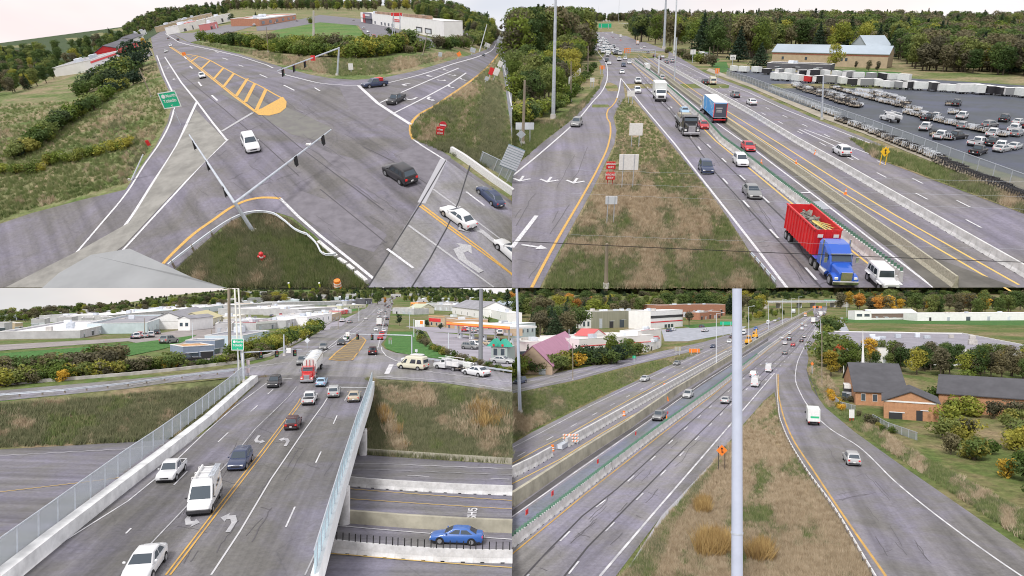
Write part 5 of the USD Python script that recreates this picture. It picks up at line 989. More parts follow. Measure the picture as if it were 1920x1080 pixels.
# ================================================================ upper right: the motorway looking north
T_ur = turf('motorway_verge', [(0.08, 0.115, 0.04), (0.125, 0.15, 0.055), (0.18, 0.17, 0.09), (0.26, 0.21, 0.13), (0.15, 0.16, 0.065)], 14, 0.05, 1.0)
tag(part('/World', 'ground', sheet(UR, [(960, 34), (1990, 34), (1990, 540), (960, 540)], 0, 20), T_ur), 'rough grass ground beside the motorway', kind='structure')
A_ur = asphalt('asphalt_motorway', (0.165, 0.155, 0.18), 14, along(UR, (1265, 270), (1475, 540)), .16, .18); A_lot = asphalt('asphalt_yard_blue', (0.062, 0.072, 0.095), 14, .2, .2, .05)
ramp = [(960, 318), (1000, 282), (1024, 262), (1076, 222), (1102, 192), (1124, 165), (1132, 142), (1131, 127), (1115, 100), (1108, 82), (1098, 62), (1090, 47), (1095, 47), (1110, 66), (1130, 92), (1164, 138), (1168, 150), (1172, 182), (1160, 200), (1150, 220), (1156, 245), (1152, 270), (1108, 362), (1056, 455), (1012, 540), (960, 540)]
r = road('exit ramp bending left off the motorway', UR, ramp, A_ur, .03, 30)
fwy = [(1086, 46), (1093, 44), (1103, 46), (1125, 50), (1162, 60), (1202, 76), (1254, 96), (1324, 138), (1405, 168), (1462, 194), (1538, 227), (1620, 258), (1700, 292), (1990, 410), (1990, 540), (1455, 540), (1405, 472), (1370, 417), (1318, 344), (1256, 268), (1212, 214), (1176, 172), (1164, 138), (1130, 92), (1110, 66), (1095, 47)]
fw = road('motorway of many lanes with works barriers', UR, fwy, A_ur, .05, 30)
tag(part('/World', 'yard', sheet(UR, [(1362, 128), (1440, 132), (1560, 140), (1720, 148), (1990, 165), (1990, 355), (1700, 270), (1600, 232), (1535, 208), (1462, 182), (1400, 158)], .05, 30), A_lot), 'dark paved trailer yard beside the motorway', kind='structure')
tag(part('/World', 'verge_strip', sheet(UR, [(1324, 133), (1405, 163), (1462, 188), (1538, 221), (1620, 251), (1700, 285), (1990, 402), (1990, 385), (1700, 272), (1625, 243), (1545, 213), (1466, 183), (1405, 157), (1330, 128)], .07, 30), mat('dusty_verge', (0.30, 0.27, 0.22), .9, .2, .02)), 'pale dusty strip between motorway and trailer yard', kind='structure')
for pl, lb in (([(1330, 118), (1362, 116), (1368, 134), (1350, 137)], 'green lawn by the yard sign'), ([(1290, 98), (1330, 96), (1350, 112), (1330, 120), (1300, 110)], 'green lawn with a white board')): tag(part('/World', 'lawn', sheet(UR, pl, .05, 30), turf('ur_lawn', [(0.05, 0.12, 0.04), (0.08, 0.16, 0.05)], 14, .05, 1.0)), lb, kind='structure')
tag(part('/World', 'lawn', sheet(UR, [(1560, 130), (1690, 136), (1690, 146), (1560, 138)], .07, 30), MATS['ur_lawn']), 'strip of lawn behind the trailers', kind='structure')
W_, Y = M_line, M_yellow
line(r, UR, [(1098, 62), (1112, 84), (1122, 99), (1136, 118), (1139, 130), (1139, 144), (1132, 166), (1110, 193), (1085, 223), (1035, 269), (960, 331)], .32, W_, curve='p')
line(r, UR, [(1164, 147), (1161, 168), (1157, 184)], .32, W_); line(r, UR, [(1157, 184), (1150, 197), (1140, 206), (1137, 218), (1144, 232), (1145, 246), (1141, 270), (1121, 316), (1096, 362), (1042, 455), (997, 540)], .30, Y, curve='p')
line(r, UR, [(1006, 405), (960, 465)], .5, W_, 'lane_line')
for x, y in ((1079, 339), (1030, 337), (978, 335)): arrow(r, UR, x, y, (x - 9, y + 12), 'chevron', 1.2)
arrow(r, UR, 999, 463, (1018, 466), 'ahead', 1.0)
line(fw, UR, [(1164, 147), (1205, 199), (1265, 270), (1320, 341), (1400, 443), (1475, 540)], .30, W_)
for pts, ph in (([(1200, 150), (1262, 212), (1345, 324), (1372, 354), (1407, 392), (1451, 439), (1505, 497), (1543, 540)], 2), ([(1186, 118), (1285, 232), (1350, 294), (1376, 319), (1445, 384), (1545, 480), (1605, 540)], 4)):
    line(fw, UR, pts, .26, W_, 'lane_dash', dash=(3.2, 9.0, ph), lift=.08); line(fw, UR, [(x - 4, y) for x, y in pts], .22, mat('tar_line', (0.05, 0.048, 0.055), .7), 'tar_seam', lift=.06)
line(fw, UR, [(1178, 114), (1254, 176), (1342, 265), (1395, 308), (1472, 372), (1538, 424), (1640, 505), (1684, 540)], .26, M_paleyellow)
line(fw, UR, [(1190, 108), (1270, 172), (1330, 222), (1415, 282), (1520, 362), (1600, 424), (1680, 486), (1750, 540)], .28, W_)
for pts in ([(1200, 105), (1300, 178), (1440, 270), (1560, 350), (1680, 421), (1900, 550)], [(1205, 103), (1310, 176), (1462, 270), (1580, 345), (1680, 405), (1910, 535)]): line(fw, UR, pts, .26, M_paleyellow)
line(fw, UR, [(1215, 94), (1262, 112), (1330, 146), (1405, 174), (1470, 205), (1545, 235), (1680, 288), (1990, 420)], .26, W_)
for pts, ph in (([(1218, 98), (1330, 155), (1420, 195), (1540, 250), (1680, 320), (1900, 430)], 2), ([(1222, 103), (1330, 162), (1420, 208), (1560, 280), (1660, 333), (1900, 460)], 5)): line(fw, UR, pts, .24, W_, 'lane_dash', dash=(3.2, 9.0, ph), lift=.08)
line(fw, UR, [(1498, 243), (1560, 272), (1610, 300)], .26, W_); line(fw, UR, [(1508, 243), (1580, 270), (1640, 293)], .26, W_)
part(fw, 'patch', sheet(UR, [(1524, 379), (1540, 378), (1556, 393), (1538, 394)], .08, 30), mat('patch_pale', (0.30, 0.32, 0.36), .8)); line(fw, UR, [(1502, 362), (1518, 362)], .5, W_, 'stop_line', lift=.08)
part(fw, 'shoulder', sheet(UR, [(1190, 106), (1230, 132), (1320, 196), (1416, 266), (1512, 333), (1600, 398), (1690, 462), (1905, 620 - 80), (1860, 540), (1750, 540), (1680, 478), (1515, 352), (1412, 276), (1320, 208)], .06, 30), mat('shoulder_stain', (0.10, 0.095, 0.085), .9, .25, .03))
segments(UR, [(1184, 114), (1232, 150), (1325, 236), (1352, 268), (1404, 308), (1482, 371), (1546, 421), (1645, 498), (1700, 540)], 3.6, 'jersey_slats', 'pale concrete block with green blades, segment of the wall left of the express lane', 'wall of blocks with green blades', most=80)

tag(part('/World', 'median_wall', extrude_along(UR, [(1196, 106), (1300, 186), (1418, 271), (1512, 338), (1600, 402), (1690, 466), (1790, 540)], [(-.32, 0), (.32, 0), (.30, .1), (.14, .4), (.10, 1.15), (-.10, 1.15), (-.14, .4), (-.30, .1)], step=12), M_tanconc), 'long stained concrete median wall of the motorway', 'barrier')
segments(UR, [(1227, 112), (1320, 166), (1410, 217), (1492, 268), (1570, 313), (1680, 378), (1990, 560)], 3.6, 'jersey_pale', 'white concrete block, segment of the wall beside the northbound lanes', 'white wall beside the northbound lanes', most=90)
tag(part('/World', 'dry_ground', sheet(UR, [(1172, 215), (1200, 215), (1250, 280), (1310, 352), (1360, 430), (1420, 540), (1150, 540), (1120, 450), (1130, 366), (1162, 272)], .04, 30), turf('dry_turf_north', [(0.13, 0.13, 0.06), (0.24, 0.18, 0.12), (0.30, 0.23, 0.155), (0.22, 0.18, 0.11)], 14, .06, 1.0)), 'tan ground down the middle of the median', kind='structure')
grass(UR, 'median_grass', [(1160, 190), (1176, 182), (1255, 270), (1315, 346), (1368, 420), (1400, 478), (1452, 540), (1020, 540), (1060, 462), (1112, 366), (1156, 272), (1158, 240), (1152, 222)], 16000, {'green': .42, 'grey': .16, 'dry': .42}, 'tan and green rough grass of the median between ramp and motorway', 71, .62)
grass(UR, 'bank_grass', [(960, 236), (1040, 226), (1085, 196), (1122, 160), (1126, 140), (1124, 165), (1102, 194), (1074, 223), (1022, 262), (960, 316)], 2600, {'green': .7, 'grey': .2, 'dry': .1}, 'green grass strip on the outer side of the ramp', 72, .8)
grass(UR, 'verge_grass', [(1596, 262), (1700, 292), (1990, 405), (1990, 425), (1700, 318), (1640, 296)], 1800, {'green': .5, 'grey': .3, 'dry': .2}, 'grass wedge below the yellow warning sign', 73, 1.0)
tag(part('/World', 'grass_wedge', sheet(UR, [(1590, 258), (1700, 288), (1990, 402), (1990, 428), (1700, 320), (1640, 297)], .09, 30), T_ur), 'wedge of grass beside the northbound lanes', kind='structure')
rail(UR, [(1404, 482), (1415, 494), (1432, 514), (1452, 538)], 'guardrail starting at the edge of the motorway median', post=1.6)
tag(part('/World', 'noise_wall', extrude_along(UR, [(1066, 168), (1078, 158), (1088, 146)], [(-.1, -.5), (.1, -.5), (.1, 3.4), (-.1, 3.4)], step=6), M_white), 'white board wall standing on the wooded bank', 'wall')
cracks(fw, UR, [(1190, 160), (1260, 200), (1640, 540), (1480, 540), (1270, 270)], 34, 6, (.6, .8), lift=.062); cracks(r, UR, [(1060, 240), (1130, 230), (1090, 350), (1000, 530), (962, 530), (962, 345)], 14, 7, (-.5, .85), lift=.045)
# signs
sign(UR, 1158, 289, 1194, 319, 354, 'largest blank white sign board on two posts in the median', M_white, 2, back=True); sign(UR, 1178, 231, 1203, 254, 277, 'blank white sign board higher up the median', M_white, 2); sign(UR, 1175, 170, 1189, 181, 195, 'small white sign board at the tip of the median', M_white, 2); sign(UR, 1133, 368, 1155, 383, 420, 'small grey white sign nearest in the median', M_pale, 2, back=True)
for y0, y1, lb in ((303, 317, 'upper red wrong way sign in the median'), (323, 337, 'lower red wrong way sign in the median')): sign(UR, 1135, y0, 1152, y1, 350, lb, M_redpaint, 2, M_redpaint, text=[('WRONG', .26, 0, .56, M_white), ('WAY', .26, 0, .14, M_white)])
sign(UR, 967, 230, 1001, 243, 268, 'wide pale sign back at the edge of the ramp', M_pale, 2); sign(UR, 968, 244, 986, 260, 276, 'grey diamond sign back under the wide pale sign', M_steel, 1, shape='diamond')
def merge_mark(b, w, h, lo): part(b, 'symbol', join([bx(.07 * w, .02, .36 * h, (0, -.045, lo + .3 * h)), prism([(-.12 * w, lo + .62 * h), (.12 * w, lo + .62 * h), (0, lo + .8 * h)], .02).apply_translation((0, -.045, 0)), bx(.07 * w, .02, .16 * h, (.09 * w, -.045, lo + .26 * h))]), M_black)
sign(UR, 1646, 275, 1664, 294, 310, 'yellow diamond merging sign by the northbound lanes', M_ysign, 2, M_ysign, shape='diamond', extra=merge_mark)
sign(UR, 1124, 123, 1133, 130, 139, 'orange works sign at the top of the ramp', M_orange, 2); sign(UR, 1106, 146, 1114, 154, 164, 'white sign back on the bank by the ramp', M_white, 2); sign(UR, 1340, 128, 1348, 138, 144, 'orange works sign by the trailer yard', M_orange, 2); sign(UR, 1367, 103, 1378, 112, 127, 'white sign with dark lettering on a post by the yard', M_white, 1, extra=lambda b, w, h, lo: scribble(b, 0, lo + h * .3, w * .7, h * .35, 3, -.045, M_dark)); sign(UR, 1293, 93, 1303, 102, 118, 'blank white board on the lawn by the motorway', M_white, 1)
sign(UR, 1122, 44, 1146, 52, 56, 'row of green overhead signs far up the motorway', M_green, 2, name='guide_sign')
# poles
for X, Yb, Xt, Yt, rr, lb, mt in ((1037, 222, 1042, -5, .42, 'tall grey mast at the edge of the left woods', M_steel), (1245, 92, 1249, -8, 1.0, 'thick blue grey high mast right of the motorway', M_steel), (1264, 105, 1269, -8, .6, 'tall pale mast beside the thick one', M_pale), (1160, 45, 1161, -6, .6, 'slim far mast over the horizon', M_steel), (1122, 26, 1123, 12, .8, 'farthest antenna mast over the horizon', M_steel),
                                 (980, 272, 984, 150, .3, 'wooden pole by the wide sign back', M_wood), (1070, 190, 1071, 115, .22, 'thin wooden pole by the white wall', M_wood), (975, 165, 976, 122, .2, 'thin pole by the house in the woods', M_wood), (1541, 224, 1544, 143, .22, 'slim lamp post in the trailer yard', M_steel), (1264, 156, 1269, 70, .24, 'lamp post in the motorway median by the sign truss', M_steel), (1235, 140, 1236, 104, .3, 'short white post in the motorway median', M_pale), (1136, 539, 1138, 457, .2, 'grey weathered pole at the near end of the median', M_wood), (1102, 144, 1103, 86, .25, 'thin pole at the top of the bank', M_wood), (1330, 112, 1331, 88, .3, 'wooden pole on the lawn', M_wood), (1643, 95, 1643, 70, .3, 'thin pole before the right hand trees', M_wood)):
    pole(UR, X, Yb, Xt, Yt, rr, lb, mt, 'mast' if 'mast' in lb else 'pole', 'pole')
wire('overhead_cable', 'black cable crossing the whole motorway view', at_depth(961, 452, 700), at_depth(1990, 494, 700), .34, 1.0)
for i, (a, b) in enumerate(((318, 322), (342, 350), (363, 374), (440, 449))): wire('thin_wire', ['pale thin wire above the largest sign board', 'second pale thin wire just below the first', 'third pale thin wire crossing the largest median sign posts', 'lowest pale thin wire just above the black cable'][i], at_depth(1070, a, 760), at_depth(1990, b + 20, 760), .085, 1.0, M_steel)
# vehicles of the motorway
D1 = lambda x, y: (x + 8, y + 9)
drive(UR, 'dumper_truck', 1531, 488, (1572, 530), 'blue truck hauling a high red skip of rubble', 'truck')
Mj = UR.M(1652, 537, (1668, 552)); t = tag(xform('off_roader', Mj), 'white off-road car cut by the lower edge beside the blue truck', 'car'); seam_cut('jeep_white', Mj, z_min=0.0)(stage.GetPrimAtPath('/World/Kinds/jeep_white'), t)
for a in (('sedan_grey', 1409, 367, (1417, 376), 'grey saloon behind the red skip truck', 'car'), ('suv_white', 1388, 309, (1396, 318), 'white car next to the blade topped wall', 'car'), ('suv_navy', 1323, 322, (1330, 333), 'dark blue car in the lane beside the median', 'car'), ('sedan_red', 1402, 281, (1412, 290), 'red car in the express lane', 'car'), ('sedan_red', 1318, 240, (1326, 249), 'red car passing the flatbed lorry', 'car'), ('sedan_paleblue', 1283, 213, (1291, 222), 'pale blue car behind the flatbed lorry', 'car'), ('suv_white', 1195, 174, (1199, 180), 'white car at the tip of the median', 'car'), ('pickup_white', 1196, 156, (1201, 163), 'white pickup between the white cars at the gore', 'pickup truck'), ('suv_grey', 1081, 236, (1072, 244), 'dark grey car alone on the exit ramp', 'car'),
          ('suv_silver', 1241, 150, (1234, 143), 'silver car alone in the express lanes', 'car'), ('suv_grey', 1378, 182, (1368, 176), 'grey car in the nearest northbound lanes beside the yard', 'car'), ('sedan_white', 1409, 196, (1399, 190), 'white saloon in the northbound lanes beside the yard', 'car'), ('suv_white', 1577, 290, (1565, 283), 'white car near the yellow warning sign', 'car'), ('camper_cream', 1335, 158, (1326, 152), 'tan van with a pale blue roof in the northbound lanes', 'van'), ('suv_black', 1321, 158, (1314, 153), 'black car next to the tan van', 'car'),
          ('sedan_white', 1166, 138, (1169, 144), 'white saloon over the ramp gore', 'car'), ('suv_navy', 1169, 125, (1172, 131), 'dark car in front of the cluster of white cars', 'car'), ('suv_white', 1180, 120, (1184, 126), 'white car closest to the barrier in the queue', 'car'), ('sedan_white', 1172, 112, (1175, 118), 'white saloon behind the cluster beside the wall', 'car'), ('pickup_white', 1161, 114, (1163, 120), 'large white pickup in the queue', 'pickup truck'), ('sedan_white', 1142, 121, (1144, 127), 'white saloon in the left lane of the queue', 'car'), ('suv_black', 1138, 116, (1140, 122), 'black car beside the white saloon in the left lane', 'car'), ('suv_black', 1137, 94, (1139, 99), 'black car behind the white box truck', 'car'), ('suv_white', 1147, 91, (1149, 96), 'white car right of the black car in the far queue', 'car'), ('sedan_white', 1129, 95, (1131, 100), 'white saloon left of the black car in the far queue', 'car'),
          ('sedan_maroon', 1227, 107, (1220, 103), 'maroon car leading the northbound cluster', 'car'), ('suv_black', 1236, 112, (1229, 108), 'black car behind the maroon car', 'car'), ('sedan_white', 1242, 109, (1235, 105), 'white car right of the black one in the northbound cluster', 'car'), ('suv_grey', 1249, 119, (1242, 115), 'grey car with a white roof in the northbound cluster', 'car'), ('suv_silver', 1260, 117, (1252, 113), 'silver car at the end of the northbound cluster', 'car'), ('sedan_black', 1215, 100, (1209, 97), 'black car alone before the northbound cluster', 'car'), ('suv_white', 1202, 93, (1197, 90), 'white car left of a second white one by the woods', 'car'), ('sedan_white', 1208, 90, (1203, 87), 'white car right of a second white one by the woods', 'car'), ('suv_black', 1149, 73, (1146, 70), 'black car far up the northbound lanes', 'car')):
    drive(UR, *a[:4], a[4], a[5])
drive(UR, 'tow_truck', 1287, 246, (1300, 262), 'black flatbed lorry with crates and chrome front', 'truck', 1.3); drive(UR, 'box_truck_white', 1236, 187, (1243, 198), 'large white box truck coming down the motorway', 'truck', 1.22); drive(UR, 'trailer_truck', 1334, 219, (1317, 203), 'truck with a blue printed trailer and white roof', 'truck', 1.08); drive(UR, 'box_truck_white', 1139, 106, (1141, 112), 'white box truck in the middle of the queue', 'truck', .8); drive(UR, 'bulk_rig', 1212, 132, (1205, 126), 'small bulk rig with a pale trailer in the express lane', 'truck', .75)
drive(UR, 'box_truck_orange', 1195, 84, (1190, 81), 'orange box truck by the woods', 'truck'); drive(UR, 'semi_white', 1163, 71, (1157, 69), 'white trailer truck far up the northbound lanes', 'truck'); drive(UR, 'box_truck_white', 1108, 72, (1110, 76), 'white truck at the far end of the queue', 'truck'); drive(UR, 'box_truck_white', 1148, 64, (1144, 62), 'far white van truck in the northbound lanes', 'truck')
rng = np.random.default_rng(9)
for i in range(115):
    y = rng.uniform(52, 104); f = (y - 46) / 46; x = 1095 + f * 36 + rng.uniform(-.4, 1) * (6 + 17 * f); drive(UR, ('sedan_white', 'suv_white', 'sedan_silver', 'suv_white', 'sedan_black', 'suv_silver')[rng.integers(6)], x, y, (x + 2, y + 3), 'small car in the dense far queue coming down the motorway', 'car', 1.4, 'dense far queue')
for i in range(14):
    y = rng.uniform(52, 80); f = (y - 46) / 46; x = 1103 + f * 82 + rng.uniform(-.3, .6) * 14 * f; drive(UR, ('sedan_grey', 'suv_white', 'suv_black', 'sedan_red')[rng.integers(4)], x, y, (x - 3, y - 3), 'small car far up the northbound lanes', 'car', 1.0, 'far northbound cars')
for i, (x, y) in enumerate(((1535, 423), (1427, 308), (1492, 308), (1585, 365), (1632, 420), (1528, 290), (1637, 352))):
    t = tag(xform('traffic_cone', UR.M(x, y, size=.9)), 'orange cone among the works walls of the motorway', 'traffic cone', 'cones along the works walls'); part(t, 'cone', tube((0, 0, .05), (0, 0, .9), .2, .06), M_orange, 40); part(t, 'foot', bx(.5, .5, .06), M_orange); part(t, 'collar', tube((0, 0, .5), (0, 0, .65), .135, .11), M_white)
# sign truss in the median
t = tag(xform('sign_truss', UR.M(1172, 108)), 'low sign truss lying across the motorway median', 'truss'); a = UR.local(UR.M(1172, 108), UR.g(1175, 108))[0]; b = UR.local(UR.M(1172, 108), UR.g(1228, 110))[0]
u = (b - a) / np.linalg.norm(b - a); part(t, 'chord', join([tube(a + (0, 0, z), b + (0, 0, z), .14) for z in (3.0, 4.3)]), M_steel); part(t, 'web', join([tube(a + u * s + (0, 0, 3.0), a + u * (s + 1.2) + (0, 0, 4.3), .08, seg=6) for s in np.arange(0, np.linalg.norm(b - a) - 1.3, 1.25)]), M_steel)
for p_ in (a, b): part(t, 'leg', tube(p_ + (0, 0, -.2), p_ + (0, 0, 4.4), .25), M_steel)
sign(UR, 1170, 90, 1182, 99, 104, 'orange and white works board in the far median', M_orange, 2)
# trailers in the yard
rng = np.random.default_rng(17)
for i, x in enumerate(np.arange(1374, 1700, 21.5)):
    c = ['white', 'white', 'white', 'black', 'grey', 'white', 'black', 'black', 'white', 'white', 'grey', 'white', 'grey', 'black', 'white', 'white'][i % 16]; y = 135.5 + (x - 1374) * .055
    copy_of('box_trailer_' + c, 'box_trailer', UR.M(x + rng.uniform(-2, 2), y + rng.uniform(-.8, .8), (x + 10, y + .8 + rng.uniform(-1.5, 1.5)), rng.uniform(.78, .96)), f'{c} box trailer in the rear row of the yard', 'trailer', f'{c} trailers of the rear row')
for i, x in enumerate(np.arange(1452, 1990, 21)):
    c = ['white', 'white', 'white', 'red', 'black', 'grey', 'white', 'black', 'grey', 'white', 'white', 'grey', 'black', 'white', 'black', 'white'][i % 16]; c = 'black' if c == 'red' and i > 5 else c; y = 151 + (x - 1452) * .068
    copy_of('box_trailer_' + c, 'box_trailer', UR.M(x + rng.uniform(-2, 2), y + rng.uniform(-.8, .8), (x + 10, y + .9 + rng.uniform(-1.5, 1.5)), rng.uniform(.8, 1.0)), 'red box trailer in the front row of the yard' if c == 'red' else f'{c} box trailer in the front row of the yard', 'trailer', None if c == 'red' else f'{c} trailers of the front row')
def flats(pts, gap, kinds, label, group, seed, away=(9, -5)):
    rng = np.random.default_rng(seed); q = ramp_px(pts, gap)
    for x, y in q: copy_of(kinds[rng.integers(len(kinds))], 'flat_trailer', UR.M(x + rng.uniform(-1, 1), y + rng.uniform(-.7, .7), (x + away[0], y + away[1] + rng.uniform(-2, 2)), rng.uniform(.72, .92)), label, 'trailer', group)
flats([(1372, 140), (1400, 151), (1440, 166)], 5, ['flat_trailer_dark'], 'dark flat trailer at the upper end of the fence row', 'dark trailers at the upper fence', 1)
flats([(1446, 170), (1490, 187), (1535, 206), (1566, 219)], 6.5, ['flat_trailer_white'], 'white flat trailer in the row along the fence', 'white trailers along the fence', 2)
flats([(1572, 226), (1620, 243), (1680, 268), (1760, 300)], 5.5, ['flat_trailer_dark', 'flat_trailer_dark', 'flat_trailer_white'], 'dark flat trailer in the lower fence row', 'dark trailers along the lower fence', 3)
flats([(1492, 163), (1530, 174), (1575, 188), (1612, 200)], 6, ['flat_trailer_dark', 'flat_trailer_white'], 'flat trailer in the middle row of the yard', 'middle row of flat trailers', 4); flats([(1498, 167), (1536, 180), (1584, 196), (1606, 202)], 6, ['flat_trailer_dark'], 'flat trailer in the middle row of the yard', 'middle row of flat trailers', 5)
flats([(1562, 166), (1610, 180), (1660, 194), (1720, 208)], 6, ['flat_trailer_dark', 'flat_trailer_white'], 'flat trailer in the inner row of the yard', 'inner row of flat trailers', 6); flats([(1640, 174), (1690, 190)], 8, ['flat_trailer_white'], 'pale trailer at the inner end of the yard', 'pale trailers at the inner end', 7)
flats([(1700, 214), (1780, 234), (1880, 256)], 7, ['flat_trailer_dark', 'flat_trailer_white'], 'flat trailer in the far end row of the yard', 'far end row of flat trailers', 8); flats([(1760, 306), (1850, 344), (1940, 384)], 6, ['flat_trailer_dark'], 'dark flat trailer at the lowest end of the fence row', 'dark trailers at the lowest fence end', 9)
flats([(1610, 172), (1660, 184), (1700, 196)], 6, ['flat_trailer_dark', 'flat_trailer_white'], 'flat trailer in the second inner row of the yard', 'second inner row of flat trailers', 10); flats([(1488, 160), (1540, 172), (1600, 190)], 5, ['flat_trailer_white', 'flat_trailer_dark'], 'flat trailer packed behind the middle row of the yard', 'packed rear of the middle row', 11)
for i in range(34):
    x = 1720 + rng.uniform(0, 270); y = 200 + (x - 1720) * .2 + rng.uniform(-18, 70); k = ('pickup_white', 'suv_grey', 'flat_trailer_white', 'flat_trailer_dark', 'sedan_silver', 'flat_trailer_dark', 'pickup_black')[rng.integers(7)]; lb = {'p': k.split('_')[1] + ' pickup', 's': 'grey or silver car', 'f': 'flat trailer'}[k[0]] + ' parked loose at the far end of the yard'; drive(UR, k, x, y, (x + 9, y - 4 + rng.uniform(-3, 3)), lb, {'p': 'pickup truck', 's': 'car', 'f': 'trailer'}[k[0]], .85, lb + ' group')
drive(UR, 'utility_pickup', 1668, 228, (1655, 224), 'white service truck parked in the yard', 'pickup truck')
fence(UR, [(1362, 143), (1405, 157), (1466, 182), (1545, 212), (1625, 242), (1700, 271), (1990, 384)], 2.0, 'chain link fence along the trailer yard', 4.0)
# buildings
metal = mat('metal_roof', (0.36, 0.42, 0.48), .5, .1, .06, metal=.2)
def shed(t, L, D, H):
    for x in (.10, .31, .62, .66): part(t, 'window', bx(L * .02, .1, H * .22, (L * x, -.05, H * .45)), M_pane)
building(UR, (1446, 121), (1662, 128), 14, 5.4, 'long tan brick hall with a pale metal roof behind the yard', tanw, metal, gable='x', bands=[(4.6, .3, mat('trim_red', (.4, .12, .08), .7))], extra=shed)
building(UR, (1437, 130), (1556, 134), 10, 2.5, 'low white roofed block before the tan hall', roofd, roofw); building(UR, (1594, 104), (1622, 108), 12, 6, 'pale blue grey house behind the tan hall', mat('pale_blue_wall', (.42, .48, .55), .8), metal, gable='y'); building(UR, (1606, 118), (1644, 121), 8, 3.5, 'white house with a dark roof behind the tan hall', wallw, roofd, gable='x'); building(UR, (1009, 150), (1034, 150), 7, 2.6, 'white house among the left woods', wallw, roofd, gable='x', win=[(3, .9, .9, 1.0)])
building(UR, (1192, 52), (1212, 52.3), 20, 9, 'far pale blue building with a long roof', mat('far_blue', (.45, .52, .66), .8), metal); building(UR, (1160, 47.6), (1182, 47.8), 20, 7, 'far white commercial block near the overhead signs', wallw, roofw); building(UR, (1110, 40), (1150, 40.3), 20, 7, 'farthest pale roofs at the end of the motorway', wallw, metal); building(UR, (1510, 82), (1530, 82.5), 9, 4, 'small grey house in the right hand woods', roofg, roofw, gable='x')
for x, y, k, lb in ((1316, 107, 'van_white', 'white van parked on the lawn'), (1322, 110, 'sedan_white', 'white car parked beside the van on the lawn'), (1398, 103, 'pickup_white', 'white pickup parked under the trees'), (1325, 104, 'suv_silver', 'silver car behind the parked van')): drive(UR, k, x, y, (x + 10, y + 1), lb)
# woods
woods(UR, [(962, 130), (1000, 124), (1050, 120), (1090, 116), (1104, 108), (1090, 74), (1076, 52), (1000, 58), (962, 62)], 320, (24, 100), {'tree_green': 5, 'tree_lime': 1, 'tree_brown': 2.2, 'tree_dark': 1}, 'tall tree of the dense woods left of the ramp', 'dense woods left of the ramp', 401, stuff=True, wide=(.9, 1.3))
woods(UR, [(1045, 190), (1062, 170), (1090, 130), (1108, 112), (1100, 104), (1050, 130), (962, 150), (962, 220), (1020, 212)], 66, (52, 62), {'tree_green': 4, 'tree_lime': 3, 'tree_brown': 1.5}, 'lower tree at the front of the woods left of the ramp', 'front of the woods left of the ramp', 402)
row(UR, [(966, 238), (1000, 226), (1040, 208), (1062, 190), (1090, 158), (1110, 134)], 9, (40, 16), {'bush_bush': 3, 'bush_green': 2, 'bush_lime': 1}, 'green bush on the bank between woods and ramp', 'bushes on the bank by the ramp', 403)
woods(UR, [(1176, 74), (1230, 84), (1290, 92), (1345, 108), (1440, 118), (1440, 84), (1300, 66), (1182, 60)], 150, (30, 72), {'tree_green': 4, 'tree_lime': 1.2, 'tree_brown': 2, 'tree_dark': 1, 'tree_red': .08}, 'tree of the woods right of the motorway', 'woods right of the motorway', 404)
woods(UR, [(1440, 62), (1700, 72), (1990, 84), (1990, 148), (1720, 132), (1660, 106), (1590, 94), (1440, 92)], 650, (42, 62), {'tree_green': 4, 'tree_brown': 3, 'tree_lime': 1, 'tree_dark': .6}, 'tree of the woods behind the trailer yard', 'woods behind the trailer yard', 405, stuff=True, wide=(1.0, 1.5))
woods(UR, [(1175, 45), (1990, 50), (1990, 68), (1440, 60), (1300, 62), (1170, 52)], 520, (24, 36), {'tree_green': 3, 'tree_brown': 3, 'tree_dark': 1}, 'tree on the far right ridge under the sky', 'far right ridge trees', 406, stuff=True)
woods(UR, [(962, 44), (1070, 44), (1080, 56), (962, 60)], 120, (28, 36), {'tree_green': 3, 'tree_brown': 2}, 'tree on the far left ridge under the sky', 'far left ridge trees', 407, stuff=True)
woods(UR, [(1080, 38), (1240, 38), (1240, 42), (1080, 42)], 160, (12, 16), {'tree_green': 2, 'tree_brown': 2}, 'tiny tree on the horizon at the end of the motorway', 'horizon trees', 408, stuff=True)
plant(UR, 'tree_dark_0', 1424, 127, 44, 'broad dark conifer beside the tan hall', 'tree', wide=1.7); plant(UR, 'tree_dark_0', 1384, 116, 62, 'tall dark conifer by the yard sign', 'tree', wide=1.2); plant(UR, 'tree_lime_1', 1561, 131, 50, 'tall loose tree in front of the tan hall', 'tree'); plant(UR, 'tree_dark_0', 1191, 68, 20, 'dark conifer beside the far motorway', 'tree', wide=1.4)
for x, y, h in ((1628, 134, 22), (1604, 128, 14), (1645, 134, 20)): plant(UR, 'tree_brown_0', x, y, h, 'small young tree before the tan hall', 'tree', 'young trees before the tan hall')
row(UR, [(1250, 98), (1290, 112), (1330, 124)], 7, (10, 20), {'bush_brown': 2, 'bush_bush': 1}, 'straggly bush on the edge of the northbound lanes', 'bushes by the northbound lanes', 409)
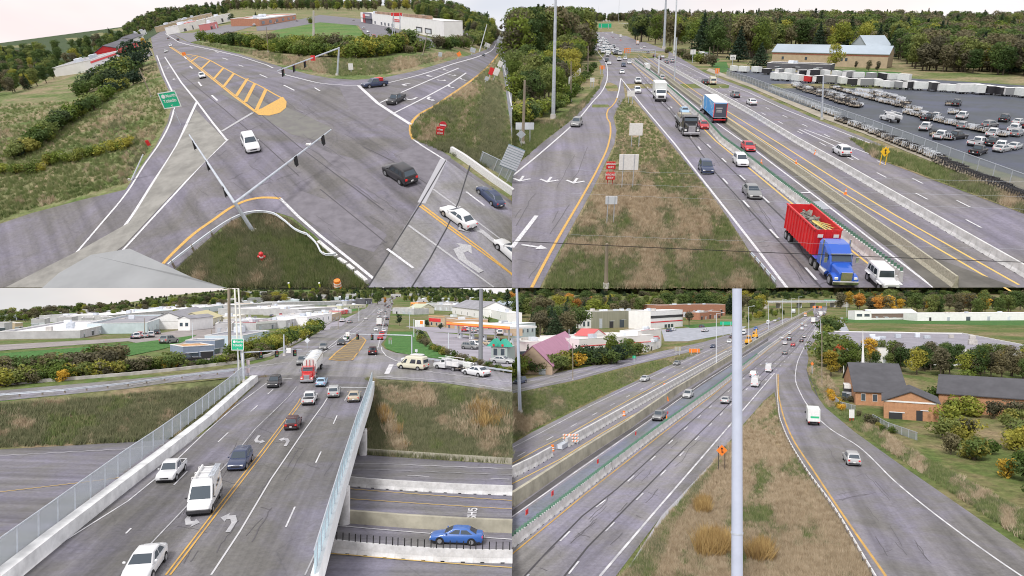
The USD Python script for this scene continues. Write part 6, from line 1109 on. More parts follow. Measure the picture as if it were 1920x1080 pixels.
# ================================================================ lower left: the road over the bridge, looking east
T_ll = turf('town_grass', [(0.07, 0.12, 0.035), (0.10, 0.15, 0.045), (0.16, 0.16, 0.075), (0.20, 0.17, 0.11)], 1, 0.03, .6)
tag(part('/World', 'ground', sheet(LL, [(-60, 590), (120, 582), (240, 567), (330, 553), (420, 544), (480, 537), (840, 537), (900, 546), (960, 556), (960, 738), (830, 719), (700, 709), (476, 704), (240, 729), (-60, 760)], 0, 10), T_ll), 'grass and gravel ground of the town beyond the bridge', kind='structure')
A_ll = asphalt('asphalt_bridge', (0.145, 0.14, 0.155), 1, along(LL, (420, 942), (562, 756)), .24, .26); A_pit = asphalt('asphalt_under', (0.16, 0.155, 0.178), 1, 0.0, .16, .2)
deck = [(476, 703), (700, 708), (698, 728), (664, 812), (590, 1078), (584, 1100), (-60, 1100), (-60, 1168), (240, 918), (388, 808), (478, 724)]
d_ = road('asphalt deck of the road bridge', LL, deck, A_ll, .06, 14, name='bridge_deck')
jn = [(476, 704), (448, 706), (330, 716), (240, 729), (-60, 758), (-60, 738), (240, 712), (330, 703), (450, 689), (510, 674), (556, 646), (600, 622), (640, 600), (668, 588), (690, 571), (712, 559), (736, 551), (746, 551), (738, 566), (733, 582), (730, 600), (727, 618), (724, 634), (714, 646), (722, 655), (742, 662), (790, 668), (880, 682), (960, 695), (960, 737), (830, 718), (700, 710)]
r = road('junction and main road running away through the town', LL, jn, asphalt('asphalt_town', (0.20, 0.195, 0.205), 1, along(LL, (606, 668), (712, 572)), .22, .2), .05, 10)
pit = [(-60, 800), (960, 800), (960, 1110), (-60, 1110)]
pr = road('motorway in the cutting under the bridge', LL, pit, A_pit, 0.0, 30, low=PIT, name='motorway')
# grass slopes of the cutting
def slope(name, top, bottom, label, n=24):
    s = np.linspace(0, 1, n); a = np.array(top, float); b = np.array(bottom, float); ta = np.linspace(0, 1, len(a)); tb = np.linspace(0, 1, len(b)); A_ = np.c_[np.interp(s, ta, a[:, 0]), np.interp(s, ta, a[:, 1])]; B_ = np.c_[np.interp(s, tb, b[:, 0]), np.interp(s, tb, b[:, 1])]
    P0, P1 = LL.g(A_[:, 0], A_[:, 1]), LL.g(B_[:, 0], B_[:, 1], low=PIT); u = np.linspace(0, 1, 9)[:, None, None]; G = P0 + (P1 - P0) * u; G[1:-1, :, 2] += meshkit.fbm(G[1:-1] * .12, 3, 4) * 1.2 - .6; V = G.reshape(-1, 3); T = []
    for i in range(8):
        for j in range(n - 1): k = i * n + j; T += [(k, k + n, k + 1), (k + 1, k + n, k + n + 1)]
    tag(part('/World', name, (V, np.array(T)), turf('slope_grass', [(0.10, 0.115, 0.05), (0.13, 0.145, 0.065), (0.17, 0.165, 0.085), (0.24, 0.18, 0.12)], 1, .05, .8), True), label, kind='structure')
    def at(q):
        x0, x1 = A_[0, 0], A_[-1, 0]; t = np.clip((q[:, 0] - x0) / (x1 - x0), 0, 1); ya = np.interp(t, s, A_[:, 1]); yb = np.interp(t, s, B_[:, 1]); v = np.clip((q[:, 1] - ya) / (yb - ya), 0.01, .99)
        return np.stack([np.stack([np.interp(t, s, P0[:, i]) * (1 - v) + np.interp(t, s, P1[:, i]) * v for i in range(3)], 1)], 0)[0]
    return at
at_l = slope('embankment', [(-60, 760), (240, 729), (448, 706), (520, 705)], [(-60, 846), (240, 829), (420, 815), (520, 806)], 'long grass slope left of the bridge')
at_r = slope('embankment', [(684, 709), (700, 709), (830, 719), (960, 738)], [(684, 853), (760, 858), (850, 864), (960, 871)], 'long grass slope right of the bridge')
grass(LL, 'slope_grass_tufts', [(-50, 765), (240, 733), (470, 710), (470, 730), (240, 905 - 80), (-50, 840)], 7200, {'green': .18, 'grey': .74, 'dry': .08}, 'tall dull grass on the slope left of the bridge', 81, .9, ground=at_l)
grass(LL, 'slope_grass_tufts', [(700, 713), (830, 722), (958, 741), (958, 868), (850, 862), (690, 852)], 12000, {'green': .18, 'grey': .73, 'dry': .09}, 'tall dull grass on the slope right of the bridge', 82, .9, ground=at_r)
grass(LL, 'reed_clump', [(744, 800), (760, 770), (778, 800), (786, 848), (752, 850)], 130, {'dry': .95, 'gold': .05}, 'reddish dry reeds in the middle of the right slope', 83, 1.6, ground=at_r); grass(LL, 'reed_clump', [(880, 780), (920, 760), (956, 790), (956, 830), (890, 830)], 150, {'dry': .85, 'gold': .15}, 'golden dry reeds at the right end of the slope', 84, 1.6, ground=at_r); grass(LL, 'reed_clump', [(832, 752), (850, 742), (854, 770), (838, 778)], 60, {'dry': 1}, 'small reddish reed patch high on the right slope', 85, 1.5, ground=at_r); grass(LL, 'reed_clump', [(300, 770), (350, 760), (356, 800), (310, 806)], 130, {'dry': .85, 'gold': .15}, 'reddish dry reeds on the left slope', 86, 1.5, ground=at_l)
# lines
W_, Y = M_line, M_yellow
for o in (-.16, .16): line(d_, LL, [(315 + o * 26, 1080), (420 + o * 24, 942), (490 + o * 22, 852), (562 + o * 18, 756), (566 + o * 18, 748)], .15, Y, 'centre_line', lift=.09)
line(d_, LL, [(-60, 1130), (240, 941), (312, 882), (387, 810), (440, 764), (500, 719)], .15, W_, lift=.09)
line(d_, LL, [(246, 1058), (286, 1018), (345, 956), (432, 864), (478, 806), (540, 746), (556, 726)], .13, M_wornline, 'lane_line', lift=.09)
line(d_, LL, [(396, 1080), (450, 998), (508, 900), (568, 812), (606, 760), (618, 740)], .15, mat('semi_worn', (0.52, 0.52, 0.54), .7), 'lane_line', lift=.09)
for a, b in (((536, 990), (553, 952)), ((592, 869), (602, 848)), ((625, 796), (632, 780)), ((646, 752), (652, 742)), ((326, 911), (351, 885)), ((409, 830), (428, 812)), ((470, 773), (483, 761)), ((236, 1002), (246, 992)), ((502, 740), (512, 731))): line(d_, LL, [a, b], .15, W_, 'lane_dash', lift=.09)
line(d_, LL, [(572, 1080), (600, 1020), (640, 900), (680, 770), (694, 726)], .12, M_wornline, lift=.09)
line(d_, LL, [(612, 727), (650, 727), (694, 728)], .5, W_, 'stop_line', lift=.09); line(d_, LL, [(508, 712), (548, 711)], .4, M_wornline, 'stop_line', lift=.09)
for X, Y_, to, k, s in ((430, 980, (462, 932), 'left', 1.0), (534, 829, (552, 802), 'left', .9), (486, 826, (468, 850), 'left', .9), (360, 975, (330, 1015), 'left', .9)): arrow(d_, LL, X, Y_, to, k, s, M_wornline, lift=.1, wide=.55)
for y, w, m, l in ((868.5, .16, W_, 0), (880, .12, M_wornline, 0), (928, .14, M_paleyellow, -12), (944, .14, M_paleyellow, -9), (1001, .16, W_, -14), (1054, .16, M_paleyellow, -14)): line(pr, LL, [(560, y + l - 4), (640, y + l), (700, y + l * .7 + 1), (800, y + l * .4 + 5), (960, y + 11)], w, m, low=PIT, lift=.05, curve='p')
for a, b in (((764, 892), (805, 894)), ((920, 898), (955, 899))): line(pr, LL, [a, b], .16, W_, 'lane_dash', low=PIT, lift=.05)
M_ = np.array(LL.M(885, 965, (960, 967), low=PIT)).T
text_m = meshkit.text_mesh('SH5', 1.2, .01, True); v = np.array(text_m.vertices); v -= v.mean(0); o_ = LL.g(885, 965, low=PIT); part(pr, 'road_lettering', (np.c_[o_[0] + v[:, 1] * -.8, o_[1] + v[:, 0] * 1.3, o_[2] + .06 + v[:, 2]], text_m.faces), W_)
line(pr, LL, [(-60, 858), (240, 842), (330, 832)], .16, W_, low=PIT, lift=.05); line(pr, LL, [(-60, 930), (180, 902), (270, 890)], .16, M_paleyellow, low=PIT, lift=.05)
tag(part('/World', 'retaining_kerb', extrude_along(LL, [(600, 847), (690, 852), (780, 858), (870, 864), (960, 870)], [(-.25, -.5), (.25, -.5), (.22, .8), (-.22, .8)], low=PIT), M_tanconc), 'low stained concrete wall at the foot of the right slope', 'wall')
tag(part('/World', 'low_wall', extrude_along(LL, [(600, 976), (660, 980), (760, 988), (860, 994), (960, 998)], [(-.3, -.2), (.3, -.2), (.24, 1.25), (-.24, 1.25)], low=PIT), M_tanconc), 'stained concrete median wall in the cutting under the bridge', 'wall')
segments(LL, [(960, 928), (870, 925), (780, 920), (700, 915), (620, 907)], 3.5, 'jersey_pale', 'pale concrete block, segment of the upper row in the cutting', 'upper row of blocks in the cutting', low=PIT)
segments(LL, [(960, 1054), (880, 1053), (800, 1050), (720, 1044), (640, 1036), (590, 1030)], 3.5, 'jersey_posts', 'pale concrete block with black marker posts, segment of the lower row in the cutting', 'lower row of blocks with posts', low=PIT)
# bridge edge
tag(part('/World', 'bridge_barrier', extrude_along(LL, [(478, 716), (456, 734), (388, 796), (300, 866), (240, 912), (100, 1022), (-60, 1152)], [(-.55, 0), (.55, 0), (.48, 1.15), (-.48, 1.15)], step=8), mat('parapet_white', (0.52, 0.53, 0.54), .7, scale=.5, col2=(0.76, 0.77, 0.78))), 'bright white concrete parapet along the left side of the bridge', 'barrier')
fence(LL, [(454, 722), (430, 744), (380, 786), (300, 850), (236, 898), (100, 1008), (-60, 1136)], 2.0, 'chain link fence outside the left parapet', 3.0, clear=.72, z0=.9)
fence(LL, [(698, 722), (690, 750), (668, 816), (640, 910), (612, 1010), (590, 1090)], 1.7, 'chain link fence along the right edge of the bridge', 2.5, z0=.5, clear=.6, mt=sheer('fence_teal', (0.42, 0.56, 0.62), .45))
tag(part('/World', 'bridge_fascia', extrude_along(LL, [(700, 720), (692, 750), (670, 816), (642, 910), (614, 1010), (592, 1090)], [(-.2, -1.3), (.35, -1.3), (.35, .5), (-.2, .5)], step=8), mat('fascia_white', (0.68, 0.70, 0.72), .7, .08, .5)), 'white concrete edge beam of the bridge', 'bridge')
for x, y, tp, lb in ((681, 853, 806, 'far white bridge pier at the foot of the slope'), (646, 982, 915, 'near white bridge pier by the median wall')):
    o = LL.g(x, y, low=PIT); t = tag(xform('bridge_pier', mat4((1, 0, 0), (0, 1, 0), (0, 0, 1), o)), lb, 'pier'); hp = LL.rise(x, y, tp, LL.up, PIT); part(t, 'column', tube((0, 0, -.5), (0, 0, hp), .55, .55, 14), M_whiteconc, 40); part(t, 'cap', bx(1.2, 1.6, .4, (-.2, 0, hp - .3), .08), M_whiteconc)
tag(part('/World', 'kerb', extrude_along(LL, [(-60, 728), (240, 704), (330, 695), (450, 681), (505, 668), (560, 640), (600, 617), (640, 594)], [(-.2, 0), (.2, 0), (.2, .55), (-.2, .55)], step=10), M_conc), 'long grey concrete kerb wall along the slip road', 'kerb')
rail(LL, [(-60, 752), (120, 738), (240, 725), (330, 712), (440, 700)], 'grey guardrail at the top of the left slope', post=3.0); rail(LL, [(790, 676), (880, 690), (960, 702)], 'guardrail behind the waiting camper van', post=3)
# hatched median
line(r, LL, [(617, 675), (630, 662), (652, 645), (671, 630), (680, 633), (686, 639), (676, 655), (660, 676), (640, 677), (617, 675)], .34, Y, 'median_line', lift=.1)
part(r, 'median', sheet(LL, [(617, 675), (652, 645), (671, 631), (686, 639), (676, 655), (660, 676)], .075, 6), mat('median_tan', (0.20, 0.155, 0.10), .85, .1, .3))
for i in range(8): y = 672 - i * 4.6; line(r, LL, [(620 + i * 6.3, y), (660 + i * 3.2, y - 2.5)], .30, M_paleyellow, 'hatch_line', lift=.11)
line(r, LL, [(715, 651), (716, 658), (724, 668), (742, 677), (754, 680)], .22, W_, lift=.1); line(r, LL, [(734, 684), (725, 702)], .9, W_, 'stop_line', lift=.1); line(r, LL, [(736, 686), (800, 697), (960, 718)], .2, W_, 'lane_line', lift=.1); line(r, LL, [(704, 706), (800, 712), (880, 720), (960, 733)], .2, W_, lift=.1); line(r, LL, [(240, 724), (330, 709), (450, 692), (540, 680)], .2, W_, lift=.1)
for pts in ([(612, 655), (640, 632), (672, 610), (694, 590), (712, 572)], [(596, 668), (640, 640), (676, 618)], [(704, 668), (712, 640), (718, 610), (726, 580)]): line(r, LL, pts, .2, W_, 'lane_line', lift=.1)
# yards and lawns
def plot(poly, m, lb, nm='yard', lift=.08): tag(part('/World', nm, sheet(LL, poly, lift, 12), m), lb, kind='structure')
lot = mat('lot_lavender', (0.30, 0.285, 0.33), .8, .15, .15); gravel = mat('gravel_yard', (0.27, 0.245, 0.24), .9, .2, .3)
plot([(-60, 650), (240, 634), (330, 620), (430, 604), (470, 600), (470, 618), (400, 634), (330, 646), (300, 652), (240, 640), (-60, 662)], gravel, 'gravel yard before the white house', lift=.05); plot([(320, 650), (430, 622), (440, 640), (400, 680), (340, 690), (318, 682), (322, 660)], gravel, 'gravel yard around the grey shed', lift=.06)
plot([(800, 622), (870, 628), (960, 648), (960, 690), (900, 682), (850, 668), (812, 645)], lot, 'petrol station forecourt', 'forecourt'); plot([(760, 612), (960, 618), (960, 630), (800, 622)], lot, 'parking strip beyond the forecourt', 'car_park', .06); plot([(560, 612), (620, 604), (640, 600), (668, 588), (640, 612), (600, 622)], lot, 'side street before the white shops', 'side_street', .075); plot([(448, 602), (560, 590), (570, 600), (470, 618)], lot, 'car park before the red roof', 'car_park', .05)
plot([(732, 624), (775, 622), (790, 640), (860, 678), (780, 668), (742, 661), (724, 654), (720, 646), (726, 634)], turf('corner_lawn', [(0.06, 0.15, 0.045), (0.09, 0.19, 0.06)], 1, .2, 1.5), 'green corner lawn right of the junction', 'lawn', .09); plot([(-60, 668), (240, 645), (330, 634), (370, 628), (330, 648), (300, 656), (240, 668), (-60, 700)], MATS['corner_lawn'], 'bright green field left of the junction', 'lawn'); plot([(600, 604), (668, 582), (672, 570), (640, 578), (600, 592)], MATS['corner_lawn'], 'lawn by the shops along the road', 'lawn', .07)
cracks(d_, LL, [(250, 1060), (480, 740), (680, 740), (585, 1070)], 26, 8, (-.55, .83), lift=.08)
# signs and masts
P_ = LL
t = pole(LL, 458, 716, 452, 655, .20, 'pale pole that carries the green guide sign', M_steel, 'sign_pole', 'pole', .17)
for x0, x1, lb in ((443, 440, 'left tube of the pair rising behind the guide sign'), (452, 447, 'right tube of the pair rising behind the guide sign')): pole(LL, x0 + 6, 716, x1, 541, .15, lb, mat('tube_white', (0.74, 0.74, 0.68), .5), 'antenna_tube', 'pole', .14, flange=False)
sign(LL, 434, 635, 457, 657, 717, 'green guide sign at the left end of the bridge', M_green, 1, text=[('North', .17, .16, .66, M_white), ('Toledo', .18, 0, .36, M_white), ('<', .16, 0, .08, M_white)], border=M_white, name='guide_sign', extra=north)
mast(LL, (458, 716), (456, 661), [((566, 655), [((488, 659), 'signal'), ((518, 658), 'signal'), ((540, 657), 'white'), ((550, 656), 'signal')])], 'signal arm over the left approach', .16); mast(LL, (772, 671), (772, 629), [((652, 626), [((652, 625), 'white'), ((660, 626), 'signal'), ((680, 626), 'signal'), ((703, 627), 'signal')])], 'signal mast on the corner lawn with a long arm', .16)
pole(LL, 533, 667, 532, 627, .22, 'grey pole in the bushes left of the road', M_steel); pole(LL, 431, 664, 429, 541, .34, 'thick weathered wooden pole in the bushes', M_wood, 'utility_pole', 'pole', .3); pole(LL, 901, 684, 902, 541, .45, 'thick dark high mast by the forecourt', mat('mast_dark', (0.20, 0.21, 0.23), .6), 'high_mast', 'pole', .36, cross=None)
for X, Yb, Yt, lb in ((271, 634, 596, 'brown wooden pole by the green field'), (361, 638, 605, 'thin pole before the white house'), (397, 643, 618, 'short wooden pole by the gravel yard'), (634, 618, 582, 'dark thin pole by the white shops'), (673, 603, 576, 'pale lamp post on the shop lawn'), (841, 660, 624, 'slim white lamp post on the forecourt'), (888, 632, 604, 'lamp post behind the station canopy'), (776, 632, 598, 'tall sign pole on the right road'), (768, 616, 588, 'thin white pole before the long roofs'), (314, 576, 552, 'radio mast on the distant hill')): pole(LL, X, Yb, X, Yt, .13, lb, M_wood if 'wood' in lb or 'dark' in lb else M_pale, 'pole', 'pole')
sign(LL, 462, 675, 468, 684, 714, 'upper small pink and white sign behind the guide pole', mat('sign_pink', (.6, .5, .52), .6), 1); sign(LL, 462, 690, 468, 699, 714, 'lower small pink and white sign behind the guide pole', MATS['sign_pink'], 1); sign(LL, 571, 633, 581, 644, 654, 'pale diamond sign back on the left bank', M_pale, 1, shape='diamond'); sign(LL, 778, 600, 796, 613, 632, 'tall white and orange shop sign on two poles', M_white, 2, name='shop_sign', extra=lambda b, w, h, lo: part(b, 'panel', bx(w * .3, .03, h * .45, (w * .18, -.04, lo + h * .42)), M_orange)); sign(LL, 778, 655, 783, 660, 671, 'small pale sign beside the corner mast', M_pale, 1); sign(LL, 728, 633, 735, 638, 646, 'small brown sign on the corner lawn', M_wood, 2)
# vehicles
for a in (('van_white', 384, 948, (370, 974), 'white high roofed van with a ladder on its roof', 'van', 1.02), ('pickup_white', 322, 893, (301, 916), 'white pickup beside the left parapet', 'pickup truck', .90), ('suv_navy', 451, 873, (438, 890), 'dark blue car between the van and the yellow line', 'car', 1.0), ('sedan_white', 272, 1072, (246, 1108), 'white saloon at the lower left corner', 'car', 1.08), ('suv_maroon', 550, 801, (558, 788), 'maroon car with bright tail lights in the middle lane', 'car', .92), ('pickup_white', 581, 755, (588, 742), 'white pickup seen from behind at the stop line', 'pickup truck', .92), ('suv_silver', 626, 742, (629, 730), 'silver car behind the stop line beside the white pickup', 'car', .98), ('sedan_tan', 664, 750, (667, 738), 'pale saloon nearest the right bridge edge', 'car', 1.0),
          ('sedan_paleblue', 603, 722, (610, 710), 'pale saloon beside the red nosed rig', 'car', .9), ('suv_black', 515, 724, (508, 732), 'black car with lit lamps at the left stop line', 'car', 1.0), ('pickup_grey', 567, 682, (561, 690), 'grey pickup above the red nosed rig', 'pickup truck', .9), ('suv_grey', 606, 656, (600, 662), 'dark car on the left carriageway beyond the junction', 'car', .95), ('sedan_black', 640, 647, (634, 652), 'black car at the left tip of the hatched median', 'car', 1.0), ('suv_white', 650, 640, (645, 645), 'white car beside the hatched median', 'car', 1.0), ('suv_maroon', 699, 664, (701, 656), 'maroon car beyond the junction in the right lane', 'car', 1.0),
          ('camper_cream', 774, 692, (754, 690), 'cream camper van waiting on the right approach', 'van', 1.1), ('suv_white', 776, 681, (756, 679), 'white car half hidden behind the camper van', 'car', 1.1), ('utility_pickup', 842, 693, (822, 690), 'white work pickup with a rack on the right approach', 'pickup truck', 1.12), ('sedan_white', 893, 704, (872, 700), 'white saloon on the right approach', 'car', 1.22), ('sedan_red', 713, 637, (714, 632), 'red lit car nearest in the far right lane', 'car', .9), ('suv_red', 716, 630, (717, 625), 'second red lit car in the far right lane', 'car', .9), ('sedan_white', 720, 623, (721, 619), 'white car at the head of the red lit queue', 'car', .9), ('sedan_white', 705, 621, (703, 626), 'white car beside the white box truck', 'car', .9), ('sedan_black', 724, 612, (725, 608), 'black car right of the white box truck', 'car', .9), ('suv_black', 726, 600, (727, 596), 'black car farther up the right lane', 'car', .9),
          ('sedan_white', 686, 600, (690, 596), 'white car on the left lanes far off', 'car', .9), ('pickup_white', 642, 604, (650, 602), 'white pickup parked on the shop lot', 'pickup truck', 1.1), ('sedan_grey', 656, 606, (664, 604), 'grey car parked beside the white pickup on the shop lot', 'car', 1.1), ('suv_grey', 882, 655, (896, 656), 'blue grey car on the forecourt', 'car', 1.0), ('suv_white', 892, 650, (906, 651), 'white car beside the yellow one on the forecourt', 'car', .9), ('sedan_tan', 916, 648, (930, 650), 'pale car under the station canopy', 'car', .9), ('sedan_silver', 942, 681, (956, 682), 'teal grey car by the kiosk', 'car', 1.0), ('pickup_black', 294, 627, (302, 625), 'dark pickup on the gravel track', 'pickup truck', .9), ('van_white', 324, 615, (334, 612), 'white lorry left of the white house', 'van', .9), ('pickup_black', 345, 682, (360, 680), 'dark low loader before the grey shed', 'pickup truck', 1.1), ('suv_grey', 317, 644, (326, 643), 'dark box van at the edge of the field', 'car', 1.3)):
    drive(LL, *a[:4], a[4], a[5], a[6])
drive(LL, 'bulk_rig', 585, 704, (572, 724), 'red nosed truck with a long white bulk trailer', 'truck', .95); drive(LL, 'box_truck_white', 711, 611, (713, 604), 'white box truck far up the road', 'truck', .9)
copy_of('flat_trailer_dark', 'flat_trailer', LL.M(872, 697, (850, 694), 1.2), 'dark flat trailer towed by the work pickup', 'trailer'); copy_of('box_trailer_white', 'box_trailer', LL.M(882, 697, (862, 694), .62), 'small white box load behind the work pickup', 'trailer')
Mb = LL.M(856, 1016, (830, 1015), (1.05, 1, 1), low=PIT); copy_of('sedan_blue', 'car', Mb, 'blue saloon speeding through the cutting under the bridge', 'car')
rng = np.random.default_rng(21)
for i in range(30):
    y = rng.uniform(557, 598); f = (y - 556) / 42; x = 735 - f * 38 + rng.uniform(0, 1) * (4 + 32 * f); drive(LL, ('sedan_white', 'suv_white', 'sedan_silver', 'suv_black', 'sedan_grey')[rng.integers(5)], x, y, (x - 3, y + 2.5) if x < 722 - f * 16 else (x + 1.5, y - 3), 'small car in the far traffic on the road through the town', 'car', .9, 'far traffic through the town')
for i in range(46):
    b = [(440, 600, 560, 592), (560, 598, 640, 588), (860, 620, 950, 628), (800, 602, 850, 606), (440, 611, 470, 606), (300, 630, 250, 634)][i % 6]; u = rng.random(); x, y = b[0] + (b[2] - b[0]) * u, b[1] + (b[3] - b[1]) * u + rng.uniform(-2, 2); drive(LL, ('sedan_white', 'suv_silver', 'pickup_white', 'sedan_navy', 'suv_grey', 'suv_red')[rng.integers(6)], x, y, (x + 2, y - 3 + rng.uniform(-1, 1)), 'small parked car among the shops and yards', 'car', 1.0, 'cars parked among the shops')
# buildings
stl = mat('shed_blue', (0.22, 0.27, 0.36), .6, .08, .8); rust = mat('rust_roof', (0.52, 0.30, 0.14), .8, .35, .5, stretch=(3, .2, 1)); cream = mat('cream_wall', (0.58, 0.56, 0.44), .8, .08, .5); paleb = mat('pale_cyan_wall', (0.52, 0.60, 0.64), .75, .08, .5); redroof = mat('dark_red_roof', (0.24, 0.04, 0.05), .8, .15, .4); orr = mat('canopy_orange', (0.80, 0.34, 0.08), .6)
shw = mat('shaded_wall', (0.46, 0.46, 0.48), .8, .12, .4)  # grey copy of the white wall, with its shade put into the colour
def B(a, b, d, h, lb, w=None, rf=roofw, **k): building(LL, a, b, d * 1.3, h * .86, lb, shw if w is None or (w is wallw and 'win' not in k) else w, rf, **k)
B((343, 677), (402, 671), 6, 3.3, 'blue grey steel shed with a rusty roof', stl, rust, parapet=.05); B((403, 664), (421, 660), 5, 3.4, 'grey box store beside the rusty roofed shed', stl, roofg)
B((334, 620), (356, 620), 16, 5.2, 'white house with a grey gable roof by the yard', wallw, roofg, gable='y', win=[(2, 1.2, 1.4, 1.6)]); B((357, 617), (398, 601), 12, 3.6, 'long white hall attached to the white house', wallw, roofg, gable='x', win=[(4, 1.2, 1.0, 1.6)]); B((276, 625), (322, 609), 14, 4.2, 'long pale container shed with a grey roof', paleb, roofg, units=1); B((242, 619), (272, 611), 12, 3.0, 'yellowish low store left of the container shed', cream, roofg); B((150, 634), (236, 617), 16, 2.6, 'grey roofed hall at the far left', None, roofw)
B((200, 604), (326, 592), 24, 3.8, 'long white roofed warehouse under the trees', wallw, roofw); B((346, 592), (430, 580), 24, 4.6, 'white warehouse with a pale blue end', paleb, roofw); B((430, 582), (510, 576), 22, 4.6, 'long white hall behind the wooden pole', wallw, roofw, units=3); B((456, 569), (560, 562), 20, 5.6, 'long hall under the far trees', wallw, roofw, units=2); B((500, 590), (590, 580), 24, 4.4, 'white flat roofed hall in the middle', wallw, roofw, units=3); B((520, 576), (640, 572), 20, 4.6, 'wide white roof beyond the middle hall', wallw, roofw, units=2)
B((390, 612), (416, 605), 10, 3.4, 'yellow roofed hut by the gravel yard', cream, mat('yellow_roof', (.55, .5, .3), .8), gable='x'); B((440, 605), (462, 600), 8, 3.4, 'cream store beside the tubes', cream, roofw); B((470, 609), (502, 606), 10, 2.6, 'low white block before the red roof', wallw, roofw)
B((480, 619), (545, 614), 13, 3.0, 'low shop with a dark red roof and white canopy', wallw, redroof, parapet=.1, bands=[(2.2, .9, M_white)]); B((536, 616), (590, 603), 8, 3.6, 'white canopy wing beside the red roofed shop', wallw, roofw); B((456, 652), (505, 642), 7, 3.4, 'long pale blue box building in the bushes', mat('pale_box', (.50, .60, .68), .7, .05, .5), roofg, parapet=.1)
B((576, 612), (622, 604), 11, 4.6, 'white two level shop front at the street corner', wallw, roofw, win=[(4, 1.4, 1.6, 1.2)], units=2); B((618, 604), (640, 597), 9, 4, 'shop with a tan end wall', tanw, roofw); B((560, 592), (632, 586), 18, 4.6, 'white strip of shops behind the corner', wallw, roofw, units=3); B((650, 572), (684, 568), 12, 4.4, 'shop with a blue roof', wallw, mat('blue_roof', (.10, .18, .48), .7)); B((640, 581), (686, 577), 9, 3.6, 'cream arcade of shops', cream, roofw, win=[(5, 1.6, 1.4, .8)]); B((684, 571), (698, 569), 7, 6, 'dark brown block by the road', roofd, roofd); B((640, 590), (655, 587), 6, 3, 'red kiosk on the lot', M_redpaint, roofw)
B((736, 588), (776, 590), 9, 4.4, 'white shop at the right of the far road', wallw, roofw, units=1); B((770, 576), (784, 576.5), 7, 5, 'orange and pink fronted shop', orr, mat('pink_roof', (.6, .4, .4), .8)); B((768, 588), (790, 589), 8, 4.8, 'pale green hut roof by the tall pole', cream, mat('pale_green_roof', (.45, .48, .36), .8), gable='x')
B((804, 612), (834, 614), 9, 5.0, 'restaurant with a red awning', tanw, mat('olive_roof', (.3, .34, .16), .8), bands=[(2.2, 1.4, M_redpaint, .02, .75), (4.2, .7, mat('fascia_tan', (.5, .34, .18), .7))], win=[(3, 1.4, 1.4, .6)]); B((837, 615), (862, 618), 9, 4.6, 'tan building right of the red awning', mat('tan_orange', (.50, .34, .20), .8), mat('tan_roof', (.5, .42, .32), .8), bands=[(2.4, .3, M_redpaint)])
B((775, 566), (822, 567), 12, 3.4, 'white long roof under the far trees', wallw, roofw); B((785, 580), (852, 584), 16, 5, 'large white windowless hall', wallw, roofw, units=3); B((848, 588), (898, 596), 15, 5.4, 'pale hall with dark gables and doors', wallw, roofg, gable='x', win=[(4, 1.2, 2, .4)]); B((900, 590), (950, 603), 6, 5.2, 'long white hall at the right edge', wallw, roofw, win=[(3, 1.4, 1.8, 1)]); B((925, 578), (956, 581), 9, 4, 'pale teal roofed house under the trees', paleb, metal, gable='x'); B((855, 574), (876, 575), 8, 3, 'low white roof with a blue side', paleb, roofw); B((928, 620), (952, 625), 4, 3.2, 'brown shed behind the station', tanw, roofg)
rng = np.random.default_rng(77)
for i in range(46):
    bands = [(-40, 604, 230, 590), (-40, 622, 200, 606), (240, 590, 520, 572), (420, 574, 640, 562), (520, 602, 640, 586), (770, 572, 950, 580), (770, 562, 940, 568), (400, 626, 470, 610)]; b = bands[i % 8]; u = (i // 8 + rng.uniform(.1, .9)) / 6; x, y = b[0] + (b[2] - b[0]) * u, b[1] + (b[3] - b[1]) * u; w = rng.uniform(12, 36)
    B((x, y), (min(x + w, 952), y - .4 if x < 700 else y + .4), rng.uniform(7, 14), rng.uniform(2.6, 4.4), 'small flat roofed block in the commercial belt of the town', (shw, tanw, wallw, paleb)[rng.integers(4)], (roofw, roofw, roofg)[rng.integers(3)], group='small blocks of the commercial belt')
# petrol station canopy and kiosk
Mc = LL.M(838, 634, to=(956, 644), up=LL.up); t = tag(xform('station_canopy', Mc), 'long orange edged petrol station canopy', 'canopy'); Lc = np.linalg.norm(LL.g(956, 644) - LL.g(838, 634)); part(t, 'roof', bx(Lc, 9, .5, (Lc / 2, 4.5, 4.2)), M_white); part(t, 'fascia', bx(Lc + .1, .15, .8, (Lc / 2, -.1, 4.05)), orr); part(t, 'stripe', bx(Lc + .1, .17, .2, (Lc / 2, -.12, 4.0)), M_redpaint)
for i in range(5): part(t, 'column', bx(.4, .4, 4.2, (Lc * (.08 + .2 * i), 2.5, 0)), M_white); p = part(t, 'pump', bx(.6, .9, 1.7, (Lc * (.12 + .2 * i), 2.5, 0), .06), M_pale); part(p, 'screen', bx(.4, .03, .5, (Lc * (.12 + .2 * i), 2.03, 1.0)), M_dark)
def kiosk(t, L, D, H):
    for x in (.2, .75): part(t, 'gable_front', trimesh.convex.convex_hull([(L * x - 1.6, -.3, H), (L * x + 1.6, -.3, H), (L * x, -.3, H + 1.6), (L * x - 1.6, 1.6, H), (L * x + 1.6, 1.6, H), (L * x, 1.6, H + 1.6)]), mat('kiosk_green', (.05, .42, .30), .6)); part(t, 'round_sign', disc(.26, .06, (L * x, -.36, H + .3), 'y'), M_redpaint)
B((921, 672), (951, 674), 3, 2.9, 'green and white kiosk at the right edge', mat('kiosk_wall', (.34, .40, .38), .7), roofg, extra=kiosk, win=[(2, 1.0, 1.6, .6)])
for x, y, c in ((893, 647, 'yellow'),): t = car('sedan', 'yellow'); drive(LL, t, x, y, (906, 648), 'yellow car on the forecourt', 'car', .9)
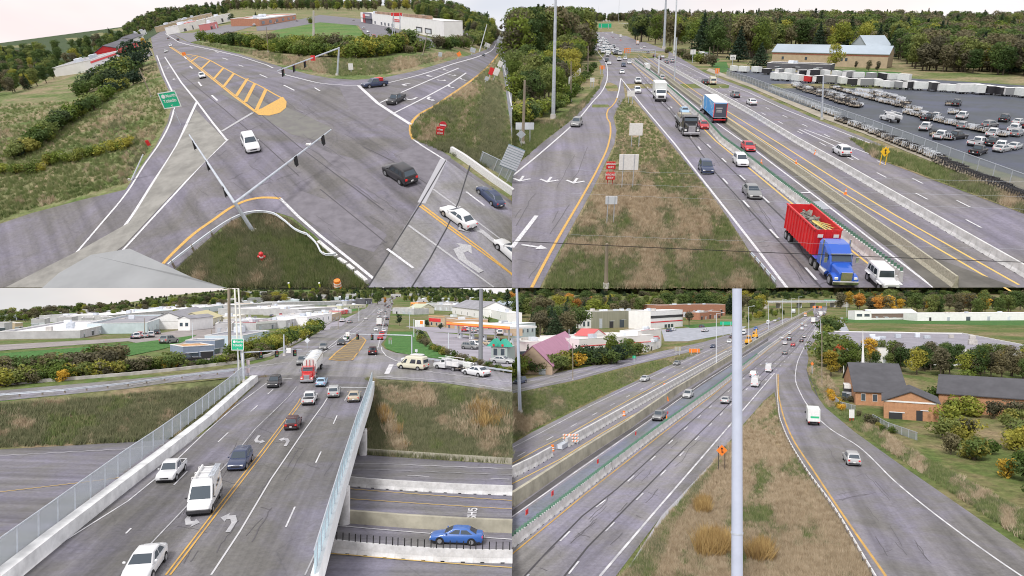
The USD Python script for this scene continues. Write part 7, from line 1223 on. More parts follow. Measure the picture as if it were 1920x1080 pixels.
# plants
row(LL, [(-50, 728), (120, 712), (240, 697), (300, 692), (335, 690)], 9, (30, 26), {'bush_bush': 3, 'bush_green': 3, 'bush_brown': 2, 'bush_gold': .5, 'bush_lime': 1}, 'shrub of the hedge above the slip road', 'hedge above the slip road', 501, jit=3); row(LL, [(345, 690), (380, 688), (420, 684), (450, 678), (480, 672), (505, 664)], 7, (12, 22), {'bush_bush': 3, 'bush_green': 2, 'bush_lime': 2, 'bush_brown': 1}, 'low shrub between the grey shed and the slip road', 'low shrubs below the grey shed', 512, jit=2); row(LL, [(-50, 712), (120, 700), (225, 688)], 10, (40, 34), {'bush_bush': 2, 'bush_green': 2, 'bush_brown': 3}, 'tall shrub at the back of the hedge above the slip road', '', 502, jit=6, stuff=True)
row(LL, [(440, 668), (480, 662), (520, 655), (560, 640), (585, 628), (596, 620)], 8, (26, 22), {'bush_bush': 4, 'bush_lime': 3, 'bush_green': 1.5}, 'bright bush on the left bank of the main road', 'bright bushes on the left bank', 503); row(LL, [(500, 652), (530, 640), (560, 628), (590, 620)], 9, (24, 16), {'bush_lime': 3, 'bush_bush': 2}, 'bright bush on the left bank of the main road', 'bright bushes on the left bank', 504)
row(LL, [(786, 642), (810, 655), (840, 668), (870, 678), (900, 688), (958, 700)], 8, (14, 12), {'bush_brown': 2, 'bush_bush': 3}, 'weedy bush along the forecourt edge', 'weedy bushes by the forecourt', 505, jit=2)
plant(LL, 'tree_dark_1', 749, 611, 23, 'round dark tree by the right kerb', 'tree', wide=.9); plant(LL, 'bush_dark_1', 789, 634, 16, 'rounded dark bush under the shop sign', 'shrub', base=3.0); plant(LL, 'tree_green_0', 708, 571, 26, 'green tree left of the far road', 'tree', wide=1.2); plant(LL, 'tree_orange_0', 722, 570, 14, 'orange tree beside the far road', 'tree'); plant(LL, 'tree_lime_0', 846, 604, 18, 'small tree before the pale hall', 'tree'); plant(LL, 'bush_lime_1', 912, 608, 16, 'yellow green bush before the white hall', 'shrub', base=3.0); plant(LL, 'bush_dark_0', 800, 612, 12, 'dark bush left of the red awning', 'shrub', base=3.0); plant(LL, 'bush_dark_0', 826, 617, 10, 'dark bush under the red awning', 'shrub', base=3.0)
plant(LL, 'tree_lime_1', 330, 602, 24, 'yellow green tree behind the white house', 'tree', wide=1.3); plant(LL, 'tree_green_2', 344, 601, 20, 'green tree next to the yellow green one', 'tree', wide=1.3); plant(LL, 'bush_lime_0', 570, 598, 10, 'yellow green tree among the white roofs', 'shrub', base=3.0, wide=2)
woods(LL, [(-60, 596), (240, 580), (420, 562), (540, 556), (640, 552), (640, 562), (540, 568), (420, 580), (240, 596), (-60, 612)], 220, (16, 18), {'tree_brown': 3, 'tree_green': 2, 'tree_lime': 1}, 'belt of brown and green trees at the foot of the hill', 'x', 506, stuff=True, wide=(1.2, 1.8)); woods(LL, [(-60, 592), (240, 568), (330, 555), (420, 546), (470, 543), (640, 543), (640, 552), (420, 562), (240, 580), (-60, 600)], 420, (5, 8), {'tree_green': 3, 'tree_dark': 1, 'tree_brown': 1}, 'distant wooded hill at the left', 'x', 507, stuff=True, wide=(1.5, 2.2))
woods(LL, [(640, 543), (840, 543), (900, 548), (960, 558), (960, 570), (860, 562), (740, 556), (640, 556)], 320, (6, 12), {'tree_green': 3, 'tree_dark': 2}, 'distant wooded ridge at the right', 'x', 508, stuff=True, wide=(1.4, 2)); woods(LL, [(756, 562), (860, 566), (960, 576), (960, 582), (860, 572), (756, 566)], 70, (10, 20), {'tree_green': 2, 'tree_lime': 1.5, 'tree_brown': 1.5}, 'belt of trees behind the long white roofs', 'x', 509, stuff=True)
woods(LL, [(640, 556), (700, 556), (736, 552), (700, 564), (640, 566)], 40, (8, 12), {'tree_green': 2, 'tree_dark': 1}, 'dark trees around the far end of the road', 'x', 510, stuff=True); woods(LL, [(556, 566), (620, 562), (626, 568), (560, 572)], 24, (12, 14), {'tree_dark': 2, 'tree_brown': 1}, 'dark belt of trees behind the wide white roof', 'x', 511, stuff=True)
for i, (x, y, w, h) in enumerate(((486, 553, 14, 5), (462, 552, 10, 4), (650, 560, 22, 6), (740, 557, 12, 4), (800, 554, 16, 4), (700, 556, 8, 4), (776, 556, 10, 4), (598, 560, 14, 5))): B((x, y), (x + w, y - .3), 10, h, ['white house highest on the left hill', 'white house lower on the left hill', 'pale block above the blue roof', 'white block at the end of the far road', 'white block on the right ridge', 'small pale house left of the far road end', 'pale house right of the far road end', 'pale block behind the dark belt of trees'][i], wallw, roofw)
# ================================================================ lower right: the motorway looking south
T_lr = turf('south_verge', [(0.075, 0.115, 0.035), (0.11, 0.14, 0.045), (0.18, 0.16, 0.08), (0.26, 0.20, 0.12)], 1, 0.04, .8)
tag(part('/World', 'ground', sheet(LR, [(960, 534), (1990, 534), (1990, 1110), (960, 1110)], 0, 24), T_lr), 'grass ground along the southbound motorway', kind='structure')
A_lr = asphalt('asphalt_south', (0.205, 0.197, 0.222), 1, along(LR, (1126, 1080), (1357, 811)), .14, .2); A_lr2 = asphalt('asphalt_on_ramp', (0.165, 0.158, 0.178), 1, along(LR, (1690, 1080), (1560, 860)), .22, .2)
fwy = [(960, 833), (997, 811), (1110, 754), (1200, 711), (1320, 654), (1400, 627), (1450, 606), (1500, 585), (1520, 578), (1536, 568), (1548, 565), (1552, 572), (1548, 590), (1540, 610), (1535, 630), (1512, 660), (1500, 690), (1462, 706), (1452, 735), (1432, 752), (1385, 806), (1335, 870), (1240, 968), (1155, 1080), (1132, 1110), (960, 1110)]
r = road('motorway running south with works walls', LR, fwy, A_lr, .03, 30)
ramp = [(1462, 706), (1512, 655), (1516, 672), (1512, 695), (1522, 730), (1548, 765), (1602, 810), (1680, 866), (1990, 1080), (1990, 1110), (1655, 1110), (1625, 1062), (1570, 968), (1508, 880), (1470, 812), (1456, 760), (1452, 735)]
r2 = road('on ramp curving in beside the motorway', LR, ramp, A_lr2, .05, 24)
lramp = [(960, 716), (1075, 693), (1172, 674), (1320, 641), (1400, 618), (1460, 597), (1450, 606), (1400, 627), (1320, 654), (1260, 668), (1172, 688), (1075, 714), (960, 738)]
r3 = road('slip road along the shops', LR, lramp, A_lr, .04, 24)
tag(part('/World', 'gravel_shoulder', sheet(LR, [(1150, 1110), (1240, 968), (1335, 868), (1345, 866), (1250, 985), (1180, 1110)], .05, 24), mat('shoulder_pale', (0.36, 0.36, 0.39), .85, .1, .4)), 'pale shoulder edge of the motorway', kind='structure')
tag(part('/World', 'car_park', sheet(LR, [(1240, 618), (1330, 612), (1400, 612), (1380, 624), (1290, 640), (1246, 640)], .05, 24), mat('lot_wet', (0.33, 0.35, 0.40), .6, .2, .3)), 'pale car park by the striped shop', kind='structure')
tag(part('/World', 'lawn', sheet(LR, [(1575, 592), (1990, 588), (1990, 612), (1580, 605)], .05, 24), turf('lr_lawn', [(0.05, 0.13, 0.04), (0.09, 0.17, 0.05)], 1, .2, 1)), 'green lawn before the white restaurant', kind='structure'); tag(part('/World', 'lawn', sheet(LR, [(1280, 610), (1360, 604), (1372, 610), (1300, 618)], .05, 24), MATS['lr_lawn']), 'green strip under the round tree', kind='structure')
tag(part('/World', 'side_street', sheet(LR, [(1558, 610), (1568, 590), (1578, 580), (1584, 584), (1580, 600), (1592, 620), (1580, 622)], .06, 24), MATS['lot_wet']), 'small side street beside the on ramp', kind='structure')
W_, Y = M_line, M_yellow
line(r, LR, [(1126, 1080), (1230, 958), (1357, 811), (1420, 738), (1452, 700)], .26, W_); line(r, LR, [(1120, 1110), (1126, 1080)], .26, W_)
line(r, LR, [(960, 1040), (1100, 925), (1245, 811), (1340, 738), (1440, 656), (1505, 608), (1540, 580)], .18, M_yellow)
for pts, ph in (([(960, 1112), (1035, 1031), (1097, 968), (1162, 917), (1207, 876), (1276, 812), (1380, 722), (1470, 648), (1540, 590)], 1), ([(1040, 1110), (1107, 1026), (1170, 962), (1219, 912), (1258, 872), (1316, 813), (1400, 730), (1478, 660), (1545, 592)], 4), ([(1420, 728), (1500, 650), (1548, 590)], 3)):
    line(r, LR, pts, .19, W_, 'lane_dash', dash=(3.2, 9.0, ph), lift=.06); line(r, LR, [(x - 5, y) for x, y in pts], .2, MATS['tar_line'], 'tar_seam', lift=.045)
line(r, LR, [(960, 970), (1080, 885), (1190, 808), (1320, 716), (1440, 640), (1530, 580)], .2, W_); line(r, LR, [(960, 908), (1050, 862), (1130, 812), (1240, 748), (1320, 702), (1440, 628), (1520, 580)], .2, M_paleyellow); line(r, LR, [(960, 870), (1010, 842), (1060, 818), (1180, 750), (1320, 676), (1440, 615)], .2, M_paleyellow); line(r, LR, [(960, 840), (1010, 814), (1110, 760), (1200, 717), (1320, 661), (1440, 612)], .2, W_)
for pts, ph in (([(960, 862), (1060, 806), (1180, 742), (1320, 668), (1440, 612)], 2),): line(r, LR, pts, .2, W_, 'lane_dash', dash=(3.2, 9.0, ph), lift=.06)
line(r2, LR, [(1459, 702), (1459, 730), (1466, 770), (1480, 810), (1530, 890), (1590, 980), (1660, 1080), (1680, 1110)], .26, Y, curve='p'); line(r2, LR, [(1530, 614), (1506, 655), (1494, 684), (1491, 708), (1503, 742), (1530, 780), (1556, 804), (1610, 838), (1680, 905), (1800, 1000), (1960, 1110)], .22, W_, curve='p')
for pts in ([(1510, 690), (1540, 760), (1590, 840), (1680, 950), (1800, 1070)], [(1484, 720), (1502, 790), (1580, 900), (1640, 990), (1700, 1080)]): line(r2, LR, pts, .22, MATS['tar_line'], 'tar_seam', lift=.04)
line(r3, LR, [(960, 722), (1075, 698), (1172, 678), (1320, 645)], .2, W_); line(r3, LR, [(960, 733), (1075, 709), (1172, 684), (1320, 650)], .2, W_); line(r, LR, [(1455, 676), (1472, 676)], .3, MATS['tar_line'], 'patch_seam', lift=.05)
part(r, 'shoulder', sheet(LR, [(960, 958), (1080, 872), (1180, 806), (1320, 712), (1440, 634), (1440, 640), (1320, 720), (1190, 806), (1080, 882), (960, 968)], .05, 24), mat('dark_shoulder', (0.09, 0.085, 0.09), .9, .2, .4))
part(r, 'express_lane', sheet(LR, [(960, 975), (1080, 890), (1195, 808), (1320, 718), (1440, 642), (1460, 640), (1340, 728), (1225, 812), (1080, 930), (960, 1020)], .04, 24), asphalt('asphalt_express', (0.15, 0.165, 0.20), 1, along(LR, (960, 970), (1190, 808)), .1, .16))
cracks(r, LR, [(965, 1070), (1240, 830), (1340, 820), (1110, 1075)], 20, 9, (.72, -.7), lift=.055); cracks(r2, LR, [(1480, 800), (1560, 830), (1680, 930), (1760, 1060), (1690, 1075), (1600, 980)], 16, 10, (.6, .8), lift=.065)
# walls
segments(LR, [(960, 895), (1000, 875), (1042, 850)], 3.3, 'jersey_pale', 'white concrete block, segment of the wall before the crash cushion', 'white wall before the crash cushion', size=(1, 1.5, 1.35))
segments(LR, [(1062, 838), (1110, 811), (1186, 767), (1320, 690), (1380, 656), (1450, 618), (1510, 586)], 3.6, 'jersey_pale', 'white concrete block, segment of the wall beyond the crash cushion', 'white wall beyond the crash cushion', most=44, from_end=True, size=(1, 1.6, 1.35))
tag(part('/World', 'median_wall', extrude_along(LR, [(960, 950), (1080, 868), (1175, 806), (1260, 744), (1320, 706), (1440, 630), (1528, 579)], [(-.32, 0), (.32, 0), (.26, .5), (.22, 1.7), (-.22, 1.7), (-.26, .5)], step=12), M_tanconc), 'long stained concrete median wall of the southbound view', 'barrier')
segments(LR, [(960, 1026), (1060, 948), (1180, 853), (1235, 811), (1340, 734), (1440, 654), (1520, 596)], 3.3, 'jersey_slats', 'pale concrete block with green blades, segment of the wall beside the southbound lanes', 'blade topped wall beside the southbound lanes', most=60, from_end=True)
for i, (x, y) in enumerate(((988, 978), (1036, 942), (1121, 880), (1192, 826), (1252, 786))):
    t = tag(xform('panel_board', LR.M(x, y - 4, (x + 10, y - 12), .62)), 'red striped hazard board on the blade topped wall', 'hazard board', 'hazard boards on the blade topped wall'); part(t, 'frame', bx(1.3, .08, .12, (0, 0, .9)), M_orange)
    for j in range(3): part(t, 'stripe', bx(.22, .1, .9, (-.42 + .42 * j, 0, .95)), M_redpaint)
t = tag(xform('crash_cushion', LR.M(1059, 838, (1075, 828))), 'grey ribbed crash cushion at the end of the white wall', 'crash cushion'); part(t, 'side_panel', bx(5.0, .08, .7, (0, .45, .15)), M_steel); part(t, 'side_panel', bx(5.0, .08, .7, (0, -.45, .15)), M_steel); part(t, 'nose', bx(.5, .9, .85, (2.6, 0, .1), .08), M_ysign)
for i in range(6): part(t, 'diaphragm', bx(.1, .85, .7, (-2.2 + .9 * i, 0, .15)), M_pale)
t = tag(xform('barricade', LR.M(1070, 834)), 'orange and white striped barricade behind the crash cushion', 'barricade')
for z in (.5, 1.0, 1.5):
    b = part(t, 'rail', bx(2.6, .06, .28, (0, 0, z)), M_white)
    for i in range(5): part(b, 'stripe', prism([(-1.2 + i * .5, z + .01), (-1.0 + i * .5, z + .01), (-.8 + i * .5, z + .27), (-1.0 + i * .5, z + .27)], .08), M_orange)
for s in (-1, 1): part(t, 'leg', bx(.08, .1, 1.8, (s * 1.1, .05, 0)), M_steel)
def drum(P, x, y, lb, s=1.0):
    t = tag(xform('traffic_drum', P.M(x, y, size=s)), lb, 'traffic drum'); part(t, 'body', tube((0, 0, 0), (0, 0, 1), .32, .25), M_orange, 40); part(t, 'stripe', tube((0, 0, .55), (0, 0, .7), .295, .285), M_white); part(t, 'stripe', tube((0, 0, .25), (0, 0, .4), .32, .30), M_white)
drum(LR, 1170, 780, 'orange and white drum beside the white wall', 1.0); drum(LR, 1036, 846, 'orange cone like drum at the end of the near white wall', 1.0); drum(LR, 1246, 728, 'small orange drum far along the white wall', 1.2)
for i, (x, y) in enumerate(((1064, 868), (1173, 800), (1252, 752), (1250, 788))):
    t = tag(xform('traffic_cone', LR.M(x, y, size=1.1)), 'orange cone standing by the median wall', 'traffic cone', 'cones by the median wall'); part(t, 'cone', tube((0, 0, .05), (0, 0, .9), .2, .06), M_orange, 40); part(t, 'foot', bx(.5, .5, .06), M_orange)
rail(LR, [(1456, 706), (1460, 780), (1472, 818), (1506, 880), (1566, 966), (1622, 1062), (1650, 1110)], 'white weathered guardrail along the inner edge of the on ramp', curve='p', post=2.0, h=.85, mt=M_white); rail(LR, [(1545, 610), (1538, 640), (1526, 660)], 'short guardrail at the top of the on ramp', post=3)
tag(part('/World', 'dry_ground', sheet(LR, [(1175, 1110), (1252, 985), (1345, 870), (1390, 812), (1432, 764), (1448, 760), (1456, 800), (1505, 890), (1560, 975), (1640, 1110)], .05, 24), turf('dry_turf', [(0.20, 0.16, 0.10), (0.27, 0.21, 0.14), (0.33, 0.26, 0.17), (0.20, 0.18, 0.09)], 1, .08, 1.0)), 'tan ground under the dry grass wedge', kind='structure')
grass(LR, 'median_grass', [(1160, 1100), (1245, 980), (1340, 868), (1390, 806), (1436, 752), (1452, 742), (1456, 770), (1468, 815), (1505, 884), (1566, 972), (1640, 1100)], 19000, {'green': .12, 'grey': .08, 'dry': .80}, 'tan dry grass in the wedge between motorway and on ramp', 91, .72)
grass(LR, 'shoulder_grass', [(1165, 1100), (1245, 985), (1340, 872), (1352, 868), (1262, 990), (1220, 1100)], 2600, {'green': .8, 'grey': .2}, 'green grass fringe along the motorway shoulder', 92, .8)
grass(LR, 'reed_clump', [(1310, 1020), (1340, 1010), (1362, 1020), (1358, 1050), (1315, 1050)], 170, {'gold': .8, 'dry': .2}, 'large golden clump left of the thick pole', 93, 1.5); grass(LR, 'reed_clump', [(1412, 1038), (1436, 1034), (1440, 1056), (1414, 1060)], 90, {'gold': .9, 'dry': .1}, 'golden clump right of the thick pole', 94, 1.4); grass(LR, 'reed_clump', [(1308, 950), (1326, 946), (1328, 966), (1310, 968)], 90, {'gold': 1}, 'small golden clump by the motorway fringe', 95, 1.2)
grass(LR, 'verge_grass', [(960, 742), (1075, 718), (1172, 692), (1260, 672), (1318, 660), (1200, 708), (1110, 750), (997, 806), (960, 828)], 6500, {'green': .42, 'grey': .28, 'dry': .3}, 'mixed grass between slip road and motorway', 96, .75); grass(LR, 'verge_grass', [(1522, 668), (1550, 700), (1600, 770), (1700, 840), (1990, 1000), (1990, 1060), (1690, 862), (1606, 806), (1552, 760), (1526, 728), (1516, 694)], 4200, {'green': .6, 'grey': .1, 'dry': .3}, 'grass slope outside the on ramp', 97, .75)
# poles and signs
t = pole(LR, 1382, 1125, 1382, 541, .50, 'thick blue grey pole standing in the dry grass', mat('pole_lavender', (0.42, 0.46, 0.56), .5, .06, .4), 'high_mast', 'pole', .40, flange=False)
part(t, 'joint', tube((0, 0, 5.6), (0, 0, 5.75), .51, .51, 14), M_steel)
pole(LR, 975, 776, 969, 541, .36, 'tall grey pole on the left verge', MATS['pole_lavender'], 'high_mast', 'pole', .24)
for X, Yb, Yt, lb, mt in ((1074, 712, 644, 'wooden pole by the slip road hedge', M_wood), (1067, 672, 617, 'thin pole behind the hedge', M_steel), (1238, 650, 622, 'pole by the white sign letters', M_steel), (1343, 690, 588, 'lamp post in the median left of the thick pole', M_pale), (1404, 650, 575, 'lamp post in the median right of the thick pole', M_pale), (1441, 618, 568, 'second lamp post down the median', M_pale), (1467, 612, 562, 'third lamp post down the median', M_pale), (1484, 600, 560, 'fourth lamp post down the median', M_pale), (1498, 594, 556, 'fifth lamp post down the median', M_pale), (1541, 722, 606, 'tall wooden pole beside the on ramp', M_wood), (1538, 640, 600, 'short pole at the top of the on ramp', M_pale), (1588, 594, 566, 'thin pole on the restaurant lawn', M_pale), (1582, 708, 686, 'white post by the church porch', M_white), (1612, 560, 543, 'far white mast above the trees', M_white)):
    pole(LR, X, Yb, X, Yt, .14, lb, mt, 'lamp_post' if 'lamp' in lb else 'pole', 'lamp post' if 'lamp' in lb else 'pole', lamp=2.0 if 'lamp' in lb else None)
sign(LR, 1343, 834, 1364, 855, 887, 'orange diamond works sign by the motorway shoulder', M_orange, 2, M_dark, shape='diamond', extra=merge_mark, name='works_sign'); sign(LR, 1592, 768, 1602, 784, 791, 'white leaning board on the grass outside the on ramp', M_white, 2, M_redpaint); sign(LR, 1540, 622, 1547, 630, 648, 'pale teal sign beside the on ramp', mat('sign_teal', (.25, .58, .52), .5), 1); sign(LR, 1265, 650, 1277, 658, 666, 'brown grey board on the bank by the slip road', M_tanconc, 2); sign(LR, 1350, 603, 1376, 609, 630, 'pale gantry sign by the far slip road', M_green, 2, name='gantry'); sign(LR, 1292, 654, 1312, 661, 663, 'orange and white low barrier board on the slip road', M_orange, 2, name='board'); sign(LR, 1520, 678, 1526, 686, 702, 'orange diamond sign at the bend of the on ramp', M_orange, 1, shape='diamond'); sign(LR, 1112, 667, 1118, 672, 680, 'pale blue sign in the hedge', M_pale, 1); sign(LR, 1186, 667, 1192, 672, 682, 'small green sign back in the hedge', M_green, 1)
# vehicles
for a in (('pickup_grey', 1236, 786, (1222, 798), 'grey pickup in the express lane beside the blade topped wall', 'pickup truck', .95), ('suv_silver', 1290, 745, (1277, 755), 'silver car behind the pickup in the express lane', 'car', 1.0), ('sedan_silver', 1209, 714, (1196, 720), 'silver car in the left lanes nearer the verge', 'car', 1.0), ('sedan_grey', 1269, 684, (1258, 689), 'grey car farther up the left lanes', 'car', .95), ('suv_navy', 975, 719, (960, 723), 'dark car on the slip road beside the tall grey pole', 'car', 1.0), ('sedan_silver', 1361, 755, (1370, 745), 'silver saloon alone left of the thick pole', 'car', 1.0), ('sedan_grey', 1472, 664, (1478, 657), 'grey car in the middle lane of the on coming queue', 'car', .95), ('sedan_red', 1487, 649, (1492, 643), 'red car in the right lanes', 'car', .95), ('sedan_white', 1472, 646, (1477, 640), 'white car left of the red car', 'car', .95), ('sedan_maroon', 1503, 641, (1508, 636), 'dark red car right of the red one', 'car', .9), ('sedan_white', 1466, 636, (1471, 631), 'white car hugging the wall in the right lanes', 'car', 1.0), ('suv_black', 1480, 638, (1485, 632), 'black car between two white cars in the right lanes', 'car', 1.0), ('sedan_white', 1480, 627, (1484, 622), 'white car beyond the black one', 'car', .95), ('sedan_silver', 1508, 633, (1512, 628), 'silver car at the foot of the on ramp merge', 'car', .9), ('suv_white', 1504, 619, (1507, 614), 'white car left of the white lorry', 'car', .95), ('sedan_white', 1511, 613, (1514, 608), 'white car just before the white lorry', 'car', .9), ('suv_silver', 1504, 610, (1507, 606), 'silver car left of the lorry and higher up', 'car', .9),
          ('suv_silver', 1597, 868, (1588, 854), 'silver car on the on ramp', 'car', 1.05), ('suv_white', 1413, 706, (1420, 697), 'white car ahead of the white vans', 'car', 1.0), ('sedan_navy', 1337, 652, (1328, 656), 'dark car in the far left lanes', 'car', .95), ('suv_white', 1368, 643, (1359, 647), 'white car in the far left lanes', 'car', .95), ('sedan_maroon', 1371, 634, (1363, 638), 'pinkish red car beyond the white one in the left lanes', 'car', .95), ('van_white', 1395, 627, (1387, 631), 'white van in the far left lanes', 'van', .9), ('suv_blue', 1417, 618, (1409, 622), 'blue car in the far left lanes', 'car', .95), ('van_white', 1440, 608, (1433, 612), 'white van farthest in the left lanes', 'van', .85), ('sedan_white', 1453, 603, (1447, 606), 'white car by the bank in the far left lanes', 'car', .95), ('suv_grey', 1461, 600, (1455, 603), 'grey car by the bank in the far left lanes', 'car', .95)):
    if a[0] == 'suv_blue': car('suv', 'blue')
    drive(LR, *a[:4], a[4], a[5], a[6])
wv = 'white work van with a roof rack seen from behind'; drive(LR, 'van_white', 1417, 724, (1427, 713), wv + ', the nearer of two', 'van', .9); drive(LR, 'van_white', 1442, 697, (1451, 688), wv + ', the farther of two', 'van', .85); drive(LR, 'box_truck_green', 1524, 794, (1517, 778), 'white box truck with a green print on the on ramp', 'truck', .86); drive(LR, 'box_truck_white', 1525, 606, (1527, 600), 'white lorry far up the right lanes', 'truck', .95); drive(LR, 'box_truck_white', 1488, 588, (1482, 590), 'white lorry coming out from under the overpass', 'truck', 1.0); drive(LR, 'box_truck_orange', 1510, 594, (1505, 598), 'dark fronted lorry beside the median wall', 'truck', .8); drive(LR, 'box_truck_white', 1539, 592, (1540, 588), 'cream lorry at the right before the overpass', 'truck', .9)
drive(LR, 'wheel_loader', 1404, 646, (1416, 640), 'yellow wheel loader parked in the median', 'loader', 1.05); drive(LR, 'digger', 1416, 635, (1424, 630), 'yellow digger with a raised boom in the median', 'digger', .9)
rng = np.random.default_rng(33)
for i in range(26):
    y = rng.uniform(578, 612); f = (y - 576) / 36; x = 1547 - f * 42 + rng.uniform(0, 1) * (3 + 38 * f); drive(LR, ('sedan_white', 'suv_white', 'sedan_grey', 'suv_black', 'sedan_silver')[rng.integers(5)], x, y, (x + 2, y - 3), 'small car in the far queue before the overpass', 'car', .9, 'far queue before the overpass')
# overpass
Mo = LR.M(1430, 579, to=(1590, 576), up=LR.up); Lo = np.linalg.norm(LR.g(1590, 576) - LR.g(1430, 579)); t = tag(xform('overpass', Mo), 'low grey overpass across the far end of the motorway', 'bridge'); part(t, 'deck', bx(Lo, 10, 1.4, (Lo / 2, 5, 5.2)), M_conc); part(t, 'parapet', bx(Lo, .3, 1.0, (Lo / 2, -.1, 6.5)), M_pale)
for x in (.22, .46, .62, .86): part(t, 'pier', bx(1.2, 6, 5.4, (Lo * x, 5, -.2)), M_whiteconc)
part(t, 'abutment', bx(8, 9, 5.3, (2, 5, -.1)), M_conc); part(t, 'abutment', bx(6, 9, 5.3, (Lo - 2, 5, -.1)), M_conc)
sign(LR, 1524, 573.6, 1541, 578, 583, 'orange and black message board under the overpass', M_orange, 2, name='message_board', extra=lambda b, w, h, lo: part(b, 'panel', bx(w * .3, .03, h * .8, (0, -.045, lo + h * .1)), M_dark)); sign(LR, 1545, 562, 1566, 567, 575, 'green overhead signs beyond the overpass', M_green, 2, name='guide_sign')
# buildings
def B(a, b, d, h, lb, w=wallw, rf=roofw, **k): return building(LR, a, b, d, h, lb, w, rf, **k)
pinkr = mat('pink_roof_plain', (0.44, 0.22, 0.32), .75, .08, .3); beige = mat('beige_wall', (0.50, 0.38, 0.28), .85, .08, .8); olive = mat('panel_olive', (0.26, 0.26, 0.20), .7, .12, .6, stretch=(4, 4, .1)); cbrick = mat('church_brick', (0.42, 0.22, 0.12), .85, .12, 2.0); cream2 = mat('off_white_roof', (0.70, 0.69, 0.67), .75, .06, .1)
B((962, 701), (1035, 703), 70, 2.5, 'beige brick building with a pink gable roof', beige, pinkr, gable='y', pitch=5.6) 
B((964, 672), (1090, 664), 18, 5.4, 'long white roofed complex behind the pink roof', cream2, cream2, units=4); B((1086, 668), (1225, 656), 22, 6.0, 'wide white building with curved fascias', cream2, cream2, bands=[(3.4, .25, M_redpaint), (2.4, .5, mat('fascia_gold', (.5, .34, .12), .7), .4, .8)], win=[(6, 1.8, 1.6, .3, .35, .85)])
def red_panel(t, L, D, H): part(t, 'sloping_panel', quad((L * .3, -.4, H * .45), (L * .9, -.4, H * .45), (L * .78, 1.2, H * 1.02), (L * .24, 1.2, H * 1.02), .1), mat('panel_brick_red', (.52, .12, .12), .7))
B((1196, 655), (1240, 648), 8, 7.0, 'white pavilion with a red sloping panel', cream2, cream2, extra=red_panel, parapet=.2); B((1108, 660), (1134, 656), 7, 6.0, 'white hump backed gate house with a red arch', cream2, MATS['panel_brick_red'], gable='y')
t = B((1208, 662), (1238, 652), .4, 3.2, 'white wall with black lettering by the slip road', wallw, roofw, parapet=.05, name='letter_wall'); scribble(t, 4.2, 1.9, 6.0, .8, 7, -.03, M_dark); scribble(t, 4.6, .7, 3.6, .8, 5, -.03, M_dark)
B((964, 650), (1004, 644), 14, 9, 'white two storey block behind the tall grey pole', paleb, roofw, win=[(4, 1.6, 1.6, 1.2), (4, 1.6, 1.6, 5.2)])
B((1115, 616), (1222, 612), 20, 9.5, 'long hall clad in olive panels', olive, cream2, units=8); B((1090, 616), (1116, 615), 12, 9, 'white annex left of the olive hall', wallw, roofw, win=[(3, 1.5, 3, 1)]); B((1220, 618), (1280, 612), 14, 10, 'white shop striped black and red', wallw, roofw, bands=[(6.0, 1.4, M_dark), (3.6, .6, M_redpaint)], win=[(3, 3, 2.2, .2, .4, .7)], units=3); B((1238, 596), (1360, 592), 20, 9, 'long brick hall with a pale corner', mat('brick_hall', (.36, .17, .11), .85, .1, 1.0), roofg, units=4); B((1312, 600), (1352, 596), 10, 5, 'brick block behind the thick pole', MATS['brick_hall'], metal)
B((1603, 600), (1634, 600), 10, 6.0, 'white flat block with two dark windows', wallw, roofg, win=[(2, 4, 2, 2.2)]); B((1634, 600), (1720, 599), 12, 4.4, 'restaurant with a white roof and arched white awnings', mat('brown_wall', (.20, .14, .12), .8), cream2, bands=[(.2, 1.2, M_white)], parapet=.05, gable='x'); B((1720, 602), (1990, 600), 14, 5, 'long white hall beyond the restaurant', wallw, roofw, units=3)
B((1590, 680), (1990, 692), 95, 5.0, 'wide grey roofed store behind the church', wallw, mat('roof_mauve', (.26, .25, .29), .85, .15, .2), units=9, parapet=.3)
t = B((1604, 759), (1700, 764), 24, 2.9, 'brick church with a dark roof', cbrick, mat('church_roof', (.075, .075, .085), .85, .15, .4), gable='x', win=[(4, .9, 1.6, .9)]); B((1657, 784), (1760, 792), 10, 3.4, 'brick wing of the church with a white gable edge', cbrick, MATS['church_roof'], gable='y', bands=[(3.3, .3, M_white)]); B((1583, 748), (1602, 749), 3, 3.2, 'white flat canopy at the church door', M_dark, M_white, bands=[(2.4, .9, M_white)], parapet=.05)  # dark walls below the white canopy stand in for shaded open space
B((1760, 770), (1990, 790), 14, 3.6, 'long brick hall beyond the church', cbrick, MATS['church_roof'], gable='x')
oS = LR.over(1618, 686, (1640, 745), 6.6); t = tag(xform('steeple', mat4((1, 0, 0), (0, 1, 0), (0, 0, 1), oS)), 'slim white steeple on the church roof', 'steeple'); hS = (686 - 622) / F * oS[1]; part(t, 'base', bx(.9, .9, 1.6, (0, 0, -.8), .05), M_white); part(t, 'spire', tube((0, 0, .8), (0, 0, hS), .34, .04, 8), M_white); part(t, 'finial', tube((0, 0, hS), (0, 0, hS + .5), .03), M_chrome)
fence(LR, [(1560, 748), (1575, 764), (1604, 772)], 1.2, 'low pale fence before the church door', 1.5); fence(LR, [(1636, 790), (1664, 806), (1720, 826)], 1.3, 'grey fence below the church wing', 2.0)
for x, y, k, lb in ((1262, 620, 'suv_white', 'white car under the striped shop canopy'), (1255, 622, 'suv_navy', 'dark car beside the white one at the striped shop'), (1322, 622, 'pickup_white', 'white pickup in the pale car park'), (1316, 614, 'suv_black', 'black car by the round tree')): drive(LR, k, x, y, (x + 8, y - 1), lb)
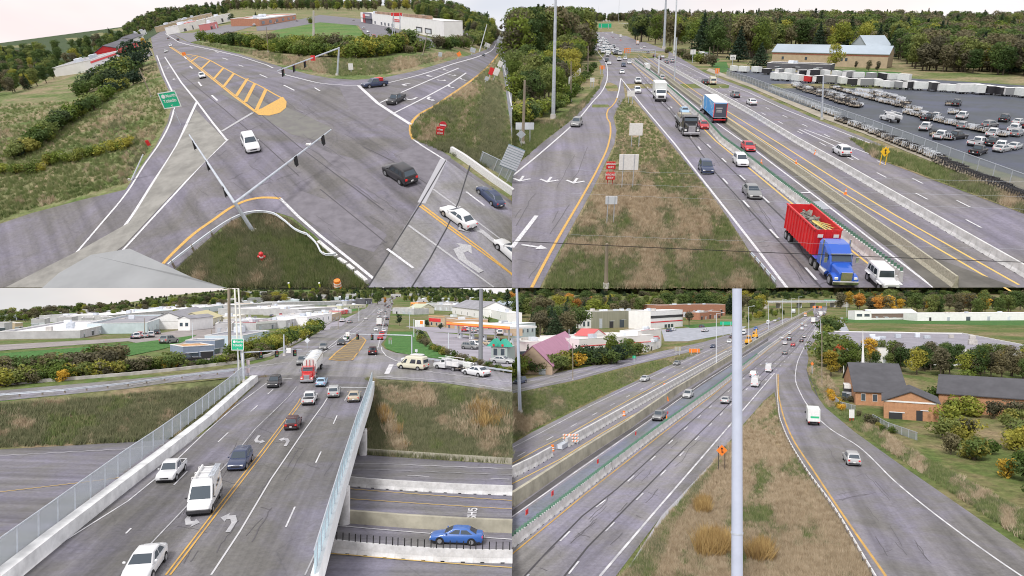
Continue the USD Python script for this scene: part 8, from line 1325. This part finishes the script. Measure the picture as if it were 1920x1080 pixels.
# plants
row(LR, [(962, 706), (1000, 700), (1050, 692), (1100, 684), (1150, 677), (1172, 674)], 9, (32, 30), {'bush_green': 4, 'bush_dark': 1.5, 'bush_bush': 1.5, 'bush_gold': .4}, 'shrub of the hedge above the slip road by the shops', 'hedge by the shops', 601, jit=4); row(LR, [(1050, 690), (1100, 682), (1140, 676), (1170, 670)], 12, (24, 30), {'bush_green': 4, 'bush_lime': 1, 'bush_bush': 2}, 'shrub of the hedge above the slip road by the shops', '', 602, jit=6, stuff=True); row(LR, [(1186, 668), (1200, 664)], 8, (30, 26), {'bush_green': 2, 'bush_lime': 2, 'bush_dark': 1}, 'round bush before the white pavilion', 'bushes before the white pavilion', 603, jit=3)
plant(LR, 'tree_lime_0', 1147, 674, 54, 'leafy yellow green tree at the end of the hedge', 'tree', wide=.95); plant(LR, 'tree_dark_0', 990, 690, 44, 'dark conifer by the tall grey pole', 'tree', wide=.9); plant(LR, 'tree_gold_0', 1022, 690, 22, 'yellow bush tree against the beige wall', 'tree', wide=1.3); plant(LR, 'tree_lime_2', 1180, 662, 30, 'yellow tree before the gold fascia', 'tree', wide=1.2); plant(LR, 'tree_brown_1', 1292, 612, 30, 'round brown tree on the green strip', 'tree', wide=1.2)
woods(LR, [(985, 636), (1020, 640), (1088, 634), (1096, 616), (1010, 612)], 20, (40, 50), {'tree_dark': 3, 'tree_green': 2, 'tree_brown': 2}, 'dark tree in the clump behind the white roofs', 'dark clump behind the white roofs', 604, wide=(1.1, 1.5))
woods(LR, [(950, 600), (1110, 604), (1240, 592), (1340, 588), (1400, 596), (1440, 592), (1440, 566), (950, 572)], 150, (26, 40), {'tree_green': 4, 'tree_brown': 2.4, 'tree_lime': 1, 'tree_dark': 1, 'tree_orange': .25}, 'x', 'x', 605, stuff=True, wide=(1.1, 1.6), name='autumn_woods', real='autumn woods filling the skyline behind the shops')
woods(LR, [(1440, 552), (1560, 550), (1560, 566), (1440, 568)], 60, (10, 16), {'tree_green': 3, 'tree_dark': 2}, 'dark wooded rise beyond the overpass', 'x', 606, stuff=True, wide=(1.3, 1.8)); woods(LR, [(1575, 572), (1990, 568), (1990, 594), (1640, 592), (1575, 584)], 110, (26, 36), {'tree_green': 3, 'tree_brown': 2, 'tree_gold': .4, 'tree_orange': .3}, 'autumn woods behind the white restaurant', 'x', 607, stuff=True, wide=(1.1, 1.5)); woods(LR, [(950, 544), (1990, 543), (1990, 560), (950, 562)], 420, (6, 14), {'tree_green': 2, 'tree_dark': 2, 'tree_brown': 1}, 'distant dark ridge under the sky in the southern view', 'x', 608, stuff=True, wide=(1.5, 2.4)); woods(LR, [(1380, 600), (1440, 590), (1470, 584), (1470, 592), (1400, 606), (1380, 608)], 26, (12, 16), {'tree_green': 3, 'tree_lime': 1}, 'green belt left of the overpass', 'x', 609, stuff=True)
plant(LR, 'tree_gold_0', 1558, 706, 52, 'bright yellow tree beside the on ramp', 'tree', wide=1.2); plant(LR, 'tree_red_0', 1573, 692, 48, 'red leaved tree next to the bright yellow one', 'tree', wide=1.1); plant(LR, 'tree_lime_1', 1592, 700, 66, 'tall green tree left of the steeple', 'tree', wide=1.0); plant(LR, 'tree_gold_0', 1631, 682, 52, 'tall golden tree right of the steeple', 'tree', wide=1.1); plant(LR, 'tree_orange_0', 1303, 576, 24, 'orange tree rising from the skyline woods', 'tree')
woods(LR, [(1610, 690), (1680, 684), (1990, 680), (1990, 700), (1680, 704), (1612, 700)], 22, (38, 50), {'tree_green': 3, 'tree_lime': 1, 'tree_dark': 1}, 'green tree in the row behind the church', 'trees behind the church', 610); row(LR, [(1548, 614), (1552, 640), (1560, 670), (1572, 700)], 7, (26, 50), {'bush_green': 3, 'bush_bush': 2, 'bush_lime': 1}, 'green bush along the outer side of the on ramp', 'bushes outside the on ramp', 611, jit=4); row(LR, [(1556, 742), (1580, 770)], 9, (16, 18), {'bush_gold': 2, 'bush_bush': 2}, 'yellow green bush on the on ramp slope', 'bushes on the ramp slope', 612); row(LR, [(1584, 752), (1608, 756)], 6, (10, 10), {'bush_brown': 1}, 'flowering shrub at the church door', 'shrubs at the church door', 613)
woods(LR, [(1730, 720), (1990, 730), (1990, 960), (1860, 900), (1740, 830), (1770, 780)], 60, (30, 50), {'bush_green': 3, 'bush_bush': 2, 'bush_lime': 1, 'bush_gold': .5, 'bush_brown': 1}, 'x', 'x', 620, stuff=True, base=3.0, name='shrub_mass', real='mixed thicket beyond the church wing')
woods(LR, [(1640, 676), (1990, 690), (1990, 720), (1650, 700)], 40, (44, 56), {'tree_green': 3, 'tree_gold': 1, 'tree_lime': 1, 'tree_brown': 1}, 'x', 'x', 621, stuff=True, name='tree_belt', real='belt of trees before the grey roofed store')
row(LR, [(1612, 782), (1640, 796), (1670, 816)], 10, (14, 18), {'bush_brown': 2, 'bush_bush': 2}, 'brown bush below the church wall', 'bushes below the church', 614)
